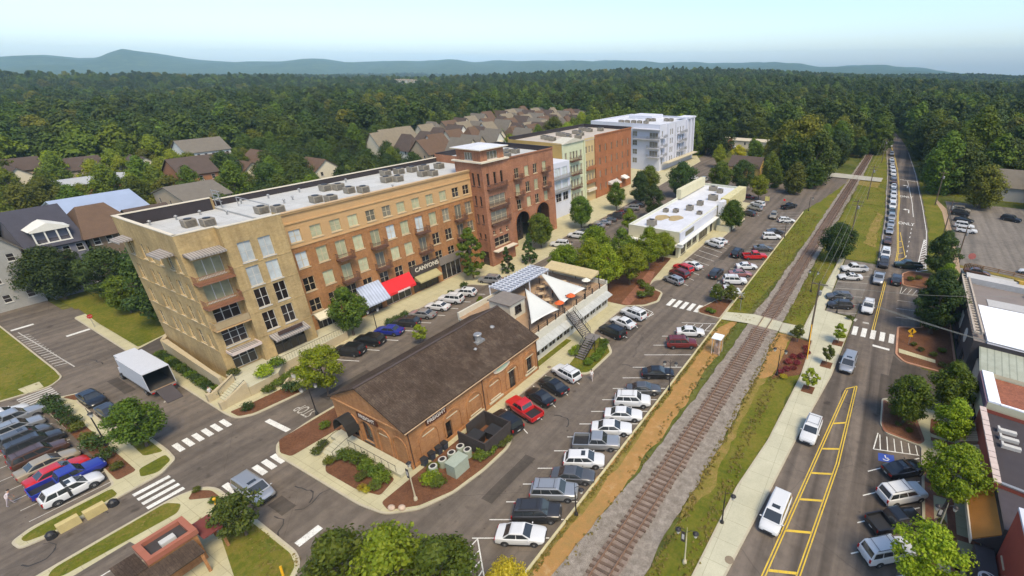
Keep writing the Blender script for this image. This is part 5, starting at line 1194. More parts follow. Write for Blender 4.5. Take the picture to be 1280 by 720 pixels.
for x, y in ((-44.8, 2.6), (-44.8, 6.8), (-46.2, 8.8), (-48.4, 8.8)): MB().box(x - .1, x + .1, y - .1, y + .1, .13, 2.38).build('post', DEPB, K)
kk = MB(); kk.prism([(-50.6, 2.0), (-50.3, 2.0), (-50.0, 8.3), (-50.3, 8.6), (-50.6, 8.6)], .1, .7); kk.prism([(-50.3, 8.6), (-49.2, 8.9), (-49.2, 9.2), (-50.6, 8.95)], .1, .7)
tag(kk.build('kiosk_wall', TW), 'low pale kinked wall beside the salmon kiosk', 'wall')
# ================================================================== RIGHT HAND SIDE SHOPS
DKW = M('charcoal_cladding', (.05, .042, .042), .8, .2, .5)
R1 = wthing('charcoal_shop', 'charcoal shop with white flat roof, lattice parapet and two white signs', 'shop', (26, 84, 0))
m_ = MB(); ops = [(2, 5, .3, 2.6), (8, 12, .3, 2.6), (15, 20, .3, 2.6)]
facade(m_, (14.4, 71.8), Y_, W_, 25.6, 0, 6.4, ops)
for op in ops: window(R1, (14.4, 71.8), Y_, W_, *op, fm=FRAMED, gm=GL_D, nx=3, nz=1, sill=False)
m_.add([(14.4, 93, 6.4), (14.4, 97.4, 6.4), (14.4, 97.2, 7.6), (14.4, 96, 7.4)], [(0, 1, 2, 3)]); m_.quad((14.4, 71.8, 0), (44, 69.0, 0), (44, 69.0, 6.0), (14.4, 71.8, 6.4)); m_.quad((14.4, 97.4, 0), (44, 94, 0), (44, 94, 6.6), (14.4, 97.4, 6.6)); m_.quad((44, 69, 0), (44, 94, 0), (44, 94, 6.6), (44, 69, 6.0))
m_.build('wall', DKW, R1)
m_ = MB(); m_.poly([(14.5, 71.9, 5.9), (44, 69.1, 5.9), (44, 93.9, 5.9), (14.5, 97.3, 5.9)]); m_.build('roof', M('brown_grey_roof', (.2, .17, .15), .85, .2, .4), R1)
m_ = MB(); m_.prism([(16.1, 72.6), (44, 69.9), (44, 83.2), (16.1, 85.2)], 5.902, 6.3); m_.build('white_roof', M('glossy_white_roof', (.86, .88, .92), .5, .04), R1)
m_ = MB(); m_.prism([(17.6, 86.2), (44, 84.2), (44, 87.2), (17.6, 89.0)], 5.902, 6.0); m_.build('roof_panel', ROOFG, R1)
m_ = MB()
for k in range(24): m_.box(14.5, 15.6, 74.0 + k * .95, 74.35 + k * .95, 6.42, 6.7)
m_.box(14.45, 14.7, 73.8, 96.6, 6.701, 6.95); m_.box(15.4, 15.65, 73.8, 96.6, 6.701, 6.95); m_.build('lattice_parapet', M('weathered_lattice', (.4, .34, .27), .85, .3, 2), R1)
m_ = MB(); m_.hexa([(15.2, 95.4, 5.92), (30, 93.2, 5.92), (30, 95.0, 5.92), (15.2, 97.1, 5.92), (15.2, 95.4, 6.9), (30, 93.2, 6.9), (30, 95, 7.2), (15.2, 97.1, 7.2)]); m_.build('rear_parapet', ROOFG, R1)
m_ = MB(); m_.hexa([(22.4, 95.4, 6.3), (34, 93.6, 6.3), (34, 97.2, 6.3), (22.4, 99, 6.3), (22.4, 95.4, 7.6), (34, 93.6, 7.6), (34, 97.2, 6.6), (22.4, 99, 6.6)]); m_.build('yellow_awning', stripemat('yellow_awning', (.6, .36, .05), (.52, .3, .04), 0, 1.2, .8), R1)
for s0, kind in ((83.6, 'q'), (77.3, 'o')):
 m_ = MB()
 if kind == 'q': m_.hexa([(14.3, s0 - .9, 2.9), (14.38, s0 - .9, 2.9), (14.38, s0 + .9, 2.9), (14.3, s0 + .9, 2.9), (14.3, s0 - .9, 5.2), (14.38, s0 - .9, 5.2), (14.38, s0 + .9, 5.2), (14.3, s0 + .9, 5.2)])
 else: m_.add([(14.3, s0 + .95 * math.cos(a), 4.4 + 1.1 * math.sin(a)) for a in np.linspace(0, 6.283, 21)[:-1]] + [(14.38, s0 + .95 * math.cos(a), 4.4 + 1.1 * math.sin(a)) for a in np.linspace(0, 6.283, 21)[:-1]], [tuple(range(20)), *[(i, 20 + i, 20 + (i + 1) % 20, (i + 1) % 20) for i in range(20)]])
 m_.build('sign_board', FRAMEW, R1)
for x, y in ((24.0, 92.6), (27.5, 92)):
 v = MB(); v.lathe([(.5, 0), (.5, .8), (.7, .9), (.3, 1.2)], (x, y, 5.9), 12); tag(v.build('roof_fan', GALV), 'rusty pale roof fan behind the yellow awning of the charcoal shop', 'roof vent', 'roof fans on the charcoal shop')
R2 = wthing('ribbed_roof_shop', 'beige shop under a ribbed pale green metal roof between two shops', 'shop', (26, 68, 0))
m_ = MB(); m_.prism([(15.4, 65.4), (44, 61.2), (44, 68.9), (15.4, 71.7)], 0, 3.9); m_.build('wall', M('beige_wall', (.42, .36, .28), .9), R2)
m_ = MB(); m_.hexa([(15.2, 66.8, 3.92), (44, 62.9, 3.92), (44, 68.95, 5.6), (15.2, 71.75, 5.6), (15.2, 66.8, 4.05), (44, 62.9, 4.05), (44, 68.95, 5.75), (15.2, 71.75, 5.75)])
m_.build('roof', stripemat('ribbed_pale_metal', (.36, .38, .3), (.26, .28, .22), 0, 1.3, .5, .1, .8), R2)
m_ = MB(); m_.lathe([(.7, 0), (.72, 1.2), (.5, 1.3)], (14.5, 66.2, .13), 14); tag(m_.build('utility_tank', M('teal_green_paint', (.16, .36, .26), .6)), 'squat teal green tank standing by the beige shop wall', 'tank')
R3 = wthing('rusty_roof_shop', 'cream walled shop with rust brown metal roof and white parapet', 'shop', (26, 60, 0))
m_ = MB(); ops = [(1.0, 5.6, .2, 2.6)]
facade(m_, (14.6, 57.2), Y_, W_, 7.0, 0, 6.2, ops); window(R3, (14.6, 57.2), Y_, W_, *ops[0], fm=FRAMED, gm=GL_D, nx=4, nz=1, sill=False)
m_.quad((14.6, 57.2, 0), (44, 53.2, 0), (44, 53.2, 6.2), (14.6, 57.2, 6.2)); m_.quad((14.6, 64.2, 0), (44, 60.2, 0), (44, 60.2, 6.2), (14.6, 64.2, 6.2)); m_.quad((44, 53.2, 0), (44, 60.2, 0), (44, 60.2, 6.2), (44, 53.2, 6.2)); m_.build('wall', CREAMW, R3)
m_ = MB(); m_.poly([(15.7, 57.4, 5.7), (44, 53.5, 5.7), (44, 60.0, 5.7), (15.7, 63.9, 5.7)]); m_.build('roof', M('blotched_rust_roof', (.24, .085, .045), .85, .5, 1.4, fine=6), R3)
m_ = MB(); m_.prism([(14.65, 57.3), (15.75, 57.2), (15.75, 64.0), (14.65, 64.1)], 5.3, 6.35); m_.prism([(15.76, 57.1), (44, 53.25), (44, 53.6), (15.76, 57.4)], 5.3, 6.3); m_.build('parapet', M('bright_white_parapet', (.8, .82, .86), .6), R3)
m_ = MB(); m_.prism([(14.45, 57.2), (14.59, 57.2), (14.59, 64.1), (14.45, 64.1)], 5.2, 6.2); m_.build('fascia', M('purple_grey_trim', (.16, .1, .13), .7), R3)
R4 = wthing('dark_roof_shop', 'red brick shopfront row with dark flat roof and white rooftop vents', 'shop', (26, 50, 0))
m_ = MB(); ops = [(.8 + k * 2.9, 2.9 + k * 2.9, .3, 2.7) for k in range(4)]
facade(m_, (14.0, 44.6), Y_, W_, 12.2, 0, 5.6, ops)
for op in ops: window(R4, (14.0, 44.6), Y_, W_, *op, fm=FRAMED, gm=GL_D, nx=2, nz=1, sill=False)
m_.quad((14, 44.6, 0), (44, 40.4, 0), (44, 40.4, 5.6), (14, 44.6, 5.6)); m_.quad((14, 56.8, 0), (44, 52.6, 0), (44, 52.6, 5.6), (14, 56.8, 5.6)); m_.build('wall', M('red_brick_wall', (.28, .07, .045), .9, .2), R4)
m_ = MB(); m_.poly([(14.3, 44.7, 5.2), (44, 40.5, 5.2), (44, 52.5, 5.2), (14.3, 56.7, 5.2)]); m_.build('roof', M('dark_asphalt_roof', (.05, .042, .044), .9, .25, .5), R4)
m_ = MB()
for k in range(14): m_.box(13.9, 14.5, 44.6 + k * .87, 45.4 + k * .87, 5.6, 5.75 + .02 * (k % 3))
m_.build('parapet_cap', M('pale_pink_coping', (.52, .42, .37), .8, .2), R4)
m_ = MB(); m_.prism([(14.5, 44.5), (44, 40.3), (44, 40.6), (14.5, 44.8)], 5.602, 5.75); m_.build('side_coping', GALV, R4)
TANSL = stripemat('slatted_tan_awning', (.42, .32, .2), (.26, .18, .11), 1, 3.2, .8)
for s0, s1 in ((.6, 5.0), (6.2, 7.8), (8.4, 10.2), (10.5, 11.8)): awning(R4, (14.0, 44.6), Y_, W_, s0, s1, 3.7, 3.0, 1.5, TANSL)
for k in range(3):
 v = MB(); y = 53.6 - k * 1.3; v.box(15.3, 16.9, y - .22, y + .22, 5.2, 5.55); v.box(15.25, 15.45, y - .3, y + .3, 5.551, 5.7)
 tag(v.build('roof_duct', FRAMEW), 'white low duct on the dark flat roof of the brick shops', 'roof duct', 'white ducts on the dark roof')
R5 = wthing('orange_awning_shop', 'charcoal shopfront under a broad sloping orange brown awning with round white emblem', 'shop', (26, 41, 0))
m_ = MB(); m_.prism([(14.2, 39.4), (44, 35.5), (44, 40.2), (14.2, 44.4)], 0, 5.3); m_.build('wall', DKW, R5)
m_ = MB(); m_.prism([(12.75, 33.5), (14.15, 33.5), (14.15, 39.3), (12.75, 39.3)], 0, 2.8); m_.build('entry_box', DKW, R5)
m_ = MB(); m_.poly([(14.3, 39.5, 5.303), (44, 35.6, 5.303), (44, 40.1, 5.303), (14.3, 44.3, 5.303)]); m_.build('roof', M('plum_grey_roof', (.06, .05, .055), .9, .2), R5)
def ring(mb, c, r0, r1, z, n=28, m=0):
 for k in range(n):
  a, b_ = 2 * math.pi * k / n, 2 * math.pi * (k + 1) / n
  mb.quad((c[0] + r0 * math.cos(a), c[1] + r0 * math.sin(a), z), (c[0] + r1 * math.cos(a), c[1] + r1 * math.sin(a), z), (c[0] + r1 * math.cos(b_), c[1] + r1 * math.sin(b_), z), (c[0] + r0 * math.cos(b_), c[1] + r0 * math.sin(b_), z), m)
m_ = MB(); ring(m_, (13.42, 36.0), .62, .72, 2.806); ring(m_, (13.25, 36.2), .28, .42, 2.808); ring(m_, (13.6, 35.85), .3, .4, 2.81); ring(m_, (13.6, 35.85), .001, .16, 2.808); m_.build('emblem', M('white_emblem', (.6, .58, .55), .7), R5)
m_ = MB(); m_.hexa([(12.5, 39.4, 3.0), (14.6, 39.4, 4.9), (14.6, 45.0, 4.9), (12.5, 45.0, 3.0), (12.5, 39.4, 3.12), (14.6, 39.4, 5.05), (14.6, 45.0, 5.05), (12.5, 45.0, 3.12)]); m_.build('awning', M('orange_brown_awning', (.42, .17, .03), .85, .16, .8), R5)
m_ = MB(); m_.box(12.4, 12.5, 39.3, 45.1, 2.6, 3.15); m_.build('awning_edge', COPE, R5)
m_ = MB(); m_.add([(12.52, 39.38, 3.0), (14.6, 39.38, 4.9), (14.6, 39.38, 3.0), (12.52, 39.3, 3.0), (14.6, 39.3, 4.9), (14.6, 39.3, 3.0)], [(0, 1, 2), (5, 4, 3), (0, 3, 4, 1), (2, 1, 4, 5), (0, 2, 5, 3)]); m_.build('awning_cheek', DKW, R5)
R6 = wthing('red_brick_shop', 'red painted brick building with tan windows and white parapet at the right edge', 'shop', (28, 34, 0))
m_ = MB(); ops = [(1.4, 2.6, 3.6, 5.8), (3.4, 4.6, 3.6, 5.8), (5.4, 6.6, 3.6, 5.8)]
facade(m_, (14.35, 31.5), Y_, W_, 7.6, 0, 8.0, ops)
for op in ops: window(R6, (14.35, 31.5), Y_, W_, *op, fm=FRAMET, gm=GL_D, nx=1, nz=2)
m_.prism([(14.36, 31.5), (44, 27.5), (44, 35.1), (14.36, 39.1)], 0, 7.98); m_.build('wall', M('red_painted_brick', (.3, .055, .03), .9, .15), R6)
m_ = MB(); m_.prism([(14.3, 31.4), (14.8, 31.4), (14.8, 39.1), (14.3, 39.1)], 7.982, 8.2); m_.prism([(14.81, 31.4), (44, 27.4), (44, 35.1), (14.81, 39.1)], 7.982, 8.1); m_.build('roof', WHITEP, R6)
# ================================================================== HOUSES
def house(name, label, x0, x1, y0, y1, ze, zr, wallm, roofm, ridge='x', zb=0.0, hip=0.0, wins=True, over=.45, group=None, front='E', nwin=3, floors=2, chimney=False, simple=False):
 cx, cy = (x0 + x1) / 2, (y0 + y1) / 2
 h = wthing(name, label, 'house', (cx, cy, zb), group)
 w_ = MB(); ops = []
 if wins and not simple:
  for fl in range(floors):
   zt = zb + (ze - zb) * (fl + .82) / floors
   for side, Ln in (('E', y1 - y0), ('S', x1 - x0)):
    for k in range(nwin):
     c = Ln * (k + .5) / nwin; ops.append((side, c - .5, c + .5, zt - 1.4, zt))
 facade(w_, (x1, y0), Y_, E_, y1 - y0, zb, ze, [q[1:] for q in ops if q[0] == 'E'], depth=.12)
 facade(w_, (x0, y0), E_, S_, x1 - x0, zb, ze, [q[1:] for q in ops if q[0] == 'S'], depth=.12)
 w_.quad((x0, y0, zb), (x0, y1, zb), (x0, y1, ze), (x0, y0, ze)); w_.quad((x0, y1, zb), (x1, y1, zb), (x1, y1, ze), (x0, y1, ze))
 if not hip:
  if ridge == 'x':
   for x in (x0, x1): w_.add([(x, y0, ze), (x, y1, ze), (x, cy, zr)], [(0, 1, 2)])
  else:
   for y in (y0, y1): w_.add([(x0, y, ze), (x1, y, ze), (cx, y, zr)], [(0, 1, 2)])
 w_.build('wall', wallm, h)
 for side, a, b_, za, zt in ops:
  if side == 'E': window(h, (x1, y0), Y_, E_, a, b_, za, zt, depth=.12, fm=FRAMEW, gm=GL_D, nx=1, nz=2)
  else: window(h, (x0, y0), E_, S_, a, b_, za, zt, depth=.12, fm=FRAMEW, gm=GL_D, nx=1, nz=2)
 r_ = MB(); t_ = .14; X0, X1, Y0, Y1 = x0 - over, x1 + over, y0 - over, y1 + over
 if ridge == 'x':
  s = (zr - ze) / ((y1 - y0) / 2); zo = ze - over * s + .02; A0, A1 = (X0 + hip, X1 - hip) if hip else (X0, X1)
  top = [(X0, Y0, zo), (X1, Y0, zo), (X1, Y1, zo), (X0, Y1, zo), (A0, cy, zr + .02), (A1, cy, zr + .02)]
  faces = [(0, 1, 5, 4), (2, 3, 4, 5)] + ([(1, 2, 5), (3, 0, 4)] if hip else [])
 else:
  s = (zr - ze) / ((x1 - x0) / 2); zo = ze - over * s + .02; B0, B1 = (Y0 + hip, Y1 - hip) if hip else (Y0, Y1)
  top = [(X0, Y0, zo), (X1, Y0, zo), (X1, Y1, zo), (X0, Y1, zo), (cx, B0, zr + .02), (cx, B1, zr + .02)]
  faces = [(1, 2, 5, 4), (3, 0, 4, 5)] + ([(0, 1, 4), (2, 3, 5)] if hip else [])
 r_.add(top, faces); ro = r_.build('roof', roofm, h); ORG[ro.name] = ORG[h.name]
 md = ro.modifiers.new('thickness', 'SOLIDIFY'); md.thickness = t_; md.offset = 1
 if chimney:
  c = MB(); c.box(cx - .5, cx + .5, cy + .6, cy + 1.5, ze, zr + 1.2); c.build('chimney', DEPB, ro)
 return h
RF_NAVY = M('navy_shingles', (.05, .048, .06), .9, .22, .8, fine=6); RF_BRN = M('warm_brown_shingles', (.115, .07, .042), .9, .2, .8, fine=6)
RF_GRY = M('grey_brown_shingles', (.15, .13, .1), .9, .2, .8, fine=6); RF_PLUM = M('plum_brown_shingles', (.082, .058, .044), .9, .22, .8, fine=6); RF_TAN = M('tan_shingles', (.2, .165, .11), .9, .2, .8, fine=6)
RF_MET = M('pale_blue_metal_roof', (.36, .42, .52), .4, .14, .3, .2)
NAVYW = M('slate_blue_siding', (.16, .16, .19), .8, .15); BRNW = M('brown_siding', (.17, .125, .085), .85, .15); CRW = M('cream_siding', (.62, .55, .4), .8, .1); WHW = M('white_siding', (.66, .64, .56), .8, .08)
YLW = M('yellow_siding', (.55, .36, .1), .8, .1); TNW = M('tan_siding', (.4, .31, .2), .85, .12); BRW = M('brick_red_side', (.34, .15, .07), .9, .15)
na = house('navy_townhouse', 'slate blue townhouse with navy roof and white columned dormer', -149, -133, 19.4, 26.6, 10.0, 15.6, NAVYW, RF_NAVY, 'y', nwin=4, floors=3)
# dormer with columns facing the street
d_ = MB(); d_.box(-137.2, -133.2, 20.6, 25.4, 10.2, 10.5)
for k in range(4): d_.box(-133.6, -133.35, 20.7 + k * 1.5, 20.9 + k * 1.5, 10.501, 12.6)
d_.box(-137, -133.2, 20.5, 25.6, 12.6, 12.85); d_.add([(-133.2, 20.3, 12.85), (-133.2, 25.8, 12.85), (-133.2, 23.05, 14.0), (-138, 20.3, 12.85), (-138, 25.8, 12.85), (-138, 23.05, 14.0)], [(0, 1, 2), (0, 2, 5, 3), (1, 4, 5, 2)])
q = d_.build('dormer', WHW, na); ORG[q.name] = ORG[na.name]
d_ = MB(); d_.box(-136.9, -134.2, 20.9, 25.2, 10.502, 12.59); d_.build('dormer_back_wall', NAVYW, q)  # wall behind the dormer columns, in the house's slate blue siding
house('brown_townhouse', 'brown townhouse with wide warm brown hipped roof beside the navy one', -147, -132.6, 27.2, 34.6, 10.4, 14.6, BRNW, RF_BRN, 'y', hip=2.5, nwin=4, floors=3, over=.9)
house('grey_townhouse', 'plain grey brown townhouse tucked behind the tan end wall', -146, -132.2, 35.4, 42, 9.4, 12.6, BRNW, RF_PLUM, 'y', nwin=3, floors=3)
house('pale_townhouse', 'pale grey sided townhouse with steep gables at the left edge', -152, -134, 10, 18.6, 10.5, 16, M('weathered_grey_siding', (.31, .3, .27), .85, .15), RF_GRY, 'x', nwin=3, floors=3)
house('blue_roof_house', 'long house with pale blue metal roof and white upper wall', -186, -166, 32.5, 47.0, 7.2, 10.4, WHW, RF_MET, 'y', nwin=7, floors=2)
house('low_white_house', 'low cream roofed house behind the navy roof', -186, -168, 18, 29, 6.2, 8.2, WHW, M('cream_metal_roof', (.5, .47, .36), .6), 'y', nwin=4, floors=1)
house('grey_roof_house', 'grey gabled house tucked behind the tan building roof', -170, -152, 50, 60, 9.5, 12.0, TNW, RF_GRY, 'y', nwin=3)
house('orange_wall_row', 'long low row with pale flat roof and orange end walls', -237, -222, 39, 62, 6.2, 7.0, BRW, M('pale_grey_roof', (.38, .38, .36), .8, .1), 'y', nwin=5, floors=1)
house('brown_gable_house', 'brown roofed house with orange brick gable among yellow green trees', -209, -196, 66, 76, 8.5, 13, BRW, RF_PLUM, 'y', nwin=3)
house('white_manor', 'white two storey house with grey roof standing above the trees', -256, -243, 86, 101, 9.0, 13.2, WHW, RF_GRY, 'y', nwin=6, floors=2)
for k, (x, y, s, rm, lab) in enumerate(((-268, 62, 13, RF_PLUM, 'plum roofed house left of the white manor in the trees'), (-252, 74, 12, RF_PLUM, 'plum brown roof in front of the white manor'), (-232, 90, 12, RF_PLUM, 'wide brown roof right of the white manor'), (-226, 104, 13, RF_BRN, 'warm brown roof at the right end of the manor row'), (-285, 50, 13, RF_PLUM, 'brown roofed house above the long orange row'), (-262, 44, 11, RF_PLUM, 'brown roof directly behind the long pale row'), (-250, 30, 11, RF_PLUM, 'dark brown house low at the left edge'), (-205, 88, 11, RF_BRN, 'low warm brown roof behind the apartment rear'), (-196, 16, 12, RF_PLUM, 'dark roofed house with white porch at the far left'), (-188, 104, 12, RF_BRN, 'brown roof half hidden behind the apartment parapet'))):
 house('wooded_house', lab, x - s / 2, x + s / 2, y - s * .4, y + s * .4, 5.4, 9.0, CRW if k % 2 else TNW, rm, 'x' if k % 2 else 'y', nwin=2, simple=k in (4, 5, 8))
rngh = random.Random(5); roofs_ = [RF_GRY, RF_TAN, RF_PLUM, RF_BRN]; walls_ = [CRW, TNW, WHW]
mid = []
for y_ in range(142, 305, 12):
 for q_ in (17, 3, -12, -27, -42):
  x_ = -163 - (y_ - 140) * .3 + q_ + rngh.uniform(-2, 2)
  if not (q_ == 17 and y_ < 190): mid.append((x_, y_ + rngh.uniform(-2.5, 2.5) + (6 if q_ in (3, -27) else 0)))
for k, (x, y) in enumerate(mid):
 s = rngh.uniform(9.5, 12); q = s * .4
 h_ = house('suburban_house', 'tan gabled house in the close packed row behind the apartment tower', x - s / 2, x + s / 2, y - q, y + q, 7.0, 12 + rngh.random() * 1.2, walls_[k % 3], roofs_[k * 7 % 4], 'xy'[k % 2], hip=rngh.choice([0, 0, 2.5]), nwin=2, simple=k > 14 or k % 5 > 2, group='close packed tan houses behind the tower')
 if k % 2 == 0:
  g_ = MB(); g_.add([(x + s / 2 + 1.6, y - 2, 6.6), (x + s / 2 + 1.6, y + 2, 6.6), (x + s / 2 + 1.6, y, 9.2), (x, y - 2, 6.6), (x, y + 2, 6.6), (x, y, 9.2)], [(0, 1, 2), (0, 2, 5, 3), (1, 4, 5, 2)]); g_.box(x + s / 2 + .01, x + s / 2 + 1.5, y - 1.8, y + 1.8, 0, 6.6)
  g_.build('porch_gable', walls_[(k + 1) % 3], h_)
house('yellow_gable_house', 'cream house with yellow gable and tan roof left of the white block', -206, -190, 330, 344, 8, 13, YLW, RF_TAN, 'y', nwin=4)
for k in range(7):
 x, y = -965 + k * 18, 748 - k * 5
 zb_ = float(terrain(x, y)); zb_ = max(zb_, -2); house('hill_house', 'pale cream house in the row on the distant wooded hill', x - 9, x + 9, y - 8, y + 8, zb_ + 9, zb_ + 16, CRW, RF_TAN, 'y', zb=zb_, simple=True, group='distant pale houses on the hill')
for k, (x, y) in enumerate(((-240, 450), (-216, 470), (-190, 488), (-172, 455), (-150, 500), (-205, 530), (-178, 545), (-148, 470), (-120, 520), (-132, 560), (-230, 580), (-166, 600), (-110, 455), (-196, 640), (-150, 650), (-88, 540))):
 zb_ = float(terrain(x, y)); house('valley_house', 'small tan roofed house among the trees beyond the white block', x - 6, x + 6, y - 5, y + 5, zb_ + 7, zb_ + 12, walls_[k % 3], roofs_[k % 2], 'xy'[k % 2], zb=zb_, simple=True, group='small houses among trees beyond the white block')
house('ochre_cottage', 'brown roofed cottage with ochre end wall behind the low white restaurant', -57, -45, 190, 200, 4.2, 7.4, YLW, RF_PLUM, 'x', nwin=3, floors=1)
house('red_brown_shop', 'small red brown building right of the white block', -88, -76, 246, 256, 5.5, 6.5, BRW, RF_BRN, 'x', nwin=3, floors=1)
house('pale_shed', 'long low pale flat roofed shed beyond the red brown building', -84, -58, 262, 270, 4, 4.8, CRW, M('pale_shed_roof', (.5, .44, .32), .8), 'x', nwin=3, floors=1)
house('grey_cottage', 'grey cottage with two white shuttered windows at the right edge', 31, 43, 195, 206, 4.6, 9.2, M('grey_siding', (.36, .34, .3), .8, .08), RF_GRY, 'x', nwin=2, floors=1)
house('low_brown_store', 'low brown shed under the big oaks on the right', 26, 38, 225, 233, 3.6, 5.4, TNW, RF_PLUM, 'x', nwin=2, floors=1)
# ================================================================== TREES
def leafmat(name, dark, mid, light, trans=.25, lohi=(.75, 1.3), con=.7):
 m, t, b = newmat(name)
 g = t.nodes.new('ShaderNodeNewGeometry'); oi = t.nodes.new('ShaderNodeObjectInfo')
 cl_ = lambda a, k: tuple(m_ + (q_ - m_) * k for q_, m_ in zip(a, mid))
 c = ramp(t, g.outputs['Random Per Island'], [(0.0, cl_(dark, con)), (.5, mid), (1.0, cl_(light, con))])
 hv = t.nodes.new('ShaderNodeHueSaturation'); L(t, c, hv.inputs['Color'])
 for nm, lo, hi in (('Hue', .478, .512), ('Value', lohi[0], lohi[1])):
  mr = t.nodes.new('ShaderNodeMapRange'); mr.inputs[3].default_value = lo; mr.inputs[4].default_value = hi
  if nm == 'Value':
   fm = t.nodes.new('ShaderNodeMath'); fm.operation = 'FRACT'; mm = t.nodes.new('ShaderNodeMath'); mm.operation = 'MULTIPLY'; mm.inputs[1].default_value = 7.31
   L(t, oi.outputs['Random'], mm.inputs[0]); L(t, mm.outputs[0], fm.inputs[0]); L(t, fm.outputs[0], mr.inputs[0])
  else: L(t, oi.outputs['Random'], mr.inputs[0])
  L(t, mr.outputs[0], hv.inputs[nm])
 L(t, hv.outputs[0], b.inputs['Base Color']); b.inputs['Roughness'].default_value = .65; b.inputs['Specular IOR Level'].default_value = .25
 tr = t.nodes.new('ShaderNodeBsdfTranslucent'); L(t, hv.outputs[0], tr.inputs['Color'])
 ms = t.nodes.new('ShaderNodeMixShader'); ms.inputs[0].default_value = trans
 out = t.nodes['Material Output']; L(t, b.outputs[0], ms.inputs[1]); L(t, tr.outputs[0], ms.inputs[2]); L(t, ms.outputs[0], out.inputs['Surface'])
 return m
LF_BRIGHT = leafmat('bright_leaves', (.09, .14, .005), (.17, .23, .01), (.29, .32, .025), .3)
LF_LIME = leafmat('lime_leaves', (.11, .185, .005), (.21, .3, .01), (.34, .4, .03), .35)
LF_MID = leafmat('mid_green_leaves', (.045, .085, .006), (.085, .135, .01), (.15, .195, .018))
LF_DARK = leafmat('dark_leaves', (.02, .045, .008), (.038, .072, .012), (.07, .11, .018), .2)
LF_OLIVE = leafmat('olive_leaves', (.045, .07, .008), (.085, .11, .012), (.15, .16, .025))
LF_YELL = leafmat('yellow_leaves', (.25, .24, .01), (.42, .36, .02), (.55, .46, .05), .35)
LF_RED = leafmat('red_shrub_leaves', (.12, .02, .015), (.2, .035, .03), (.3, .07, .06))
BARK = M('bark', (.11, .08, .055), .95, .3, 3)
def leaf_mesh(name, clumps, per, size, seed, mat, up=.35, rnd=.42):
 """clumps: (x, y, z, r) arrays; many small leaf faces spread through each clump's outer volume"""
 r = np.random.default_rng(seed); cl = np.array(clumps); n = len(cl) * per
 c = np.repeat(cl, per, 0)
 d = r.normal(size=(n, 3)); d /= np.linalg.norm(d, axis=1, keepdims=True)
 rad = c[:, 3:4] * (r.random((n, 1)) ** .45)
 p = c[:, :3] + d * rad * np.array([1, 1, .8])
 nn = d * 1.0 + r.normal(size=(n, 3)) * rnd + np.array([0, 0, up]); nn /= np.linalg.norm(nn, axis=1, keepdims=True)
 a = np.cross(nn, r.normal(size=(n, 3))); a /= np.linalg.norm(a, axis=1, keepdims=True); b = np.cross(nn, a)
 s = size * (.6 + .8 * r.random((n, 1)))
 asp = .55 + .3 * r.random((n, 1))
 v = np.empty((n, 4, 3)); v[:, 0] = p - a * s * .5; v[:, 1] = p + b * s * .5 * asp - a * s * .05; v[:, 2] = p + a * s * .55 + nn * s * .08; v[:, 3] = p - b * s * .5 * asp - a * s * .05
 me = bpy.data.meshes.new(name)
 me.vertices.add(n * 4); me.vertices.foreach_set('co', v.reshape(-1).astype(np.float32))
 me.loops.add(n * 4); me.loops.foreach_set('vertex_index', np.arange(n * 4, dtype=np.int32))
 me.polygons.add(n); me.polygons.foreach_set('loop_start', np.arange(0, n * 4, 4, dtype=np.int32)); me.polygons.foreach_set('loop_total', np.full(n, 4, np.int32))
 me.materials.append(mat); me.update(); me.validate()
 return me
def crown_clumps(shape, n, seed, h, w, base):
 """clump centres for a crown; base = height of the lowest foliage; h = top; w = widest diameter"""
 r = random.Random(seed); out = []; H = h - base
 lob = [(r.uniform(0, 6.28), r.uniform(.25, .8), r.uniform(.75, 1.18)) for _ in range(6)]
 while len(out) < n:
  u = r.random(); an = r.uniform(0, 6.283)
  if shape == 'round': prof = math.sin(math.pi * (.12 + .84 * u)) ** .75
  elif shape == 'oval': prof = math.sin(math.pi * (.1 + .86 * u)) ** .9 * (1.05 - .3 * u)
  elif shape == 'cone': prof = (1 - u) ** .8 * .95 + .06
  elif shape == 'column': prof = min(1, 3.5 * u + .45) * (1 - max(0, u - .55) / .45 * .8)
  elif shape == 'vase': prof = .35 + .65 * math.sin(math.pi * (.05 + .8 * u)) if u < .9 else .45
  else: prof = math.sin(math.pi * (.2 + .75 * u))
  k = 1.0
  for la, lu, lk in lob:
   da = abs((an - la + math.pi) % 6.283 - math.pi)
   if da < .8 and abs(u - lu) < .3: k *= 1 + (lk - 1) * (1 - da / .8)
  rad = prof * w / 2 * k * (.35 + .65 * math.sqrt(r.random()))
  cr = w * r.uniform(.10, .17) * (.6 if shape in ('cone', 'column') else 1)
  out.append((max(0, rad - cr * .5) * math.cos(an), max(0, rad - cr * .5) * math.sin(an), base + H * u * .94 + .02 * H, cr))
 return out
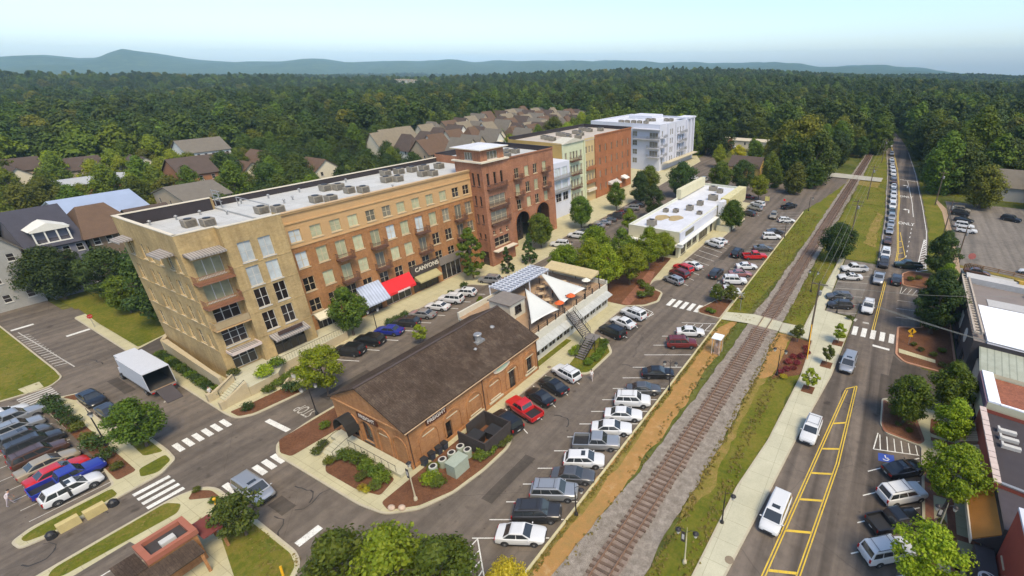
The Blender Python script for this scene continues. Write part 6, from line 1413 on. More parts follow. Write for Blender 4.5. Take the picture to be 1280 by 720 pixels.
def trunk_mb(h, base, r0, seed, spread):
 r = random.Random(seed); mb = MB(); p = Vector((0, 0, -.1)); top = Vector((r.uniform(-.3, .3), r.uniform(-.3, .3), base + (h - base) * .55)); q = p.lerp(top, .5) + Vector((r.uniform(-.15, .15), r.uniform(-.15, .15), 0))
 mb.tube(p, (0, 0, .35), r0 * 1.5, r0, 8); mb.tube((0, 0, .35), q, r0, r0 * .75, 8); mb.tube(q, top, r0 * .75, r0 * .3, 8)
 for k in range(7):
  s = p.lerp(top, r.uniform(.4, .95)); a = 6.283 * k / 7 + r.uniform(-.3, .3); e = s + Vector((math.cos(a) * spread * r.uniform(.5, .85), math.sin(a) * spread * r.uniform(.5, .85), (h - base) * r.uniform(.12, .34)))
  m_ = s.lerp(e, .5) + Vector((0, 0, .1 * spread)); mb.tube(s, m_, r0 * .42, r0 * .26, 6); mb.tube(m_, e, r0 * .26, r0 * .08, 6)
 return mb
TREES = {}
def tree_kind(key, shape, h, w, base, mat, nclump, per, leaf, r0=.22, seed=1, up=.35):
 cm = leaf_mesh('crown', crown_clumps(shape, nclump, seed, h, w, base), per, leaf, seed, mat, up)
 tm_ = trunk_mb(h, base, r0, seed, w / 2)
 me = bpy.data.meshes.new('trunk'); me.from_pydata([tuple(v) for v in tm_.v], [], tm_.f); me.materials.append(BARK); me.update()
 TREES[key] = (cm, me, h, w)
tree_kind('maple1', 'round', 8.5, 7.4, 2.2, LF_BRIGHT, 90, 115, .29, .16, 3)
tree_kind('maple2', 'oval', 9.5, 7.4, 2.2, LF_BRIGHT, 90, 115, .29, .17, 8)
tree_kind('maple3', 'oval', 8.5, 7.0, 2.0, LF_MID, 90, 115, .29, .17, 14)
tree_kind('lime1', 'oval', 7.0, 5.4, 1.9, LF_LIME, 80, 115, .23, .11, 21)
tree_kind('lime2', 'vase', 7.2, 6.0, 2.0, LF_LIME, 85, 115, .23, .11, 27)
tree_kind('oak1', 'round', 9.5, 8.8, 1.6, LF_DARK, 110, 115, .33, .25, 33)
tree_kind('oak2', 'oval', 10.5, 7.6, 1.6, LF_DARK, 110, 115, .33, .25, 39)
tree_kind('mid1', 'round', 8.2, 7.2, 1.8, LF_MID, 100, 115, .31, .2, 41)
tree_kind('column', 'column', 10.0, 5.0, .8, LF_MID, 110, 115, .29, .16, 45)
tree_kind('cone', 'cone', 7.0, 4.2, .5, LF_DARK, 90, 70, .3, .13, 51)
tree_kind('sapling', 'oval', 3.9, 2.5, 1.2, LF_OLIVE, 40, 60, .2, .05, 57)
tree_kind('sapling2', 'round', 3.4, 2.4, 1.0, LF_BRIGHT, 40, 60, .2, .05, 59)
tree_kind('yellow', 'round', 5.5, 4.6, 1.0, LF_YELL, 60, 100, .22, .1, 61)
tree_kind('gnarled', 'round', 5.0, 5.0, 1.4, LF_OLIVE, 60, 55, .28, .12, 67)
def tree(key, x, y, label, sc=1.0, rz=None, z=0.0, name='tree', group=None, sz=1.0, cat='tree'):
 cm, tm_, h, w = TREES[key]
 t_ = thing(name, label, cat, (x, y, z), (x * 12.9 + y * 7.7) % 6.28 if rz is None else rz, group); t_.scale = (sc, sc, sc * sz)
 for nm, me in (('trunk', tm_), ('crown', cm)):
  o = bpy.data.objects.new(nm, me); COL.objects.link(o); o.parent = t_
 return t_
PAV = KH
# street trees before the apartment block and round the depot
tree('maple3', -71.4, 38.2, 'broad mid green tree before the pale shop awning of the orange brick front', 1.0)
tree('lime2', -59.6, 26.6, 'bright lime green tree at the depot corner of the parking street', 1.0, name='street_tree')
tree('column', -71.2, 64.8, 'tall dark column shaped tree left of the brick tower foot', 1.12)
tree('cone', -67.4, 71.0, 'small dark conical evergreen in front of the tower foot', .82)
tree('cone', -66.6, 77.4, 'dark conical evergreen in front of the left brick arch', 1.0)
tree('mid1', -70.4, 86.4, 'leafy mid green tree before the right brick arch', 1.02)
tree('mid1', -70.6, 104.2, 'leafy green tree before the glazed link and pale green front', 1.05, 2.0)
tree('maple3', -70.9, 124, 'olive green tree before the cream front with white shop canopy', 1.0, 1.0)
tree('oak2', -68, 134, 'dark green tree before the rust brick front', 1.0)
tree('mid1', -72.5, 150, 'green tree at the far end of the rust brick front', 1.1)
tree('oak2', -57.5, 122, 'dark tree close behind the low white restaurant roof', .95, 2.2)
tree('oak1', -60, 149, 'large dark tree past the sign box of the low white restaurant', 1.2)
tree('maple2', -56.8, 106, 'young bright tree left of the near corner of the white restaurant', .7)
for k, (key, x, y, s, lab) in enumerate((('maple1', -52.6, 71.5, 1.0, 'bright green tree at the left end of the clump behind the rooftop sails'), ('maple2', -48.6, 74.6, 1.0, 'bright yellow green tree second from the left in the clump behind the sails'), ('maple1', -53.0, 83.5, 1.05, 'bright green tree at the back left of the clump before the white restaurant'), ('maple2', -43.6, 72.0, 1.05, 'tall bright green tree in the middle front of the clump behind the sails'), ('maple3', -47.0, 84.5, 1.05, 'shaded mid green tree deep inside the clump before the restaurant'), ('maple1', -41.4, 77.6, 1.0, 'bright green tree at the right front of the clump beside the brick path'), ('maple2', -41.5, 86.5, 1.0, 'bright lime tree against the near wall of the white restaurant'), ('maple1', -40.8, 92.3, .82, 'lime green tree at the near right corner of the white restaurant'))): tree(key, x, y, lab, s)
tree('mid1', -34.2, 121.5, 'green tree beside the striped panel of the low white restaurant', 1.0, 3.0)
tree('mid1', -51.5, 163, 'dark green rounded tree behind the far end of the white restaurant', 1.25); tree('oak1', -45, 168, 'broad dark tree beside the ochre end wall cottage', 1.1)
tree('maple1', -36.5, 158, 'bright green tree at the far end of the parking lot by the yellow sign', .95)
tree('maple2', -66, 205, 'autumn tinged green tree in front of the white block corner', 1.0); tree('yellow', -60.5, 214, 'yellowish tree just right of the white block', 1.6); tree('mid1', -55, 222, 'rounded green tree among parked cars beyond the white block', 1.2)
tree('oak1', -48, 232, 'small dark tree in the far parking lot past the ochre cottage', .8); tree('oak1', -40, 226, 'second small dark tree in the far parking lot near the ochre cottage', .7, 1.0)
tree('mid1', -68.9, 10.8, 'round dark green street tree on the kerb strip of the left parking lot', .76, z=PAV)
tree('gnarled', -46.0, 10.2, 'twiggy olive tree on the lawn beside the salmon kiosk', .95, z=PAV)
tree('maple3', -30.3, 10.6, 'broad green treetop at the left of the bottom edge', 1.05); tree('maple2', -27.2, 12.6, 'green treetop between the two others along the bottom edge', .98, 2.0); tree('maple3', -23.6, 14.0, 'broad green treetop at the right of the clump along the bottom edge', 1.0, 1.3)
tree('yellow', -20.4, 17.6, 'yellow leaved small tree beside the striped bay at the bottom edge', .8)
tree('sapling2', -59.7, 41.8, 'small bright sapling behind the left eave of the depot roof', 1.0); tree('sapling2', -59.0, 54.6, 'small bright sapling at the far left corner of the depot roof', .9)
# left corner
tree('oak1', -131.5, 20.4, 'dark dense tree in front of the navy townhouse', 1.1); tree('oak1', -123.5, 25.5, 'dark dense tree in front of the brown townhouse', 1.05, 2.0); tree('oak1', -105, 37, 'dark tree rising behind the left corner of the tan end wall', 1.3, 1.0); tree('mid1', -113.5, 24.0, 'rounded green tree beside the stop sign driveway', .85, 2.4); tree('oak1', -97, 40, 'dark tree tight behind the tan end wall', 1.2, .4); tree('oak2', -102.5, 25.5, 'large dark tree hugging the left side of the tan end wall', 1.35)
tree('oak1', -110.5, 30.5, 'dark tree behind the large one beside the tan end wall', 1.3, .7); tree('mid1', -118, 31, 'mid green tree between the townhouses and the tan end wall', 1.15); tree('oak1', -136.5, 15.0, 'dark low tree below the pale gabled townhouse at the left edge', .7); tree('mid1', -99.5, 26.5, 'mid green tree against the foot of the tan end wall', .8)
# right side of the main road
tree('oak2', 12.8, 112.0, 'dark green tree on the mulch island beside the turning dark car', .95, z=PAV); tree('oak2', 11.0, 84.5, 'tall dark evergreen on the mulch island by the yellow crossing sign', 1.05, z=PAV)
tree('lime1', 13.2, 101.5, 'lime green tree behind the charcoal shop corner', .95); tree('maple3', 12.8, 95.0, 'mid green tree at the far end of the mulch island', .9, z=PAV); tree('oak2', 11.0, 90.2, 'dark green tree in the middle of the mulch island', .85, 2.2, z=PAV)
tree('mid1', 7.6, 57.6, 'round green tree in the brick edged corner bed', .8, z=PAV); tree('maple3', 12.0, 62.2, 'broad green tree by the side alley before the ribbed roof shop', .86, z=PAV)
tree('lime1', 11.8, 55.0, 'lime green feathery tree before the cream walled shop', .95, z=PAV); tree('lime2', 11.4, 45.4, 'lime green feathery tree before the slatted tan awnings', 1.0, z=PAV); tree('lime2', 9.0, 34.3, 'lime green treetop over the white car at the bottom right', .95, 1.2, z=PAV)
tree('oak1', -6.9, 111.6, 'round dark tree standing alone beside the railway', .93)
tree('sapling2', -1.9, 73.8, 'small clipped street tree nearest the crosswalk on the right pavement', 1.0, z=PAV); tree('sapling', -2.6, 66.5, 'small street tree in the middle pit of the right pavement', .85, z=PAV); tree('sapling2', -3.9, 59.0, 'small street tree in the nearest pit of the right pavement', .95, z=PAV)
tree('sapling', -7.6, 71.2, 'dark small bushy tree in the red shrub bed by the rail crossing', .85, name='small_tree')
# shrubs ------------------------------------------------------------------------------
SHR = {}
for key, mat, sz, per in (('ball', LF_DARK, .13, 60), ('green', LF_MID, .16, 60), ('lime', LF_LIME, .15, 60), ('red', LF_RED, .15, 50), ('olive', LF_OLIVE, .16, 50), ('yellow', LF_YELL, .15, 50)):
 rr_ = random.Random(len(key)); cl = [(.45 * math.cos(a), .45 * math.sin(a), .35 + .3 * rr_.random(), .34) for a in np.linspace(0, 5.5, 9)] + [(0, 0, .55, .45), (.1, .1, .75, .35)]
 SHR[key] = leaf_mesh('shrub', cl, per, sz, 5, mat, .3)
def shrub(key, x, y, label, sc=1.0, z=PAV, group=None, sz=1.0):
 o = bpy.data.objects.new('shrub', SHR[key]); COL.objects.link(o); o.location = (x, y, z); o.scale = (sc, sc, sc * sz); o.rotation_euler = (0, 0, (x * 3.1 + y) % 6.28)
 return tag(o, label, 'shrub', group)
shrub('lime', -35.8, 22.9, 'bright lime round bush below the row of grey air conditioners', 1.5)
for x, y, s in ((-34.8, 23.0, 1.2), (-33.6, 28.0, 1.3), (-33.4, 29.2, 1.2), (-36.9, 24.2, 1.0)): shrub('green', x, y, 'rounded green bush around the grey utility cabinets', s, group='green bushes by the utility cabinets')
for x, y, s in ((-32.9, 30.6, .9), (-32.8, 31.6, .8)): shrub('olive', x, y, 'yellow green bush at the corner of the dark bin enclosure', s, group='yellow green bushes by the bin enclosure')
for x, y, s in ((-47.2, 20.6, 1.1), (-46.2, 20.9, 1.2), (-44.8, 21.0, 1.3), (-43.4, 20.8, 1.2), (-41.8, 20.8, 1.3), (-40.4, 20.6, 1.3), (-40.2, 19.6, 1.0), (-42.6, 19.6, .9), (-50.4, 19.6, .9), (-50.9, 20.6, .9), (-47.7, 19.4, 1.0)): shrub('olive' if s < 1.1 else 'green', x, y, 'leafy shrub in the sunken bed before the depot platform', s, group='shrubs in the depot front bed')
for x, y in ((-40.6, 18.9), (-41.3, 18.8)): shrub('yellow', x, y, 'small yellow bush at the pavement end of the depot front bed', .7, group='yellow bushes in the depot front bed')
for x, y, s in ((-36.6, 50.6, 1.2), (-36.9, 51.8, 1.1)): shrub('lime', x, y, 'lime green bush beside the foot of the outside stairs', s, group='lime bushes by the outside stairs')
for x, y, s in ((-33.2, 49.5, 1.1), (-32.9, 51, 1.2), (-33, 52.6, 1.2), (-33.4, 54, 1.1), (-33.9, 55.3, 1.1)): shrub('green', x, y, 'low green bush along the kerb by the outside stairs', s, group='bushes along the stair kerb')
for x, y in ((-36.2, 53.2), (-35.9, 54.4), (-36.6, 52.4)): shrub('olive', x, y, 'grey brown shrub in the shade under the outside stairs', .8, group='shrubs under the outside stairs')
shrub('ball', -65.8, 19.9, 'clipped dark ball bush at the plaza corner by the crosswalk', 1.1)
shrub('ball', -64.9, 24.9, 'dark bushy shrub beside the tan building steps', 1.6); shrub('olive', -63.9, 25.5, 'lighter green shrub at the kerb nose of the parking street', 1.3)
for y in (23.2, 24.6, 26.0, 27.2): shrub('green', -67.2 - .3 * (y - 23), y, 'green hedge bush along the curved garden wall', 1.1, group='hedge bushes along the garden wall')
shrub('lime', -69.4, 24.2, 'bright green bush on the terrace by the corner door', 1.7, 1.5); shrub('green', -70.2, 26.2, 'dark green bush on the terrace below the tan windows', 1.5, 1.5); shrub('olive', -73.2, 22.2, 'brown green bush left of the corner door', 1.1, 1.5)
shrub('olive', -68.6, 31.0, 'brownish clipped bush beside the front pavement', 1.4); shrub('olive', -68.4, 33.4, 'long low brown hedge by the front pavement', 1.3, sz=.8)
for k in range(17): shrub('ball' if k % 3 else 'green', -91 + k * 1.15, 20.15 - k * .035, 'dark clipped hedge bush below the beige retaining wall', 1.15, group='hedge below the retaining wall', sz=.85)
for x, y, s in ((-89.0, 8.0, 1.7), (-86.8, 8.0, 1.5), (-84.4, 8.1, 1.4), (-81.6, 8.0, 1.4), (-79.4, 7.9, 1.2), (-73.6, 7.9, 1.7), (-70.4, 7.9, 1.4), (-67.2, 7.7, .9), (-76.2, 7.9, 1.1)): shrub('ball' if s > 1.3 else 'olive', x, y, 'dark bush between the left parking lot and its pavement', s, group='bushes along the left parking lot')
for x, y, s in ((-67.9, 44.9, 1.3), (-68.2, 46.6, 1.2), (-68.1, 43.4, 1.2), (-68.3, 60.6, 1.2), (-68.0, 57, 1.0)): shrub('ball', x - 1.3, y, 'dark rounded bush between the parked cars and the shop pavement', s, group='rounded bushes along the shop pavement')
for x, y, s in ((-36.6, 73.4, 1.5), (-35.6, 74.6, 1.3), (-36.2, 76.2, 1.4), (-38, 77.4, 1.4), (-39.4, 78.6, 1.2)): shrub('olive', x, y, 'olive bush on the island by the brick path and crosswalk', s, group='olive bushes by the brick path')
tree('gnarled', -23.6, 78.4, 'gnarled olive tree at the left of the lot island beside the white pickup', .72, z=.01); tree('gnarled', -21.4, 79.6, 'gnarled olive tree at the right of the lot island beside the white pickup', .7, 2.0, z=.01)
island('planting_island', [(-25.6, 74.2), (-25.0, 72.8), (-20.9, 72.6), (-20.9, 81), (-23.6, 80.6)], MULCH, .5)
for x, y, s in ((-23.4, 74.0, .9), (-22.6, 73.8, .8)): shrub('green', x, y, 'low green shrub on the lot island before the rail crossing', s, group='shrubs on the lot island')
for x, y, s in ((-7.4, 62.2, .8), (-6.6, 63.0, .75), (-7.6, 64.2, .9), (-6.4, 64.6, .8), (-7.2, 66.0, .8), (-6.2, 66.6, .9), (-8.0, 61.2, .7), (-5.6, 68.2, .8), (-6.0, 69.6, .75)): shrub('red', x, y, 'small dark red shrub in the bed by the rail crossing', s, .02, group='red shrubs by the rail crossing')
shrub('yellow', -7.4, 60.0, 'orange yellow shrub at the near end of the red shrub bed', .8, .02); shrub('olive', -8.6, 73.0, 'small olive shrub beside the rail crossing path', .9, .16); shrub('olive', -1.2, 83.2, 'small green shrub at the tip of the right pavement', .8)
for x, y, s in ((8.6, 78.6, .7), (9.6, 77.4, .7), (11.2, 76.6, .8), (12.4, 78.4, .9), (12.2, 74.0, .8), (8.0, 107, 1.0), (9.4, 108.4, 1.0), (11.4, 106.4, 1.2), (7.0, 56.6, .6), (8.2, 56, .6), (6.4, 58.6, .6)): shrub('olive', x, y, 'low brown green shrub in a mulch bed along the main road', s, group='shrubs in the main road mulch beds')
for x, y, s in ((13.6, 59, 1.2), (13.9, 56.2, 1.0), (13.5, 53.2, .9)): shrub('ball', x, y, 'dark potted bush by the shop doors on the right pavement', s, group='dark bushes by the right hand shops')
shrub('green', -52.8, 10.6, 'small plant in the corner bed near the kiosk crossing', .7); shrub('olive', -56.0, 10.4, 'low shrub in the corner bed by the kiosk crosswalk', .6)
shrub('green', -53.8, 22.6, 'small shrub in the mulch bed beside the depot gable', .9); shrub('olive', -54.6, 30, 'low shrub beside the left wall of the depot', .9)
# rough grass tufts that break up the verge edges
rt_ = np.random.default_rng(8); tc = []
for x0, x1, y0, y1, n in ((-20.5, -20.0, 18, 72, 500), (-18.4, -17.4, 20, 75, 160), (-11.4, -10.4, 22, 72, 500), (-9.2, -7.8, 26, 60, 300), (-20.5, -15.6, 74, 150, 900), (-11.2, -9.6, 78, 200, 700), (-10.5, -7.4, 80, 112, 300), (-9, 1, 116, 200, 500), (-52, -38.6, 8.8, 11.2, 300), (-140, -97, 2, 11, 400), (-57, -55.8, .4, 8, 60)):
 for x, y in zip(rt_.uniform(x0, x1, n), rt_.uniform(y0, y1, n)): tc.append((x, y, .1, rt_.uniform(.08, .24)))
tm2 = leaf_mesh('grass_tufts', tc, 5, .2, 3, leafmat('tuft_leaves', (.13, .135, .015), (.2, .17, .03), (.28, .21, .07), .3), 1.5)
go_ = bpy.data.objects.new('grass_tufts', tm2); COL.objects.link(go_); tag(go_, 'rough dry grass tufts along the railway verges', 'grass', kind='stuff')
# ================================================================== VEHICLES
def paint(name, col, metal=.25, rough=.28):
 m, t, b = newmat('car_paint_' + name); b.inputs['Base Color'].default_value = (*col, 1); b.inputs['Metallic'].default_value = metal
 b.inputs['Roughness'].default_value = rough; b.inputs['Coat Weight'].default_value = .6; b.inputs['Coat Roughness'].default_value = .06
 return m
PT = dict(white=paint('white', (.6, .6, .585), 0, .35), silver=paint('silver', (.42, .42, .41), .6), grey=paint('grey', (.12, .12, .12), .5), charcoal=paint('charcoal', (.045, .043, .043), .4), black=paint('black', (.012, .012, .013), .2),
    red=paint('red', (.5, .012, .012), .1), maroon=paint('maroon', (.16, .02, .018), .3), beige=paint('beige', (.42, .34, .22), .4), blue=paint('blue', (.025, .04, .3), .3), brown=paint('brown', (.11, .055, .035), .4), navy=paint('navy', (.02, .035, .1), .4), green=paint('green', (.03, .05, .035), .4), tan=paint('tan', (.35, .3, .22), .4), pink=paint('dusty_red', (.36, .16, .15), .4))
CGL, t, b = newmat('car_glass'); b.inputs['Base Color'].default_value = (.03, .034, .036, 1); b.inputs['Roughness'].default_value = .03; b.inputs['Specular IOR Level'].default_value = .8
TYRE = M('tyre_rubber', (.018, .017, .017), .85, .2); RIM = M('alloy_rim', (.42, .42, .42), .35, .1, metal=.7); TRIM = M('black_trim', (.022, .021, .021), .6, .2)
HLM, t, b = newmat('headlight_lens'); b.inputs['Base Color'].default_value = (.7, .7, .68, 1); b.inputs['Roughness'].default_value = .1
TLM, t, b = newmat('taillight_lens'); b.inputs['Base Color'].default_value = (.36, .01, .008, 1); b.inputs['Roughness'].default_value = .15
PLATE = M('number_plate', (.55, .55, .5), .5)
def wheel_mesh():
 ty = MB(); n = 18
 def disc(mb, prof, m=0):
  pts = []
  for r_, y in prof:
   for i in range(n): a = 2 * math.pi * i / n; pts.append((r_ * math.cos(a), y, r_ * math.sin(a)))
  f = [(k * n + i, k * n + (i + 1) % n, (k + 1) * n + (i + 1) % n, (k + 1) * n + i) for k in range(len(prof) - 1) for i in range(n)]
  f.append(tuple((len(prof) - 1) * n + i for i in range(n))); mb.add(pts, f, m)
 disc(ty, [(.2, -.12), (.3, -.11), (.335, -.07), (.335, .07), (.31, .11), (.23, .115)])
 rm = MB(); disc(rm, [(.225, .112), (.21, .118), (.19, .085)])
 for k in range(5):
  a = 2 * math.pi * k / 5; c, s = math.cos(a), math.sin(a)
  rm.hexa([(.03 * c - .05 * s, .086, .03 * s + .05 * c), (.03 * c + .05 * s, .086, .03 * s - .05 * c), (.2 * c + .035 * s, .086, .2 * s - .035 * c), (.2 * c - .035 * s, .086, .2 * s + .035 * c),
     (.03 * c - .05 * s, .117, .03 * s + .05 * c), (.03 * c + .05 * s, .117, .03 * s - .05 * c), (.2 * c + .035 * s, .113, .2 * s - .035 * c), (.2 * c - .035 * s, .113, .2 * s + .035 * c)])
 out = []
 for nm, mb, mt in (('tyre', ty, TYRE), ('rim', rm, RIM)):
  me = bpy.data.meshes.new(nm); me.from_pydata(mb.v, [], mb.f); me.materials.append(mt); me.polygons.foreach_set('use_smooth', [nm == 'tyre'] * len(me.polygons)); me.update(); out.append(me)
 return out
TYM, RMM = wheel_mesh()
#        L    W    H    belt  stations: (x, halfwidth k, zbottom, ztop)                                     glass: windscreen base, roof front, roof rear, rear base ; roof half width k
SPEC = {
 'sedan': dict(L=4.75, W=1.82, H=1.46, belt=.94, st=[(-2.37, .80, .42, .82), (-2.28, .93, .3, .98), (-1.75, .99, .24, 1.02), (-1.2, 1, .22, .97), (.2, 1, .22, .94), (1.1, 1, .22, .97), (1.75, .98, .24, .87), (2.2, .92, .3, .77), (2.37, .76, .42, .62)], g=(1.12, .32, -.92, -1.72), rk=.74, wb=(-1.38, 1.42)),
 'coupe': dict(L=4.6, W=1.84, H=1.36, belt=.92, st=[(-2.3, .80, .42, .84), (-2.2, .93, .3, .98), (-1.7, .99, .24, 1.0), (-1.1, 1, .22, .95), (.2, 1, .22, .92), (1.0, 1, .22, .95), (1.7, .98, .24, .86), (2.15, .92, .3, .75), (2.3, .76, .42, .6)], g=(1.0, .15, -.8, -1.75), rk=.72, wb=(-1.35, 1.42)),
 'hatch': dict(L=4.5, W=1.8, H=1.58, belt=.98, st=[(-2.25, .84, .42, .9), (-2.17, .94, .3, 1.02), (-1.6, .99, .24, 1.03), (-1.0, 1, .22, 1.0), (.3, 1, .22, .97), (1.15, 1, .22, 1.0), (1.75, .98, .24, .92), (2.1, .92, .3, .8), (2.25, .78, .42, .66)], g=(1.2, .45, -1.65, -2.1), rk=.78, wb=(-1.32, 1.32)),
 'suv': dict(L=4.75, W=1.92, H=1.78, belt=1.12, st=[(-2.37, .86, .46, .98), (-2.3, .95, .34, 1.14), (-1.6, 1, .3, 1.15), (-.8, 1, .28, 1.13), (.3, 1, .28, 1.1), (1.1, 1, .28, 1.13), (1.7, .98, .3, 1.06), (2.2, .94, .36, .98), (2.37, .82, .48, .78)], g=(1.18, .55, -1.98, -2.26), rk=.82, wb=(-1.4, 1.42)),
 'van': dict(L=5.05, W=1.98, H=1.78, belt=1.1, st=[(-2.52, .86, .42, .98), (-2.45, .95, .3, 1.1), (-1.6, 1, .26, 1.12), (-.6, 1, .24, 1.08), (.6, 1, .24, 1.06), (1.5, 1, .24, 1.06), (2.05, .97, .26, .94), (2.4, .9, .32, .82), (2.52, .74, .44, .64)], g=(1.72, .85, -2.15, -2.42), rk=.80, wb=(-1.5, 1.52)),
 'pickup': dict(L=5.6, W=1.98, H=1.8, belt=1.14, st=[(-2.8, .94, .5, .66), (-2.7, .98, .42, .7), (-1.6, 1, .34, .7), (-.95, 1, .32, .7), (-.9, 1, .3, 1.14), (.4, 1, .3, 1.12), (1.3, 1, .3, 1.14), (1.9, .98, .32, 1.1), (2.6, .95, .38, 1.04), (2.8, .84, .5, .84)], g=(1.32, .72, -.55, -.86), rk=.82, wb=(-1.75, 1.75)),
}
def loft_body(sp):
 mb = MB(); hw = sp['W'] / 2; rings = []
 for x, k, zb, zt in sp['st']:
  w_ = hw * k; h = zt - zb; half = [(w_ * .82, zb), (w_ * .97, zb + .1), (w_, zb + .42 * h), (w_ * .985, zb + .72 * h), (w_ * .955, zt - .07), (w_ * .86, zt - .005), (w_ * .45, zt + .02)]
  rings.append([(x, y, z) for y, z in half] + [(x, -y, z) for y, z in reversed(half)])
 n = len(rings[0]); pts = [p for r_ in rings for p in r_]
 f = [(k * n + i, (k + 1) * n + i, (k + 1) * n + (i + 1) % n, k * n + (i + 1) % n) for k in range(len(rings) - 1) for i in range(n)]
 f += [tuple(range(n)), tuple(reversed([(len(rings) - 1) * n + i for i in range(n)]))]
 mb.add(pts, f, 0); return mb
def lerp3(a, b, t_): return tuple(a[i] + (b[i] - a[i]) * t_ for i in range(3))
def car_proto(kind, detail=True):
 sp = SPEC[kind]; hw = sp['W'] / 2; H = sp['H']; bz = sp['belt'] - .03
 root = thing('parked_car', None, None, (0, 0, -500))
 mb = loft_body(sp)
 xb, xf, xr, xq = sp['g']; wb_ = hw * .93; wr = hw * sp['rk']
 base = {'fl': (xb, wb_ * .94, bz), 'fr': (xb, -wb_ * .94, bz), 'rl': (xq, wb_ * .95, bz), 'rr': (xq, -wb_ * .95, bz)}
 zt = H - .07; top = {'fl': (xf, wr, zt), 'fr': (xf, -wr, zt), 'rl': (xr, wr * .97, zt), 'rr': (xr, -wr * .97, zt)}
 i_ = .16; tp2 = {'fl': (xf - i_ * 1.1, wr - .14, H), 'fr': (xf - i_ * 1.1, -wr + .14, H), 'rl': (xr + i_ * 1.1, wr - .15, H - .015), 'rr': (xr + i_ * 1.1, -wr + .15, H - .015)}
 for q in (base, top): pass
 for a, c in (('fl', 'fr'), ('rl', 'fl'), ('rr', 'rl'), ('fr', 'rr')):
  mb.quad(base[a], base[c], top[c], top[a]); mb.quad(top[a], top[c], tp2[c], tp2[a])
 mb.quad(tp2['fl'], tp2['fr'], tp2['rr'], tp2['rl'])
 if kind == 'pickup':
  for y in (-1, 1): mb.box(-2.72, -.92, y * hw * .97 - .06, y * hw * .97 + .06, .69, 1.14)
  mb.box(-2.78, -2.70, -hw * .95, hw * .95, .69, 1.12); mb.box(-2.7, -.93, -hw * .9, hw * .9, .705, .735, 1)
 # dark wheel arches, sills and bumper strips are one dark trim material of the body
 for x in sp['wb']:
  for sg in (-1, 1):
   y0 = sg * (hw * .99); pts = [(x + .41 * math.cos(a), y0 + sg * .012, .34 + .41 * math.sin(a)) for a in np.linspace(-.25, math.pi + .25, 15)]
   mb.poly(pts if sg < 0 else pts[::-1], 1)
 L_ = sp['L'] / 2
 for sg in (-1, 1): mb.box(-1.1 if kind != 'pickup' else -1.3, 1.05, sg * hw * .985 - .03, sg * hw * .985 + .03, .22, .34, 1)
 mb.box(-L_ - .03, -L_ + .12, -hw * .78, hw * .78, .42, .54, 1); mb.box(L_ - .14, L_ + .02, -hw * .72, hw * .72, .36, .5, 1)
 mb.box(L_ - .12, L_ + .012, -hw * .42, hw * .42, .53, .66, 1)
 body = mb.build('body', [PT['white'], TRIM], root, origin=(0, 0, 0)); body.material_slots[0].link = 'OBJECT'
 body.data.polygons.foreach_set('use_smooth', [True] * len(body.data.polygons)); body.data.set_sharp_from_angle(angle=R(38))
 # glass panels standing 8 mm proud of the cabin shell
 def panel(name, A_, B_, C_, D_, m0=.06, m1=.06, mt=.12, mb_=.06):
  A_, B_, C_, D_ = map(Vector, (A_, B_, C_, D_)); nn = (B_ - A_).cross(D_ - A_).normalized() * .008
  def q(u, v): return tuple(A_.lerp(B_, u).lerp(D_.lerp(C_, u), v) + nn)
  g = MB(); g.quad(q(m0, mb_), q(1 - m1, mb_), q(1 - m1, 1 - mt), q(m0, 1 - mt)); return g
 gls = [('windscreen', panel('w', base['fr'], base['fl'], top['fl'], top['fr'], .05, .05, .04, .1)), ('rear_window', panel('w', base['rl'], base['rr'], top['rr'], top['rl'], .07, .07, .1, .14))]
 for sg in (1, -1):
  k1, k2 = ('rl', 'fl') if sg > 0 else ('fr', 'rr')
  g = MB(); cuts = [(.04, .49), (.52, .95)] if kind in ('sedan', 'coupe', 'pickup') else [(.04, .30), (.33, .62), (.65, .95)]
  A_, B_, C_, D_ = (Vector(base[k1]), Vector(base[k2]), Vector(top[k2]), Vector(top[k1])); nn = (B_ - A_).cross(D_ - A_).normalized() * .01
  if nn.y * sg < 0: nn = -nn
  for u0, u1 in cuts:
   if sg < 0: u0, u1 = 1 - u1, 1 - u0
   def q(u, v): return tuple(A_.lerp(B_, u).lerp(D_.lerp(C_, u), v) + nn)
   g.quad(q(u0, .1), q(u1, .1), q(u1, .9), q(u0, .9))
  gls.append(('side_window', g))
 for nm, g in gls: g.build(nm, CGL, root, origin=(0, 0, 0))
 for x in sp['wb']:
  for sg in (-1, 1):
   wo = bpy.data.objects.new('wheel', TYM); COL.objects.link(wo); wo.parent = root; wo.location = (x, sg * (hw - .1), .335)
   if sg < 0: wo.rotation_euler = (0, 0, math.pi)
   r_ = bpy.data.objects.new('rim', RMM); COL.objects.link(r_); r_.parent = wo
 zh = sp['st'][-2][3] - .13
 for sg in (-1, 1):
  g = MB(); g.hexa([(L_ - .22, sg * hw * .62 - .13, zh - .09), (L_ - .02, sg * hw * .58 - .13, zh - .09), (L_ - .03, sg * hw * .58 + .13, zh - .09), (L_ - .22, sg * hw * .62 + .16, zh - .09), (L_ - .26, sg * hw * .62 - .13, zh + .07), (L_ - .07, sg * hw * .58 - .13, zh + .05), (L_ - .1, sg * hw * .58 + .13, zh + .05), (L_ - .26, sg * hw * .62 + .16, zh + .07)]); g.build('headlight', HLM, root, origin=(0, 0, 0))
  zr_ = sp['st'][1][3] - .2; g = MB()
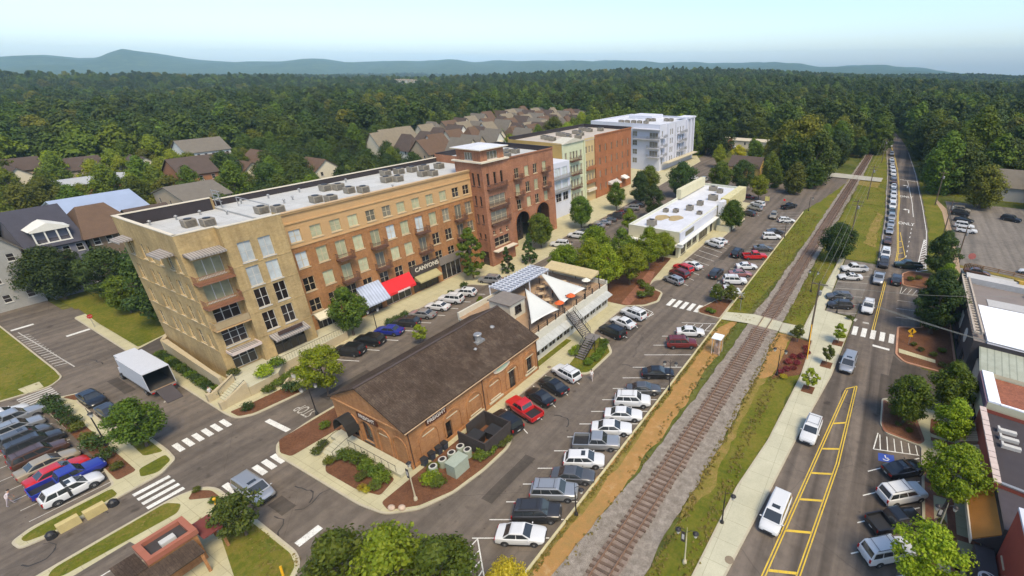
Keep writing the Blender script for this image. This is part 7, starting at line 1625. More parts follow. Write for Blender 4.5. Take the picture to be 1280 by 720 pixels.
  if kind in ('suv', 'van', 'hatch'): g.box(-L_ - .012, -L_ + .14, sg * hw * .82 - .08, sg * hw * .82 + .08, zr_ - .2, zr_ + .16)
  elif kind == 'pickup': g.box(-L_ - .012, -L_ + .1, sg * hw * .86 - .06, sg * hw * .86 + .06, .74, 1.06)
  else: g.box(-L_ - .012, -L_ + .14, sg * hw * .64 - .2, sg * hw * .64 + .16, zr_ - .08, zr_ + .08)
  g.build('taillight', TLM, root, origin=(0, 0, 0))
  g = MB(); g.ball((xb - .18, sg * (hw + .06), bz + .07), .07, .12, .07, 8, 5); mo = g.build('mirror', [PT['white']], root, origin=(0, 0, 0), smooth=True); mo.material_slots[0].link = 'OBJECT'
 g = MB(); g.box(-L_ - .04, -L_ - .031, -.2, .2, .56, .68); g.build('number_plate', PLATE, root, origin=(0, 0, 0))
 if kind in ('suv',):
  g = MB()
  for sg in (-1, 1): g.tube((xf - .25, sg * (wr - .12), H + .05), (xr + .3, sg * (wr - .12), H + .05), .022, .022, 6)
  for x in (xf - .5, xr + .5): g.tube((x, -wr + .12, H + .05), (x, wr - .12, H + .05), .018, .018, 6)
  g.build('roof_rack', TRIM, root, origin=(0, 0, 0))
 if kind in ('hatch', 'coupe', 'van'):
  g = MB(); g.box(xf - .75, xf - .3, -.38, .38, H - .006, H + .006); g.build('sunroof', CGL, root, origin=(0, 0, 0))
 return root
PROTO = {k: car_proto(k) for k in SPEC}
FIRST = {k: True for k in SPEC}
NAMEOF = dict(sedan='parked_sedan', coupe='parked_coupe', hatch='parked_hatchback', suv='parked_suv', van='minivan', pickup='pickup_truck')
CATOF = dict(sedan='car', coupe='car', hatch='car', suv='car', van='van', pickup='pickup truck')
# far cars: one mesh each, same shapes without separate parts
def far_proto(kind):
 mb = MB(); objs = [PROTO[kind]] + list(PROTO[kind].children_recursive); mats = [PT['white'], TRIM, CGL, TYRE]; idx = {CGL: 2, TYRE: 3, RIM: 3, TLM: 1, HLM: 1, PLATE: 1, TRIM: 1}
 for o in objs:
  if o.type != 'MESH' or o.name.startswith('rim'): continue
  mtx = Matrix.Identity(4)
  if o.name.startswith('wheel'): mtx = Matrix.Translation(o.location) @ o.rotation_euler.to_matrix().to_4x4()
  b0 = len(mb.v); mb.v += [tuple(mtx @ v.co) for v in o.data.vertices]
  for p_ in o.data.polygons:
   mt = o.data.materials[p_.material_index]; mb.f.append([b0 + i for i in p_.vertices]); mb.mi.append(idx.get(mt, 0))
 o = mb.build('queued_car', mats, None, origin=(0, 0, 0)); o.material_slots[0].link = 'OBJECT'; o.location = (0, 0, -500); return o
FARP = {k: far_proto(k) for k in ('sedan', 'suv', 'van')}
FFIRST = {k: True for k in FARP}
VR = random.Random(21)
HEAD = {'E': 0, 'N': math.pi / 2, 'W': math.pi, 'S': -math.pi / 2}
def car(kind, col, x, y, head, label, group=None, dz=0.0, name=None):
 r = PROTO[kind] if FIRST[kind] else copy_tree(PROTO[kind]); FIRST[kind] = False
 r.name = name or NAMEOF[kind]
 a = HEAD[head] if isinstance(head, str) else R(head)
 r.location = (x, y, dz); r.rotation_euler = (0, 0, a); tag(r, label, CATOF[kind], group); r.scale = (VR.uniform(.95, 1.03), VR.uniform(.97, 1.03), VR.uniform(.95, 1.04))
 for c in r.children:
  if c.name.startswith(('body', 'mirror')): c.material_slots[0].material = PT[col]
 return r
def farcar(kind, col, x, y, head, label, group):
 o = FARP[kind] if FFIRST[kind] else FARP[kind].copy()
 if not FFIRST[kind]: COL.objects.link(o)
 FFIRST[kind] = False
 o.material_slots[0].material = PT[col]; o.location = (x, y, .012); o.rotation_euler = (0, 0, HEAD[head] if isinstance(head, str) else R(head)); tag(o, label, 'car', group)
# copies are made before colours are set, so keep children lists from the prototypes
for k in SPEC: 
 for ch in [PROTO[k]] + list(PROTO[k].children_recursive): KIDS[ch.name] = list(ch.children)
# --- rail side of the big lot, noses to the rails
J = random.Random(9)
for kind, col, y, lab in (('sedan', 'white', 22.4, 'white sedan nearest the striped bay, nose to the rails'), ('suv', 'charcoal', 25.0, 'dark charcoal SUV between the white sedan and the silver roofed SUV'), ('suv', 'silver', 27.9, 'silver SUV with dark trim, third from the striped bay'), ('sedan', 'grey', 30.6, 'dark grey sedan between a silver SUV and a white hatchback'), ('hatch', 'white', 33.0, 'white hatchback parked next to the pale pickup'),
        ('pickup', 'silver', 36.0, 'pale silver pickup parked in the near rail side row'), ('sedan', 'white', 38.9, 'white sedan just beyond the pale pickup'), ('sedan', 'white', 41.8, 'white sedan between another white sedan and a white SUV'), ('suv', 'white', 44.7, 'white SUV with dark windows beside the dark grey sedan'), ('sedan', 'grey', 47.6, 'dark grey sedan beside the white SUV, near the lamp post'),
        ('sedan', 'black', 52.0, 'black sedan alone beside empty bays and the lamp post'), ('suv', 'maroon', 61.0, 'dark red SUV next to the little ticket booth'), ('sedan', 'white', 65.0, 'white sedan beside the striped bay near the ticket booth'),
        ('pickup', 'white', 82.8, 'white pickup behind the gnarled trees of the lot island'), ('suv', 'white', 88.6, 'white SUV second beyond the lot island'), ('sedan', 'pink', 92.8, 'dusty red sedan between two white cars'), ('sedan', 'white', 97.4, 'white sedan just below the bright red pickup'), ('pickup', 'red', 104.2, 'bright red pickup parked by the rail side grass'), ('sedan', 'grey', 110.6, 'grey sedan just beyond the bright red pickup'),
        ('suv', 'white', 120.0, 'white SUV standing beside a dark sedan in the far rail row'), ('sedan', 'charcoal', 124.6, 'dark sedan by a lamp post in the far rail row'), ('hatch', 'white', 136.6, 'white hatchback last in the rail side row')):
 car(kind, col, -23.2 + J.uniform(-.25, .25), y, 28 + J.uniform(-3, 3), lab, 'cars parked along the rail side of the lot')
# --- depot side of the big lot
for kind, col, y, x, hd, lab in (('suv', 'black', 33.7, -34.9, 168, 'black SUV backed against the dark bin enclosure'), ('pickup', 'red', 36.6, -34.6, 168, 'red pickup with open bed beside the depot'), ('sedan', 'black', 39.6, -34.4, 168, 'black sedan beside the red pickup'), ('sedan', 'black', 42.4, -34.3, 168, 'black sedan between a black sedan and a white SUV'), ('suv', 'white', 45.6, -34.4, 168, 'white SUV parked by the depot corner with its back to the lot'),
         ('suv', 'black', 58.9, -34.6, 168, 'black SUV parked just past the stair planting'), ('sedan', 'white', 62.5, -34.6, 168, 'white sedan between a black SUV and a white SUV near the path'), ('suv', 'white', 66.0, -34.4, 168, 'white SUV beside the striped bay and brick path'),
         ('hatch', 'silver', 83.0, -34.2, 160, 'silver hatchback nearest the lot crosswalk'), ('suv', 'maroon', 86.6, -34.4, 160, 'dark red SUV beside the silver hatchback'), ('suv', 'red', 89.6, -34.8, 160, 'red SUV partly behind the dark red one'), ('sedan', 'white', 92.4, -33.8, 160, 'white sedan beside the red SUV by the white restaurant'),
         ('suv', 'white', 107.8, -34.2, 160, 'white SUV in front of the low screen wall'), ('sedan', 'white', 110.8, -34.0, 160, 'white sedan behind the white SUV by the screen wall'), ('hatch', 'charcoal', 138.4, -34.2, 160, 'dark hatchback at the far end of the depot side row'), ('suv', 'silver', 145.2, -34.2, 160, 'silver SUV at the far end of the depot side row'), ('suv', 'white', 150.0, -34.6, 160, 'white SUV last in the depot side row')):
 car(kind, col, x, y, hd, lab, 'cars parked along the depot side of the lot')
car('suv', 'charcoal', -27.7, 90.4, 88, 'dark grey SUV driving away up the middle of the lot'); car('suv', 'black', -27.4, 104.4, 88, 'black SUV driving up the lot ahead of the dark grey one'); car('suv', 'tan', -27.2, 139.4, -86, 'tan SUV driving down the far end of the lot'); car('pickup', 'black', -25.4, 152.0, 60, 'black pickup leaving the far end of the lot')
# --- parking street before the apartment block
for kind, col, y, lab in (('suv', 'black', 34.6, 'black SUV first in the parking street by the lime tree'), ('suv', 'black', 38.0, 'black SUV under the broad tree by the pale shop awning'), ('sedan', 'blue', 41.5, 'dark blue sedan in the parking street row'), ('hatch', 'charcoal', 44.9, 'charcoal hatchback beside the dark blue sedan'), ('sedan', 'silver', 48.2, 'silver sedan before the red awning'), ('sedan', 'white', 51.6, 'white sedan nearest the red awning'), ('suv', 'white', 54.8, 'white SUV between two white cars past the red awning'), ('hatch', 'white', 58.2, 'white hatchback last of the white cars before the gap'), ('suv', 'silver', 65.0, 'silver SUV alone before the tall column tree')):
 car(kind, col, -66.9, y, 200 + J.uniform(-3, 3), lab, 'cars parked in the street before the apartment block')
for k, (kind, col, y) in enumerate((('suv', 'white', 89.4), ('suv', 'white', 97.0), ('hatch', 'grey', 100.4), ('suv', 'black', 103.6), ('sedan', 'silver', 106.8), ('sedan', 'silver', 110.0), ('sedan', 'grey', 113.2), ('suv', 'charcoal', 116.6), ('sedan', 'maroon', 120.0), ('sedan', 'black', 123.4), ('suv', 'silver', 127), ('sedan', 'charcoal', 131))):
 car(kind, col, -67.2, y, 200 if k != 1 else 190, ['white car half hidden by bright treetops near the tower plaza', 'white SUV in clear view before the pale green front', 'grey hatchback second beyond the clear white SUV', 'black SUV parked before the pale green front', 'silver sedan before the cream front', 'second silver sedan before the cream front', 'grey sedan before the rust brick shops', 'charcoal SUV before the rust brick shops', 'maroon sedan before the grey shop canopy', 'black sedan before the grey shop canopy', 'silver SUV under dark trees before the rust brick end', 'charcoal sedan under dark trees before the rust brick end'][k], 'cars parked before the green and rust block')
for k, (kind, col, x, y, a) in enumerate((('suv', 'silver', -61.8, 176, 80), ('sedan', 'white', -65.2, 171, 80), ('sedan', 'white', -66.4, 177, 80), ('sedan', 'charcoal', -58, 160, 20), ('sedan', 'white', -54, 158, 20), ('suv', 'black', -50, 157, 10), ('sedan', 'beige', -46, 226, 0), ('sedan', 'silver', -44, 236, 0), ('suv', 'charcoal', -52, 214, 0), ('sedan', 'white', -38, 238, 0), ('suv', 'silver', -60, 232, 0), ('sedan', 'maroon', -40, 158, 0), ('sedan', 'black', -44.5, 153.6, 0))):
 car(kind, col, x, y, a, ['silver SUV heading up the street beyond the white restaurant roof', 'white sedan left of the silver SUV beyond the restaurant', 'white sedan behind it along the street before the white block', 'charcoal sedan tucked behind the far left end of the white restaurant', 'white sedan behind the far end of the white restaurant', 'black SUV behind the far right end of the white restaurant', 'beige sedan in the far lot past the ochre cottage', 'silver sedan deepest in the far lot past the ochre cottage', 'charcoal SUV in the far lot left of the ochre cottage', 'white sedan at the right end of the far lot', 'silver SUV before the long pale shed', 'maroon sedan in the shade beside the ochre cottage corner', 'black sedan just behind the striped panel of the restaurant'][k], 'cars beyond the white restaurant')
# --- left lot
for kind, col, x, lab in (('hatch', 'white', -67.0, 'white hatchback with a black band, last in the left lot row'), ('pickup', 'blue', -69.3, 'blue pickup beside the banded white hatchback'), ('sedan', 'red', -71.6, 'red sedan between a blue pickup and a beige sedan'), ('sedan', 'beige', -74.1, 'beige sedan in the left lot beside the red one'), ('suv', 'brown', -76.9, 'brown SUV in the middle of the left lot row'), ('suv', 'charcoal', -79.8, 'charcoal SUV next to the brown one in the left lot'), ('hatch', 'grey', -82.6, 'grey hatchback in the left lot beside the charcoal SUV'), ('suv', 'silver', -85.4, 'silver SUV in the left lot near the first bush'), ('pickup', 'silver', -88.4, 'silver grey pickup second from the drive in the left lot'), ('sedan', 'white', -90.6, 'white sedan nearest the drive in the left lot')):
 c_ = car(kind, col, x, 4.4 + J.uniform(-.2, .2), 90 + J.uniform(-2, 2), lab, 'cars in the left parking lot')
 if kind == 'hatch' and col == 'white':
  m_ = MB(); m_.box(-.42, -.2, -.7, .7, 1.575, 1.592)
  for sg in (-1, 1): m_.hexa([(-.42, sg * .71, 1.5), (-.2, sg * .71, 1.5), (-.2, sg * .87, .98), (-.42, sg * .87, .98), (-.42, sg * .735, 1.5), (-.2, sg * .735, 1.5), (-.2, sg * .895, .98), (-.42, sg * .895, .98)]); m_.box(-.42, -.2, sg * .905 - .012, sg * .905 + .012, .4, .97)
  m_.build('dark_band', TRIM, c_, origin=(0, 0, 0))
car('sedan', 'black', -91.6, -1.5, 0, 'pale nosed dark car at the left edge of the left lot')
car('sedan', 'black', -85.6, 11.0, 2, 'black sedan parked on the left street nearest the box truck')
car('sedan', 'charcoal', -79.6, 11.05, 2, 'dark sedan parked on the left street behind the black one')
car('van', 'silver', -50.6, 13.2, 1, 'silver minivan rolling over the crosswalk by the depot')
# --- main road
car('van', 'white', -3.1, 36.2, -94, 'white minivan driving toward the camera beside the yellow ladder', name='minivan'); car('suv', 'white', -2.1, 50.0, -93, 'white SUV driving beside the far half of the yellow ladder', name='driving_suv')
car('van', 'silver', .2, 67.6, -93, 'silver minivan just past the crosswalk on the main road'); car('suv', 'white', 1.3, 88.6, -91, 'white SUV approaching the crosswalk', name='driving_suv'); car('pickup', 'silver', 2.2, 104.0, -91, 'silver pickup approaching behind the white SUV'); car('suv', 'charcoal', 5.4, 104.8, 89, 'charcoal SUV driving away opposite the silver pickup', name='driving_suv'); car('pickup', 'green', 7.4, 115.0, 196, 'dark green pickup turning out beside the mulch island')
QY = [113.9, 120.6, 131.1, 140.2, 147.2, 154.0, 161.2, 168.6, 176.2, 183.6, 191.2, 199.0, 207.0, 215.0, 223.5, 232, 241, 250, 259.6, 277, 306, 327, 341, 368, 404]
QC = ['charcoal', 'white', 'brown', 'silver', 'silver', 'silver', 'green', 'white', 'white', 'white', 'silver', 'white', 'brown', 'silver', 'white', 'white', 'white', 'silver', 'white', 'silver', 'white', 'black', 'black', 'silver', 'charcoal']
QK = ['suv', 'van', 'sedan', 'sedan', 'sedan', 'suv', 'sedan', 'van', 'suv', 'suv', 'sedan', 'sedan', 'suv', 'sedan', 'van', 'suv', 'sedan', 'suv', 'sedan', 'suv', 'suv', 'suv', 'sedan', 'sedan', 'suv']
ORD = 'first second third fourth fifth sixth seventh eighth ninth tenth eleventh twelfth thirteenth fourteenth fifteenth sixteenth seventeenth eighteenth nineteenth twentieth twenty-first twenty-second twenty-third twenty-fourth twenty-fifth'.split()
QX = [(112, 2.7), (150, 2.9), (180, 2.4), (210, 1.7), (232, .5), (258, -.8), (280, -1.6), (307, -3.3), (342, -7.2), (405, -15.1)]
for k, (y, c, kd) in enumerate(zip(QY, QC, QK)):
 x = float(np.interp(y, [q[0] for q in QX], [q[1] for q in QX])); x2 = float(np.interp(y + 3, [q[0] for q in QX], [q[1] for q in QX]))
 farcar(kd, c, x, y, math.degrees(math.atan2(-3, x - x2)), '%s %s, %s back in the queue down the far main road' % (c, CATOF[kd], ORD[k]), 'cars queuing on the far main road')
car('pickup', 'white', -2.7, 107.2, 207, 'white pickup parked by the lone round tree'); car('coupe', 'white', -3.0, 102.2, 202, 'white coupe parked beside the white pickup'); car('hatch', 'grey', -3.8, 91.0, 200, 'grey hatchback parked opposite the white SUV'); car('hatch', 'charcoal', -3.2, 87.4, 200, 'charcoal hatchback parked nearest the right pavement tip')
car('coupe', 'black', 7.7, 48.6, 42, 'black coupe in the bay next to the blue badge'); car('suv', 'white', 7.6, 44.7, 41, 'white SUV in front of the right hand shops'); car('pickup', 'black', 7.1, 40.8, 41, 'black pickup with white bed rail in front of the right hand shops'); car('suv', 'white', 6.6, 36.9, 40, 'white SUV half under the lime treetop at the bottom right')
car('suv', 'black', 20.4, 168.4, -14, 'black SUV farthest up the right upper lot'); car('sedan', 'black', 20.8, 161.4, -14, 'black sedan in the right upper lot by the path'); car('suv', 'white', 20.6, 150.4, -2, 'white SUV with dark windows in the right upper lot'); car('suv', 'white', 20.4, 154.6, -6, 'white SUV behind another white SUV in the right upper lot'); car('suv', 'black', 32.6, 168.8, -26, 'black SUV driving alone across the right upper lot')
car('suv', 'tan', 21.0, 173.6, -10, 'tan SUV at the top end of the right upper lot'); car('sedan', 'silver', 40, 158, 70, 'silver sedan out in the middle of the right upper lot'); car('sedan', 'white', 44, 166, 70, 'white sedan beside the silver one in the right upper lot'); car('sedan', 'brown', 20.2, 117.6, -4, 'dark brown sedan in the pale concrete lot'); car('sedan', 'silver', 19.7, 112.6, -12, 'silver beige sedan in the pale concrete lot'); car('sedan', 'white', 30.4, 123, 164, 'white sedan at the right edge by the brown hedge strip'); car('suv', 'maroon', 30.4, 104, 170, 'dark red car at the right edge behind the yellow awning')
car('suv', 'white', -77, 262, 0, 'white van shaped car beyond the white block')
# --- box truck with open tail and ramp
bt = thing('box_truck', 'white box truck with open rear door and ramp down', 'truck', (-84.4, 16.6, .005), R(180.5)); bt.scale = (1.22, 1.14, 1.1); bt.location = (-84.6, 16.3, .005)
TRW = M('truck_white', (.52, .53, .55), .45, .06); 
m_ = MB(); m_.box(-4.6, 2.0, -1.25, -1.2, 1.1, 3.6); m_.box(-4.6, 2.0, 1.2, 1.25, 1.1, 3.6); m_.box(-4.6, 2.0, -1.199, 1.199, 3.52, 3.599); m_.box(1.95, 2.0, -1.199, 1.199, 1.1, 3.519); m_.box(-4.6, 1.949, -1.199, 1.199, 1.1, 1.2, 1)
m_.build('cargo_box', [TRW, DECK], bt, origin=(0, 0, 0))
m_ = MB(); m_.box(-4.55, 1.94, -1.198, -1.18, 1.201, 3.5); m_.box(-4.55, 1.94, 1.18, 1.198, 1.201, 3.5); m_.box(-4.55, 1.94, -1.179, 1.179, 3.48, 3.518); m_.box(1.9, 1.948, -1.179, 1.179, 1.201, 3.479); m_.box(-4.55, 1.899, -1.179, 1.179, 1.201, 1.23); m_.build('lining', M('shaded_cargo_interior', (.05, .045, .04), .8, .3), bt, origin=(0, 0, 0))  # inner skin coloured dark to give the open box a shaded interior
m_ = MB(); m_.box(2.0, 3.2, -1.0, 1.0, 2.9, 3.55); m_.build('attic', TRW, bt, origin=(0, 0, 0))
m_ = MB(); m_.hexa([(2.1, -1.05, .6), (4.3, -.98, .6), (4.3, .98, .6), (2.1, 1.05, .6), (2.1, -1.05, 1.5), (4.2, -.95, 1.4), (4.2, .95, 1.4), (2.1, 1.05, 1.5)]); m_.hexa([(2.1, -1.0, 1.5), (3.5, -.95, 1.48), (3.5, .95, 1.48), (2.1, 1.0, 1.5), (2.1, -.9, 2.5), (2.9, -.86, 2.45), (2.9, .86, 2.45), (2.1, .9, 2.5)]); m_.build('cab', TRW, bt, origin=(0, 0, 0))
m_ = MB(); m_.hexa([(3.52, -.85, 1.55), (3.53, -.85, 1.55), (3.53, .85, 1.55), (3.52, .85, 1.55), (2.98, -.78, 2.38), (2.99, -.78, 2.38), (2.99, .78, 2.38), (2.98, .78, 2.38)]); m_.build('windscreen', CGL, bt, origin=(0, 0, 0))
for sg in (-1, 1):
 m_ = MB(); m_.box(2.3, 2.9, sg * .985 - .012, sg * .985 + .012, 1.6, 2.3); m_.build('side_window', CGL, bt, origin=(0, 0, 0))
 m_ = MB(); m_.box(-4.6, 2.0, sg * 1.26 - .008, sg * 1.26 + .008, 1.15, 1.3); m_.build('side_rail', GALV, bt, origin=(0, 0, 0))
 m_ = MB(); m_.box(-4.62, -4.55, sg * 1.0 - .12, sg * 1.0 + .12, .75, .95); m_.build('taillight', TLM, bt, origin=(0, 0, 0))
m_ = MB(); m_.box(-4.6, 4.2, -.5, .5, .55, 1.08); m_.build('chassis', TRIM, bt, origin=(0, 0, 0))
for x in (-2.9, 3.3):
 for sg in (-1, 1):
  wo = bpy.data.objects.new('wheel', TYM); COL.objects.link(wo); wo.parent = bt; wo.location = (x, sg * 1.0, .45); wo.scale = (1.34, 1.8, 1.34)
  if sg < 0: wo.rotation_euler = (0, 0, math.pi)
  r_ = bpy.data.objects.new('rim', RMM); COL.objects.link(r_); r_.parent = wo
m_ = MB(); m_.hexa([(-6.6, -.75, .02), (-4.6, -.75, 1.05), (-4.6, .75, 1.05), (-6.6, .75, .02), (-6.6, -.75, .07), (-4.6, -.75, 1.1), (-4.6, .75, 1.1), (-6.6, .75, .07)]); m_.build('ramp', M('dark_ramp', (.06, .05, .05), .6), bt, origin=(0, 0, 0))
m_ = MB(); m_.box(-4.6, -4.5, -1.2, 1.2, .9, 1.099); m_.build('bumper', GALV, bt, origin=(0, 0, 0))
# far white box truck
ft = thing('delivery_truck', 'small white box truck parked far off beyond the white block', 'truck', (-86, 305, 0), 0)
m_ = MB(); m_.box(-4, 2, -1.2, 1.2, 1, 3.8); m_.build('cargo_box', TRW, ft, origin=(0, 0, 0)); m_ = MB(); m_.hexa([(2.1, -1, .5), (4, -1, .5), (4, 1, .5), (2.1, 1, .5), (2.1, -1, 2.4), (3.2, -.9, 2.4), (3.2, .9, 2.4), (2.1, 1, 2.4)]); m_.build('cab', TRW, ft, origin=(0, 0, 0))
for x in (-2.6, 3):
 for sg in (-1, 1):
  wo = bpy.data.objects.new('wheel', TYM); COL.objects.link(wo); wo.parent = ft; wo.location = (x, sg * 1.0, .45); wo.scale = (1.34, 1.6, 1.34)
# ================================================================== STREET FURNITURE
WOODP = M('utility_pole_wood', (.13, .095, .065), .95, .3, 2); YSIGN = M('yellow_sign', (.72, .38, .01), .6, .06); REDS = M('red_sign', (.5, .02, .02), .6); LAMPG, t, b = newmat('lamp_glass'); b.inputs['Base Color'].default_value = (.6, .58, .5, 1); b.inputs['Roughness'].default_value = .2
def lamp(x, y, label, z=PAV, h=4.6, heads=1, rz=0.0, banner=False):
 t_ = wthing('street_lamp', label, 'street lamp', (x, y, z), 'black street lamps')
 m_ = MB(); m_.lathe([(.2, 0), (.18, .3), (.1, .45), (.07, .9), (.055, h - .9)], (x, y, z), 10); m_.tube((x, y, z + h - .92), (x, y, z + h + .3), .04, .02, 8); m_.build('post', RAILD if not banner else M('pale_lamp_post', (.5, .44, .3), .6), t_)
 for k in range(heads):
  s_ = 1 if k == 0 else -1; dx, dy = math.cos(rz) * s_, math.sin(rz) * s_
  a_ = MB(); a_.path([(x, y, z + h - .3), (x + dx * .35, y + dy * .35, z + h + .05), (x + dx * .75, y + dy * .75, z + h)], .025, 6); am = a_.build('arm', RAILD, t_); ORG[am.name] = ORG[t_.name]
  c = (x + dx * .75, y + dy * .75, z + h - .6)
  l_ = MB(); l_.lathe([(.13, 0), (.22, .38), (.22, .4)], c, 8); l_.build('lantern', LAMPG, am)
  l_ = MB(); l_.lathe([(.28, .401), (.18, .52), (.04, .6)], c, 8); l_.build('cap', RAILD, am)
 if banner:
  f = MB(); f.box(x - .5, x - .12, y - .02, y + .02, z + h - 1.6, z + h - .4); f.build('banner', M('dark_banner', (.05, .04, .04), .8), t_)
  f = MB(); f.box(x - .42, x - .2, y - .028, y - .021, z + h - 1.3, z + h - .7); f.build('banner_patch', M('pale_banner_patch', (.5, .48, .45), .8), t_)
 return t_
lamp(-35.4, 20.6, 'slim pale street lamp on the mulch corner by the depot', h=4.4, rz=2.4, banner=True)
lamp(10.5, 41.0, 'tan street lamp with hanging basket arm before the right hand shops', h=4.2, heads=2, rz=.4, banner=True)
lamp(-9.0, 27.5, 'twin headed lamp with yellow tag and dark banner by the near rail verge', z=0, h=4.2, heads=2, rz=.2, banner=True)
lamp(-20.4, 49.8, 'black twin lantern lamp at the rail side kerb by the black sedan', z=0, h=4.6, heads=2, rz=.3); lamp(-20.2, 27.0, 'lamp post at the rail side kerb by the silver roofed SUV', z=0, h=4.0)
lamp(-8.4, 60.4, 'black twin lantern lamp by the red shrub bed', z=0, h=4.4, heads=2); lamp(-20.6, 122.8, 'black lamp at the kerb beside the far white SUV', z=0, h=4.4, heads=2); lamp(-19.6, 152, 'black lamp at the far end of the lot near the yellow sign', z=0, h=4.2)
lamp(-9.0, 92, 'black lamp on the verge left of the white hatch parking', z=0, h=4.4, heads=2); lamp(-57.2, 23.6, 'black lamp at the kerb left of the depot', h=4.4, heads=2, rz=1.2); lamp(-57.0, 66.0, 'black lamp behind the pergola at the parking street kerb', h=4.4, heads=2, rz=1.0)
lamp(-73.2, 8.6, 'tall pale lamp among bushes of the left parking lot', h=5.0); lamp(8.9, 91.5, 'black lamp at the edge of the mulch island by faded bays', h=4.4); lamp(-23.0, 79.2, 'black lamp between the gnarled trees of the lot island', z=.1, h=4.2, heads=2)
lamp(-3.4, 84.6, 'lamp with pale round sign at the pavement tip', h=3.6); lamp(-7.4, 33.0, 'thin dark lamp post on the verge left of the near pavement', z=0, h=4.2); lamp(-60.4, 84.0, 'black lamp in the parking street beyond the tower plaza', z=0, h=4.2)
lamp(-69.0, 40.8, 'black lamp at the shop pavement by the blue sedan', h=4.2, heads=2, rz=1.2)
def upole(x, y, h, label, arms=1, lean=0.0, rz=0.0):
 t_ = wthing('utility_pole', label, 'utility pole', (x, y, 0), 'utility poles along the main road')
 top = (x + lean, y, h); m_ = MB(); m_.tube((x, y, -.2), top, .17, .11, 10); m_.build('pole', WOODP, t_)
 for k in range(arms):
  m_ = MB(); zz = h - .5 - k * .9; c, s = math.cos(rz), math.sin(rz); m_.hexa([(x + lean - 1.2 * c - .06 * s, y - 1.2 * s + .06 * c, zz), (x + lean - 1.2 * c + .06 * s, y - 1.2 * s - .06 * c, zz), (x + lean + 1.2 * c + .06 * s, y + 1.2 * s - .06 * c, zz), (x + lean + 1.2 * c - .06 * s, y + 1.2 * s + .06 * c, zz),
   (x + lean - 1.2 * c - .06 * s, y - 1.2 * s + .06 * c, zz + .14), (x + lean - 1.2 * c + .06 * s, y - 1.2 * s - .06 * c, zz + .14), (x + lean + 1.2 * c + .06 * s, y + 1.2 * s - .06 * c, zz + .14), (x + lean + 1.2 * c - .06 * s, y + 1.2 * s + .06 * c, zz + .14)])
  m_.build('crossarm', WOODP, t_)
 m_ = MB(); m_.lathe([(.2, 0), (.24, .1), (.24, .7), (.12, .8)], (x + lean + .3, y, h - 2.2), 10); m_.build('transformer', GALV, t_)
 return top
P1 = upole(-6.0, 72.2, 10.5, 'tall wooden utility pole in the red shrub bed by the crossing'); P2 = upole(-5.4, 126, 11, 'wooden utility pole on the grass beyond the lone round tree', arms=2); P3 = upole(-5.0, 176, 11, 'wooden utility pole on the grass strip between rails and road', arms=2); P4 = upole(-4.6, 252, 10.5, 'dark utility pole leaning beside the queue near the far junction'); P5 = upole(-7.6, 292, 10.5, 'far utility pole at the bend of the queue'); P6 = upole(14.4, 178.5, 10.5, 'thick utility pole on the right verge before the big oaks'); P7 = upole(15.6, 148.0, 8.5, 'thin dark utility pole beside the clay path'); P8 = upole(13.5, 215, 10, 'pale bare utility pole under the right hand trees'); upole(-24, 226, 9, 'utility pole by the level crossing at the side street'); upole(17.6, 128, 7.5, 'reddish pole where the clay path meets the upper lot')
WIRE = M('dull_wire', (.2, .2, .17), .7)
def wires(a, b_, n, offs, lab):
 m_ = MB()
 for o_ in offs:
  pts = []
  for k in range(n + 1):
   s = k / n; pts.append((a[0] + (b_[0] - a[0]) * s + o_, a[1] + (b_[1] - a[1]) * s, a[2] - .3 + (b_[2] - a[2]) * s - 4 * s * (1 - s) * .9))
  m_.path(pts, .022, 4)
 tag(m_.build('overhead_wires', WIRE), lab, 'wires')
wires(P1, P2, 10, (-1, .1, 1), 'three sagging wires from the crossing pole over the lone round tree'); wires(P2, P3, 8, (-1, .1, 1), 'three sagging wires over the green strip between rails and road'); wires(P3, P4, 8, (-1, 0, 1), 'far wires running to the leaning pole by the queue'); wires(P1, (24, 64, 10), 10, (-.9, -.3, .3), 'wires crossing the main road toward the ribbed roof shop'); wires(P1, (22, 84, 10), 10, (0,), 'single wire crossing the main road toward the charcoal shop')
g_ = MB(); g_.tube((-5.3, 66.5, .05), (-6.0, 72.0, 3.2), .06, .06, 8); tag(g_.build('guy_wire_guard', YSIGN), 'slanting yellow guy wire guard tube in the red shrub bed', 'wire guard')
def sign(x, y, h, label, plate, mat, rz=0.0, z=PAV, cat='sign', mark=None):
 t_ = thing('road_sign', label, cat, (x, y, z), rz); m_ = MB(); m_.tube((0, 0, 0), (0, 0, h), .035, .035, 8); m_.build('post', GALV, t_, origin=(0, 0, 0))
 n = len(plate); m_ = MB(); m_.add([(a, -.05, h - .35 + c) for a, c in plate] + [(a, -.075, h - .35 + c) for a, c in plate], [tuple(range(n)), tuple(reversed(range(n, 2 * n))), *[(i, (i + 1) % n, n + (i + 1) % n, n + i) for i in range(n)]]); p_ = m_.build('plate', mat, t_, origin=(0, 0, 0)); ORG[p_.name] = (0, 0, 0)
 return t_, p_
OCT = [(.38 * math.cos(math.pi / 8 + k * math.pi / 4), .38 * math.sin(math.pi / 8 + k * math.pi / 4)) for k in range(8)]
SQ = [(-.3, -.4), (.3, -.4), (.3, .4), (-.3, .4)]; DIA = [(0, -.62), (.62, 0), (0, .62), (-.62, 0)]
t_, p_ = sign(-112, 18.8, 2.4, 'red stop sign at the driveway on the left street', OCT, REDS, R(100)); words('STOP', (0, -.085, 2.05), .24, FRAMEW, (R(90), 0, 0), parent=p_)
t_, p_ = sign(7.9, 78.6, 2.8, 'yellow diamond pedestrian warning sign on the mulch island', DIA, YSIGN, R(12))
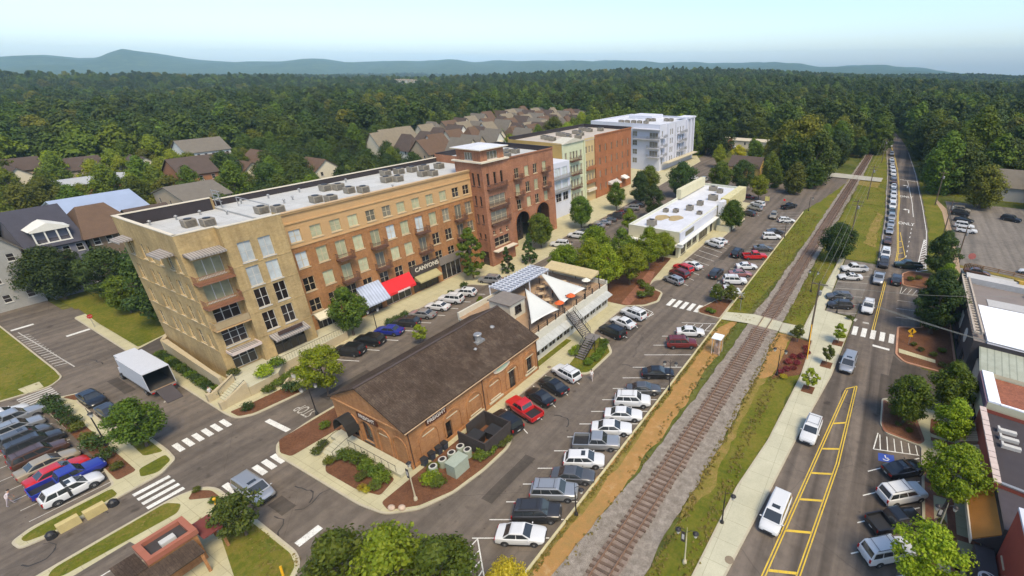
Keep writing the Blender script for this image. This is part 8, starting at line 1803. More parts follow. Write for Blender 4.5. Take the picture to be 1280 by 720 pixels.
m_ = MB(); m_.lathe([(.05, 0), (.09, .06), (.05, .13)], (0, -.09, 2.72), 8); m_.hexa([(-.1, -.1, 2.4), (.1, -.1, 2.4), (.1, -.08, 2.4), (-.1, -.08, 2.4), (-.12, -.1, 2.7), (.12, -.1, 2.7), (.12, -.08, 2.7), (-.12, -.08, 2.7)]); m_.tube((-.05, -.09, 2.42), (-.2, -.09, 2.05), .045, .035, 6); m_.tube((.05, -.09, 2.42), (.16, -.09, 2.05), .045, .035, 6); m_.build('walking_figure', TRIM, p_, origin=(0, 0, 0))
m_ = MB(); m_.hexa([(-.3, -.075, 1.45), (.3, -.075, 1.45), (.3, -.05, 1.45), (-.3, -.05, 1.45), (-.3, -.075, 1.8), (.3, -.075, 1.8), (.3, -.05, 1.8), (-.3, -.05, 1.8)]); m_.build('lower_plate', YSIGN, t_, origin=(0, 0, 0))
sign(-65.5, 25.9, 1.9, 'small white sign by the curved garden wall', [(-.35, -.25), (.35, -.25), (.35, .25), (-.35, .25)], FRAMEW, R(30)); sign(-32.6, 153.5, 2.2, 'pale yellow square sign at the far end of the lot', [(-.7, -.7), (.7, -.7), (.7, .7), (-.7, .7)], M('pale_yellow_sign', (.6, .52, .16), .7), R(0), 0)
sign(-27.5, 154.5, 2.2, 'red stop sign at the far lot exit', OCT, REDS, R(20), 0); sign(19.0, 121.0, 3.2, 'faded red round sign on twin posts at the lot entrance', [(.7 * math.cos(a), .7 * math.sin(a)) for a in np.linspace(0, 6.283, 17)[:-1]], M('faded_red_sign', (.5, .16, .13), .7), R(0), 0)
m_ = MB()
for k in range(11): m_.box(17.9 + k * .3, 18.1 + k * .3, 119.2 - k * .03, 119.35 - k * .03, 0, 1.5 + .1 * (k % 2))
m_.box(17.8, 21.2, 118.9, 119.1, .4, .55); tag(m_.build('timber_planter_fence', M('brown_timber', (.13, .075, .035), .9, .3)), 'short brown timber fence below the faded red sign', 'fence')
m_ = MB()
for k in range(16): m_.box(19.0 + k * 2.6, 19.16 + k * 2.6, 122.1 - k * .62, 122.26 - k * .62, 0, .95)
for z in (.4, .75): m_.hexa([(19, 122.12, z), (60, 112.3, z), (60, 112.4, z), (19, 122.22, z), (19, 122.12, z + .14), (60, 112.3, z + .14), (60, 112.4, z + .14), (19, 122.22, z + .14)])
tag(m_.build('rail_fence', M('rusty_rail', (.26, .15, .075), .85, .25)), 'low rusty rail fence between the upper and the concrete lot', 'fence')
sheet('planting_bed', [(17.6, 120.8), (60, 110.6), (60, 112.1), (17.6, 122.4)], .014, GRASSY)
m_ = MB()
for k in range(22): m_.box(17.45, 17.55, 124 + k * 2.4, 124.1 + k * 2.4, 0, 1.1)
m_.box(17.46, 17.54, 124, 175, .9, 1.0); tag(m_.build('path_fence', RAILD), 'thin dark post fence between clay path and upper lot', 'fence')
# ticket booth by the track
tb_ = wthing('ticket_booth', 'small weathered booth with white flat roof on the clay beside the track', 'booth', (-17.8, 61.9, 0))
m_ = MB(); m_.box(-18.3, -17.4, 61.4, 62.4, 0, .18); m_.box(-18.15, -17.55, 61.55, 62.3, .181, 1.1); m_.box(-18.1, -17.6, 61.9, 62.3, 1.1, 2.5); m_.build('body', M('weathered_booth', (.36, .24, .16), .8, .3, 3), tb_)
m_ = MB(); m_.box(-18.6, -17.1, 61.1, 62.8, 2.75, 2.88); m_.build('roof', M('white_booth_roof', (.74, .8, .8), .5), tb_)
for x, y in ((-18.45, 61.3), (-17.25, 61.3), (-18.45, 62.65), (-17.25, 62.65)): MB().box(x - .05, x + .05, y - .05, y + .05, 0, 2.749).build('post', M('pale_post', (.5, .42, .34), .7), tb_)
m_ = MB(); m_.box(-18.0, -17.7, 61.53, 61.549, 1.3, 1.9); m_.build('poster', M('pale_poster', (.55, .44, .38), .7), tb_)
# crossing signal
cs = wthing('crossing_signal', 'pale crossing mast with crossed arms beside the rail path', 'signal', (-18.8, 77.6, 0)); m_ = MB(); m_.tube((-18.8, 77.6, 0), (-18.8, 77.6, 3.6), .07, .06, 8); m_.build('mast', GALV, cs)
m_ = MB()
for sg in (-1, 1): m_.hexa([(-19.3, 77.5, 3.1 - sg * .45), (-18.3, 77.5, 3.1 + sg * .45), (-18.3, 77.53 + .01 * sg, 3.1 + sg * .45), (-19.3, 77.53 + .01 * sg, 3.1 - sg * .45), (-19.3, 77.5, 3.25 - sg * .45), (-18.3, 77.5, 3.25 + sg * .45), (-18.3, 77.53 + .01 * sg, 3.25 + sg * .45), (-19.3, 77.53 + .01 * sg, 3.25 - sg * .45)])
m_.build('crossed_arms', FRAMEW, cs); m_ = MB(); m_.box(-19.3, -18.4, 77.42, 77.52, 2.3, 2.5); m_.build('lamp_bar', RAILD, cs)
# bin enclosure, cabinets and condensers beside the depot
en = wthing('bin_enclosure', 'dark timber walled bin enclosure open at the top beside the depot', 'enclosure', (-35.5, 30.6, .13)); m_ = MB(); m_.box(-37.3, -33.1, 28.3, 28.45, .13, 2.2); m_.box(-37.3, -33.1, 32.45, 32.6, .13, 2.2); m_.box(-33.25, -33.1, 28.451, 32.449, .13, 2.2); m_.box(-37.3, -37.15, 29.6, 32.449, .13, 2.2); m_.build('screen', M('dark_brown_boards', (.045, .035, .03), .85, .3, 2), en)
for k, (x, y) in enumerate(((-35.9, 29.6), (-34.6, 31.2))):
 bn = wthing('waste_bin', 'black waste container inside the dark bin enclosure', 'bin', (x, y, .13), 'bins inside the enclosure'); m_ = MB(); m_.hexa([(x - .7, y - .6, .2), (x + .7, y - .6, .2), (x + .7, y + .6, .2), (x - .7, y + .6, .2), (x - .9, y - .7, 1.3), (x + .9, y - .7, 1.3), (x + .9, y + .7, 1.3), (x - .9, y + .7, 1.3)]); m_.build('body', RAILD, bn); m_ = MB(); m_.hexa([(x - .9, y - .7, 1.301), (x + .9, y - .7, 1.301), (x + .9, y + .7, 1.301), (x - .9, y + .7, 1.301), (x - .9, y - .7, 1.34), (x + .9, y - .7, 1.34), (x + .9, y + .7, 1.5), (x - .9, y + .7, 1.5)]); m_.build('lid', TRIM, bn)
ACG = M('grey_green_cabinet', (.32, .36, .28), .6, .12)
for k, (x, y) in enumerate(((-36.6, 24.0), (-36.5, 25.2), (-36.4, 26.4), (-36.3, 27.6), (-35.2, 27.6))):
 c_ = wthing('condenser_unit', 'round topped grey air conditioner in the row beside the depot', 'air conditioner', (x, y, .13), 'air conditioners beside the depot'); m_ = MB(); m_.lathe([(.46, 0), (.46, .95), (.42, 1.0)], (x, y, .13), 18); m_.build('casing', ACG, c_); m_ = MB(); ring(m_, (x, y), .3, .42, 1.136, 20); m_.build('rim', FRAMEW, c_); m_ = MB(); m_.lathe([(.29, 0), (.29, .02)], (x, y, 1.132), 16); m_.build('fan_guard', RAILD, c_)
m_ = MB(); m_.box(-35.2, -33.8, 24.5, 26.4, .13, 1.75); m_.box(-35.25, -33.75, 24.45, 26.45, 1.751, 1.83); tag(m_.build('utility_cabinet', ACG), 'large grey green transformer cabinet beside the round air conditioners', 'cabinet')
for y in (24.3, 25.3, 26.3, 27.1):
 b_ = wthing('wheelie_bin', 'dark wheeled bin lined up against the depot wall', 'bin', (-38.3, y, .13), 'wheeled bins along the depot wall'); m_ = MB(); m_.hexa([(-38.55, y - .24, .17), (-38.1, y - .24, .17), (-38.1, y + .24, .17), (-38.55, y + .24, .17), (-38.65, y - .3, 1.1), (-38.0, y - .3, 1.1), (-38.0, y + .3, 1.1), (-38.65, y + .3, 1.1)]); m_.build('body', M('slate_bin', (.045, .05, .065), .6), b_); m_ = MB(); m_.hexa([(-38.68, y - .32, 1.101), (-37.96, y - .32, 1.101), (-37.96, y + .32, 1.101), (-38.68, y + .32, 1.101), (-38.68, y - .32, 1.15), (-37.96, y - .32, 1.15), (-37.96, y + .32, 1.15), (-38.68, y + .32, 1.15)]); m_.build('lid', TRIM, b_)
 m_ = MB(); m_.tube((-38.6, y - .28, .26), (-38.6, y - .23, .26), .13, .13, 10); m_.tube((-38.6, y + .23, .26), (-38.6, y + .28, .26), .13, .13, 10); m_.build('wheel', TYRE, b_)
for x, y, lab in ((-36.6, 18.7, 'round pale boulder at the pavement corner below the slim lamp'), (-35.7, 19.2, 'pinkish boulder beside the slim street lamp')):
 m_ = MB(); m_.ball((x, y, .28), .42, .32, .26, 10, 7); tag(m_.build('boulder', M('pale_stone', (.5, .38, .28), .9, .25, 3), smooth=True), lab, 'rock')
for x, y, s, n in ((-35.8, 52.0, .5, 0), (-35.4, 53.4, .4, 1), (-36.4, 51.4, .45, 2)):
 m_ = MB(); m_.ball((x, y, .3), s, s * .8, s * .7, 9, 6); tag(m_.build('boulder', M('grey_stone', (.2, .18, .17), .9, .3, 3), smooth=True), 'grey boulder in the shade under the outside stairs', 'rock', 'boulders under the stairs')
hy = wthing('fire_hydrant', 'yellow fire hydrant on the kiosk lawn by the crosswalk', 'hydrant', (-52.6, 10.6, .13)); m_ = MB(); m_.lathe([(.16, 0), (.16, .06), (.11, .08), (.11, .55), (.16, .57), (.14, .68), (.05, .76)], (-52.6, 10.6, .13), 12); m_.build('barrel', YSIGN, hy); m_ = MB(); m_.tube((-52.8, 10.6, .58), (-52.4, 10.6, .58), .06, .06, 8); m_.build('outlet', YSIGN, hy)
m_ = MB(); m_.tube((-38.8, 9.6, .1), (-38.9, 9.7, 1.15), .1, .1, 10); tag(m_.build('marker_post', YSIGN), 'short leaning yellow marker post on the kiosk lawn corner', 'post')
for x0_, y0_ in ((-61.8, 2.6), (-61.6, 4.4)):
 m_ = MB(); m_.prism([(x0_ - .3, y0_ - .8), (x0_ + .3, y0_ - .8), (x0_ + .3, y0_ + .7), (x0_ - .3, y0_ + .7)], .0, .9); tag(m_.build('lot_gate_box', M('ochre_box', (.48, .38, .16), .8)), 'ochre gate box beside the left lot entrance', 'box', 'ochre gate boxes at the lot entrance')
 m_ = MB(); m_.lathe([(.4, 0), (.38, .5), (.2, .7)], (x0_ + .1, y0_ - 1.3 if y0_ < 3 else y0_ + 1.2, .0), 10); tag(m_.build('dark_planter', RAILD), 'dark round planter at the end of the ochre gate boxes', 'planter', 'dark planters at the lot entrance')
pl = [(10.9, 42.6), (10.2, 48.6)]
for x, y in pl:
 pt_ = wthing('tree_planter', 'round dark planter with plants at the right hand kerb', 'planter', (x, y, .13), 'round planters at the right hand kerb'); m_ = MB(); m_.lathe([(.42, 0), (.55, .55), (.5, .58)], (x, y, .13), 14); m_.build('pot', M('brown_pot', (.16, .09, .07), .7), pt_); o_ = bpy.data.objects.new('plant', SHR['olive']); COL.objects.link(o_); o_.parent = pt_; o_.location = (0, 0, .5); o_.scale = (.5, .5, .5)
for x, y, a in ((10.9, 50.0, .1), (11.9, 33.2, 0), (12.0, 39.0, .1)):
 bn = thing('bench', 'dark slatted bench on the right pavement', 'bench', (x, y, .135), a, 'benches on the right pavement'); m_ = MB(); m_.box(-.25, .25, -.8, .8, .42, .47); m_.build('seat', WOODP, bn, origin=(0, 0, 0)); m_ = MB(); m_.box(.22, .28, -.8, .8, .471, .9); m_.build('backrest', WOODP, bn, origin=(0, 0, 0))
 for yy_ in (-.7, .7): m_ = MB(); m_.box(-.22, .22, yy_ - .04, yy_ + .04, 0, .419); m_.build('leg', RAILD, bn, origin=(0, 0, 0))
m_ = MB(); m_.prism([(11.4, 35.2), (12.3, 35.2), (12.3, 36.4), (11.4, 36.4)], .13, .75); tag(m_.build('white_box_planter', M('cream_box', (.62, .58, .46), .8)), 'cream box planter on the brick band of the right pavement', 'planter')
m_ = MB()
for k in range(7): m_.box(12.6, 14.0, 58.6 + k * .42, 58.9 + k * .42, .13, .15)
tag(m_.build('step_strips', FRAMEW), 'row of pale stripes on the pavement before the cream walled shop', 'steps')
m_ = MB(); m_.path([(28, 110, 0), (28, 110, .9), (29, 110, .9), (29, 110, 0)], .04); m_.path([(28, 111, 0), (28, 111, .9), (29, 111, .9), (29, 111, 0)], .04); m_.path([(28, 110, .9), (28, 111, .9)], .04); tag(m_.build('cart_rail', GALV), 'small metal trolley rail standing on the pale concrete lot', 'rail')
for x, y, r_ in ((-5.6, 29.6, .4), (-37.9, 46.2, .3)):
 m_ = MB(); m_.lathe([(r_, 0), (r_, .012)], (x, y, KH + .007), 18); tag(m_.build('manhole_cover', M('rusty_cover', (.22, .17, .11), .8)), 'round rusty cover in the near right pavement' if x > -10 else 'small dark cover in the pavement by the depot corner', 'manhole cover')
# bicycles in front of the corner plaza
def bike(x, y, a, label):
 b_ = thing('bicycle', label, 'bicycle', (x, y, .0), a)
 for nm, cx in (('wheel', -.52), ('wheel', .52)):
  m_ = MB(); n = 20
  for k in range(n):
   p0, p1 = 2 * math.pi * k / n, 2 * math.pi * (k + 1) / n; m_.tube((cx + .33 * math.cos(p0), 0, .34 + .33 * math.sin(p0)), (cx + .33 * math.cos(p1), 0, .34 + .33 * math.sin(p1)), .025, .025, 5, caps=False)
  for k in range(6): m_.tube((cx, 0, .34), (cx + .32 * math.cos(k), 0, .34 + .32 * math.sin(k)), .006, .006, 4)
  m_.build(nm, TYRE, b_, origin=(0, 0, 0))
 m_ = MB(); F = M('bike_frame', (.35, .35, .36), .4)
 for p, q in (((-.52, 0, .34), (-.05, 0, .3)), ((-.05, 0, .3), (.4, 0, .78)), ((-.52, 0, .34), (-.18, 0, .8)), ((-.18, 0, .8), (.38, 0, .8)), ((-.05, 0, .3), (-.22, 0, .92)), ((.52, 0, .34), (.36, 0, .98))): m_.tube(p, q, .022, .022, 6)
 m_.build('frame', F, b_, origin=(0, 0, 0)); m_ = MB(); m_.hexa([(-.36, -.07, .92), (-.08, -.03, .92), (-.08, .03, .92), (-.36, .07, .92), (-.36, -.07, .97), (-.08, -.03, .97), (-.08, .03, .97), (-.36, .07, .97)]); m_.build('saddle', TRIM, b_, origin=(0, 0, 0)); m_ = MB(); m_.path([(.3, -.26, 1.0), (.38, 0, 1.0), (.3, .26, 1.0)], .018, 6); m_.build('handlebar', TRIM, b_, origin=(0, 0, 0))
rk = MB()
for k in range(4): rk.path([(-59.6 + k * .7, 22.0, 0), (-59.6 + k * .7, 22.0, .8), (-59.6 + k * .7, 22.9, .8), (-59.6 + k * .7, 22.9, 0)], .035, 6)
# ================================================================== PEOPLE
def person(x, y, z, rz, label, top, legs, hair=(.03, .02, .015), lean=0.0, stride=.25, arm=.1, skirt=False, sc=1.0):
 """one continuous skinned body, clothes as colour zones of thin shells over it"""
 h = thing('person', label, 'person', (x, y, z), rz); h.scale = (sc, sc, sc)
 V = [(0, 0, .95), (0, 0, 1.15), (lean * .5, 0, 1.38), (lean, 0, 1.5), (lean * 1.1, 0, 1.6), (lean * 1.2 + .02, 0, 1.72)]
 E = [(0, 1), (1, 2), (2, 3), (3, 4), (4, 5)]; Rd = [(.15, .12), (.135, .1), (.16, .105), (.07, .07), (.075, .085), (.085, .095)]
 for sg in (-1, 1):
  b0 = len(V); V += [(lean * .6, sg * .17, 1.41), (lean * .6 - .02 + sg * arm * .4, sg * .23, 1.14), (lean * .6 + .1 + sg * arm, sg * .22, .9), (lean * .6 + .13 + sg * arm, sg * .215, .82)]; E += [(2, b0), (b0, b0 + 1), (b0 + 1, b0 + 2), (b0 + 2, b0 + 3)]; Rd += [(.06, .06), (.045, .045), (.032, .032), (.034, .026)]
  b0 = len(V); V += [(0, sg * .09, .9), (sg * stride * .5, sg * .095, .5), (sg * stride - .03, sg * .1, .09), (sg * stride + .13, sg * .11, .045)]; E += [(0, b0), (b0, b0 + 1), (b0 + 1, b0 + 2), (b0 + 2, b0 + 3)]; Rd += [(.095, .095), (.065, .065), (.042, .042), (.04, .03)]
 me = bpy.data.meshes.new('body'); me.from_pydata(V, E, []); o = bpy.data.objects.new('body', me); COL.objects.link(o)
 sk = o.modifiers.new('skin', 'SKIN'); o.modifiers.new('sub', 'SUBSURF').levels = 2; o.modifiers['sub'].render_levels = 2
 for i, r_ in enumerate(Rd): me.skin_vertices[0].data[i].radius = r_
 me.skin_vertices[0].data[0].use_root = True
 dg = bpy.context.evaluated_depsgraph_get(); dg.update(); m2 = bpy.data.meshes.new_from_object(o.evaluated_get(dg)); bpy.data.objects.remove(o)
 m2.name = 'body'; m2.materials.clear()
 SKIN_ = M('skin', (.42, .24, .16), .6, .05)
 cl = [SKIN_, M('cloth_%s' % str(top), top, .9, .1), M('cloth_%s' % str(legs), legs, .9, .1), TRIM]
 for c in cl: m2.materials.append(c)
 for p_ in m2.polygons:
  c = p_.center; p_.use_smooth = True
  armp = abs(c.y) > .19 and c.z < 1.3
  if c.z > 1.49: p_.material_index = 0
  elif armp and c.z < 1.12: p_.material_index = 0
  elif c.z > .93: p_.material_index = 1
  elif c.z < .07: p_.material_index = 3
  elif armp: p_.material_index = 0
  else: p_.material_index = 2
 bo = bpy.data.objects.new('body', m2); COL.objects.link(bo); bo.parent = h
 m_ = MB(); m_.ball((lean * 1.2 - .005, 0, 1.775), .105, .1, .085, 12, 8); m_.build('hair', M('hair_%s' % str(hair), hair, .7), h, origin=(0, 0, 0), smooth=True)
 m_ = MB(); hx = lean * 1.2 + .115
 for sg in (-1, 1): m_.ball((hx - .005, sg * .035, 1.725), .012, .014, .009, 6, 4)
 m_.build('eyes', TRIM, h, origin=(0, 0, 0)); m_ = MB(); m_.hexa([(hx - .02, -.012, 1.675), (hx + .02, -.01, 1.68), (hx + .02, .01, 1.68), (hx - .02, .012, 1.675), (hx - .02, -.008, 1.72), (hx, -.006, 1.72), (hx, .006, 1.72), (hx - .02, .008, 1.72)]); m_.box(hx - .03, hx - .002, -.025, .025, 1.645, 1.653); m_.build('nose_and_mouth', SKIN_, h, origin=(0, 0, 0))
 for sg in (-1, 1):
  m_ = MB(); wx, wy, wz = lean * .6 + .13 + sg * arm, sg * .215, .80; m_.hexa([(wx - .03, wy - .014, wz - .09), (wx + .035, wy - .014, wz - .09), (wx + .035, wy + .014, wz - .09), (wx - .03, wy + .014, wz - .09), (wx - .025, wy - .016, wz + .02), (wx + .028, wy - .016, wz + .02), (wx + .028, wy + .016, wz + .02), (wx - .025, wy + .016, wz + .02)])
  for k in range(4): fx = wx - .024 + k * .018; ln_ = (.06, .072, .075, .058)[k]; m_.tube((fx, wy, wz - .088), (fx + .004, wy - sg * .012, wz - .088 - ln_ * .55), .009, .008, 6); m_.tube((fx + .004, wy - sg * .012, wz - .088 - ln_ * .55), (fx + .002, wy - sg * .03, wz - .088 - ln_), .008, .006, 6)
  m_.tube((wx + .03, wy, wz - .02), (wx + .06, wy - sg * .015, wz - .08), .011, .008, 6); m_.build('hand', SKIN_, h, origin=(0, 0, 0))
 return h
person(-34.0 + 3.2, 47.8 - 1.2, .012, R(-60), 'person with dark hair and white top walking in the lot by the stair planting', (.7, .66, .62), (.45, .38, .34), stride=.3)
person(-72.4 - .3, 18.9, PAV, R(20), 'person in white shirt and black trousers on the pavement by the hedge', (.68, .66, .62), (.02, .02, .02), stride=.3)
person(-70.5, .6, .012, R(80), 'person in pale clothes bending behind the parked cars of the left lot', (.55, .48, .48), (.35, .3, .3), lean=.3)
person(-42.2, 57.0, 4.42, R(-40), 'person in a red top standing by the orange parasols on the deck', (.4, .03, .03), (.06, .05, .07), stride=.08)
person(-45.8, 58.2, 4.42, R(200), 'person in a brown top standing among the deck tables', (.25, .12, .06), (.05, .05, .06), stride=.08)
# ================================================================== WOODS
FORM = [leafmat('wood_dark', (.022, .042, .005), (.042, .07, .007), (.075, .105, .012), .15, (.7, 1.35), .4), leafmat('wood_mid', (.046, .078, .006), (.085, .13, .009), (.14, .185, .016), .2, (.7, 1.35), .4), leafmat('wood_olive', (.06, .074, .006), (.11, .122, .01), (.175, .18, .02), .2, (.7, 1.35), .4), leafmat('wood_bright', (.1, .145, .006), (.175, .22, .012), (.28, .31, .022), .25, (.7, 1.35), .4)]
WT = []
for k, (shape, h, w, mat) in enumerate((('round', 13, 12, 0), ('round', 15, 13, 0), ('round', 12, 11.5, 1), ('oval', 14, 12, 1), ('round', 13.5, 13, 2), ('round', 12, 11, 3), ('oval', 17, 9, 0))):
 WT.append(leaf_mesh('wood_tree', crown_clumps(shape, 64, 100 + k, h, w, 1.0), 46, .82, 200 + k, FORM[mat], .5, .3))
NEARW = []
for k, (shape, h, w, mat) in enumerate((('round', 14, 13, 0), ('oval', 16, 12, 1), ('round', 14, 12.5, 2), ('oval', 13, 11, 3), ('round', 15, 14, 0), ('round', 15, 12, 1))):
 cm = leaf_mesh('wood_tree', crown_clumps(shape, 120, 300 + k, h, w, .8), 70, .55, 400 + k, FORM[mat], .45, .32)
 tm_ = trunk_mb(h, 3, .32, k, w / 2)
 me = bpy.data.meshes.new('wood_tree_trunk'); me.from_pydata([tuple(v) for v in tm_.v], [], tm_.f); me.materials.append(BARK); me.update(); NEARW.append((cm, me))
# open ground that no wood covers: (x0, x1, y0, y1)
CLEAR = [(-108, 60, -60, 187), (-156, -95, -60, 46), (-190, -150, 12, 50), (-172, -150, 48, 62), (-130, -95, 40, 180), (-240, -219, 36, 64), (-211, -194, 64, 78), (-258, -241, 84, 103), (-120, -70, 180, 228), (-70, -40, 180, 262), (-66, -22, 215, 240), (-16, 11, 180, 268), (-100, -40, 290, 312), (29, 45, 193, 208), (-60, -5, 205, 230), (-92, -56, 240, 272), (14, 52, 176, 192)]
def free(x, y, m_=0.0):
 for x0, x1, y0, y1 in CLEAR:
  if x0 - m_ < x < x1 + m_ and y0 - m_ < y < y1 + m_: return False
 t_ = (y - 120) / 190.0        # strip of close packed houses behind the tower
 if 130 < y < 305:
  cx = -174 - (y - 140) * .31
  if abs(x - cx) < 38: return False
 if 262 < y < 700:           # road running on through the trees
  cx = float(np.interp(y, [262, 300, 340, 410, 500, 600], [2.5, .5, -3, -13, -30, -54]))
  if abs(x - cx) < 9 and y < 560: return False
 for hx, hy in HOUSES_:
  if (x - hx) ** 2 + (y - hy) ** 2 < 50: return False
  if y < 200 and hx < -150:
   q_ = math.hypot(hx, hy); ux, uy = hx * (1 - 11 / q_), hy * (1 - 11 / q_)
   if (x - ux) ** 2 + (y - uy) ** 2 < 60: return False
 if -970 < x * 1.0 < -840 and 640 < y < 752: return False
 return True
HOUSES_ = [(o.location.x, o.location.y) for o in SC.objects if o.name.startswith(('valley_house', 'wooded_house', 'yellow_gable_house', 'hill_house', 'low_brown_store', 'white_manor', 'grey_roof_house', 'brown_gable_house', 'orange_wall_row'))]
def inview(x, y, marg=1.0):
 u = x * math.sin(R(-28.9)) + y * math.cos(R(-28.9)); v = x * math.cos(R(-28.9)) - y * math.sin(R(-28.9))
 if u < 5: return False
 px = 779.4 + 660.9 * v / u
 return -120 * marg < px < 1400 * marg
rw_ = random.Random(77); cand = []
for ring_ in range(70000):
 d = 110 * (1400 / 110.0) ** rw_.random(); a = rw_.uniform(-1.5, .45)
 x, y = d * math.sin(a), d * math.cos(a)
 cand.append((d, x, y))
grid = {}; placed = []
def far_enough(x, y, s):
 gx, gy = int(x // 8), int(y // 8)
 k_ = int(s // 8) + 1
 for i in range(gx - k_, gx + k_ + 1):
  for j in range(gy - k_, gy + k_ + 1):
   for qx, qy in grid.get((i, j), ()):
    if (qx - x) ** 2 + (qy - y) ** 2 < s * s: return False
 return True
for d, x, y in cand:
 if not inview(x, y) or not free(x, y, 3): continue
 s = 7.6 if d < 700 else 9.5
 if far_enough(x, y, s): grid.setdefault((int(x // 8), int(y // 8)), []).append((x, y)); placed.append((d, x, y))
# hand placed trees that stand out
SPECIAL = [(-40, 214, 2, 1.4, 'olive green tree behind the huge one left of the railway'), (-25.5, 207, 4, 1.05, 'dark tree tucked between the huge olive tree and the rails'), (-216, 52, 3, 0.5, 'yellow green tree before the right end of the long pale row'), (-214, 62, 3, 0.55, 'yellow green tree between the long pale row and the brown gable house'), (-222, 74, 3, 0.6, 'yellow green tree left of the brown gable house'), (-212, 44, 3, 0.5, 'yellow green tree before the middle of the long pale row'), (-200, 60, 3, 0.5, 'yellow green tree before the brown gable house'), (-232, 94, 3, 0.55, 'yellow green tree before the right wing of the white manor'), (-236, 80, 3, 0.5, 'yellow green tree before the white manor porch'), (-190, 76, 2, 0.5, 'yellow green tree right of the brown gable house'), (-186, 62, 3, 0.5, 'yellow green tree above the grey roofed house by the apartment rear'), (-52, 236, 2, .6, 'olive tree behind the small dark trees of the far parking lot'), (-33, 214, 2, .62, 'shrubby olive tree between the far lot and the side street'), (-36, 178, 1, .6, 'green tree at the side street corner by the far lot exit'), (-28, 172, 2, .75, 'brown green tree overhanging the side street left of the rails'), (-24, 184, 0, .7, 'dark tree at the foot of the huge olive one'), (-40, 188, 1, .7, 'leafy tree on the lawn right of the ochre cottage'), (-64, 252, 3, .55, 'light green tree in front of the long pale shed'), (-75, 240, 3, .5, 'light green tree beside the red brown building'), (-54, 262, 1, .6, 'green tree at the right end of the long pale shed'), (22, 222, 1, 1.2, 'tall leafy oak between road and brown shed'), (18, 262, 2, 1.3, 'broad olive tree leaning to the far road'), (-31, 200, 2, 1.65, 'huge olive green tree left of the railway beyond the parking lot'), (-21, 232, 0, .8, 'dark rounded tree beside the level crossing'), (-30, 250, 1, 1.0, 'tall dark tree behind the level crossing'), (-14.5, 262, 0, .7, 'dark round tree between rails and road at the far bend'),
     (22, 200, 0, 1.1, 'big dark oak by the right verge before the grey cottage'), (34, 214, 4, 1.15, 'spreading dark oak behind the grey cottage'), (26, 180, 2, .95, 'brown green oak overhanging the far right lot'), (46, 186, 2, 1.1, 'broad oak at the right edge beside the grey cottage'), (16, 240, 0, 1.15, 'dark tall tree overhanging the far road from the right'), (10, 292, 1, 1.1, 'tall dark tree at the right of the far road bend'), (-42, 205, 2, .7, 'olive tree behind the ochre cottage')]
SPECIALG = []; near = sorted(placed)[:225]; nearset = set(near); SPP = []
idx_ = 0
for x, y, k, s, lab in SPECIAL:
 t_ = thing('wood_tree', lab, 'tree', (x, y, float(terrain(x, y))), x % 6.28); t_.scale = (s, s, s)
 for nm, me in (('crown', NEARW[k][0]), ('trunk', NEARW[k][1])):
  o = bpy.data.objects.new(nm, me); COL.objects.link(o); o.parent = t_
def woodpick(x, y, n):
 v = math.sin(x / 58.0 + 1) * math.cos(y / 73.0) + .6 * math.sin((x + y) / 37.0) + .4 * math.sin((x - 2 * y) / 61.0)
 r_ = rw_.random()
 if v > .3: w_ = (3, 3, 1, 2)
 elif v < -.4: w_ = (0, 0, 1, 4)
 else: w_ = (0, 1, 2, 1)
 return w_[int(r_ * 4)] % n
for k_, (hx, hy) in enumerate(mid):
 if k_ % 2: SPECIALG.append((hx + rw_.uniform(5, 8), hy + rw_.uniform(5, 7)))
for x, y in SPECIALG:
 t_ = thing('garden_tree', 'small leafy tree between the close packed tan houses', 'tree', (x, y, 0), rw_.uniform(0, 6), 'garden trees between the close packed houses'); s = rw_.uniform(.36, .6); t_.scale = (s, s, s); k = rw_.choice((0, 1, 2, 5))
 for nm, me in (('crown', NEARW[k][0]), ('trunk', NEARW[k][1])):
  o = bpy.data.objects.new(nm, me); COL.objects.link(o); o.parent = t_
for d, x, y in near:
 t_ = thing('wood_tree', 'leafy green tree standing in the near edge of the woods', 'tree', (x, y, float(terrain(x, y)) - .3), rw_.uniform(0, 6.28), 'trees along the near edge of the woods'); s = rw_.uniform(.8, 1.3)
 if d < 260 and x < -90 and y < 130: s *= .72
 if x > 8: s *= 1.3
 t_.scale = (s, s, s * rw_.uniform(.85, 1.1)); k = woodpick(x, y, len(NEARW))
 for nm, me in (('crown', NEARW[k][0]), ('trunk', NEARW[k][1])):
  o = bpy.data.objects.new(nm, me); COL.objects.link(o); o.parent = t_
# everything farther: one mass, scattered by geometry nodes on points
pts, scl, pick, rot = [], [], [], []
for d, x, y in placed:
 if (d, x, y) in nearset: continue
 pts.append((x, y, float(terrain(x, y)) - .5)); scl.append(rw_.uniform(.8, 1.5) * (1.05 if d < 700 else 1.15)); pick.append(woodpick(x, y, 7) if rw_.random() > .06 else 6); rot.append(rw_.uniform(0, 6.28))
n_ = 0
for k in range(40000):
 d = 1400 * (4600 / 1400.0) ** (rw_.random() ** .9); a = rw_.uniform(-1.5, .45); x, y = d * math.sin(a), d * math.cos(a)
 if not inview(x, y): continue
 pts.append((x, y, float(terrain(x, y)) - 1)); scl.append(rw_.uniform(1.0, 1.45)); pick.append(woodpick(x, y, 6)); rot.append(rw_.uniform(0, 6.28))
pm_ = bpy.data.meshes.new('far_woods'); pm_.from_pydata(pts, [], [])
for nm, tp, data in (('scl', 'FLOAT', scl), ('pick', 'INT', pick), ('rotz', 'FLOAT', rot)):
 at = pm_.attributes.new(nm, tp, 'POINT'); at.data.foreach_set('value', data)
fo = bpy.data.objects.new('far_woods', pm_); COL.objects.link(fo); tag(fo, 'dense green woods rolling away to the hazy hills', 'woods', kind='stuff')
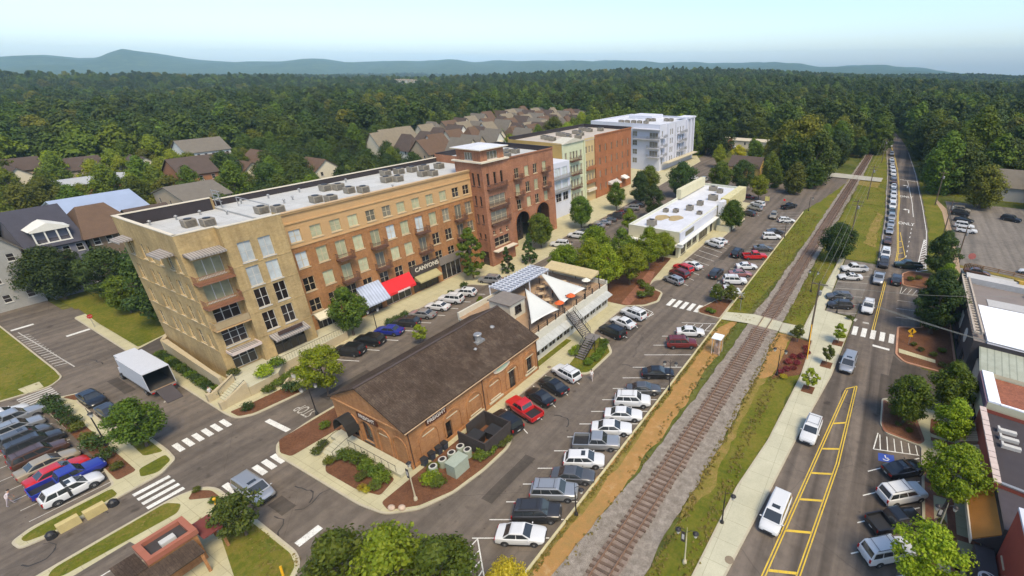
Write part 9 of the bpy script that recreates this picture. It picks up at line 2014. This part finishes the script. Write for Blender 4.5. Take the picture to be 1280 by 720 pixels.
pc = bpy.data.collections.new('wood_kinds')
for k, me in enumerate(WT):
 o = bpy.data.objects.new('wood_kind_%d' % k, me); pc.objects.link(o)
ng = bpy.data.node_groups.new('scatter_woods', 'GeometryNodeTree'); ng.interface.new_socket('Geometry', in_out='INPUT', socket_type='NodeSocketGeometry'); ng.interface.new_socket('Geometry', in_out='OUTPUT', socket_type='NodeSocketGeometry')
N = ng.nodes; gi = N.new('NodeGroupInput'); go = N.new('NodeGroupOutput'); ip = N.new('GeometryNodeInstanceOnPoints'); ci = N.new('GeometryNodeCollectionInfo'); ci.inputs['Collection'].default_value = pc; ci.inputs['Separate Children'].default_value = True; ci.inputs['Reset Children'].default_value = True
def named(nm, tp):
 q = N.new('GeometryNodeInputNamedAttribute'); q.data_type = tp; q.inputs['Name'].default_value = nm; return q.outputs['Attribute']
ip.inputs['Pick Instance'].default_value = True
cb = N.new('ShaderNodeCombineXYZ'); er = N.new('FunctionNodeEulerToRotation')
K_ = ng.links.new
K_(gi.outputs[0], ip.inputs['Points']); K_(ci.outputs[0], ip.inputs['Instance']); K_(named('pick', 'INT'), ip.inputs['Instance Index']); K_(named('rotz', 'FLOAT'), cb.inputs[2]); K_(cb.outputs[0], er.inputs[0]); K_(er.outputs[0], ip.inputs['Rotation']); K_(named('scl', 'FLOAT'), ip.inputs['Scale']); K_(ip.outputs[0], go.inputs[0])
fo.modifiers.new('scatter', 'NODES').node_group = ng
print('TREES near', len(near), 'mass', len(pts))
# ================================================================== HAZE
hz = MB().box(-9400, 9400, -9400, 9400, -460, 262)
hm_ = bpy.data.materials.new('haze'); hm_.use_nodes = True; t = hm_.node_tree
for n in list(t.nodes):
 if n.type == 'BSDF_PRINCIPLED': t.nodes.remove(n)
pv = t.nodes.new('ShaderNodeVolumePrincipled'); pv.inputs['Color'].default_value = (.5, .77, 1, 1); pv.inputs['Density'].default_value = .00009; pv.inputs['Anisotropy'].default_value = -.5
L(t, pv.outputs[0], t.nodes['Material Output'].inputs['Volume'])
ho = hz.build('haze', hm_, origin=(0, 0, 0)); ho['kind'] = 'stuff'
# prototypes that no car of the scene used are removed
for k in SPEC:
 if FIRST[k]:
  for o in list(PROTO[k].children_recursive) + [PROTO[k]]: bpy.data.objects.remove(o)
for k in FARP:
 if FFIRST[k]: bpy.data.objects.remove(FARP[k])
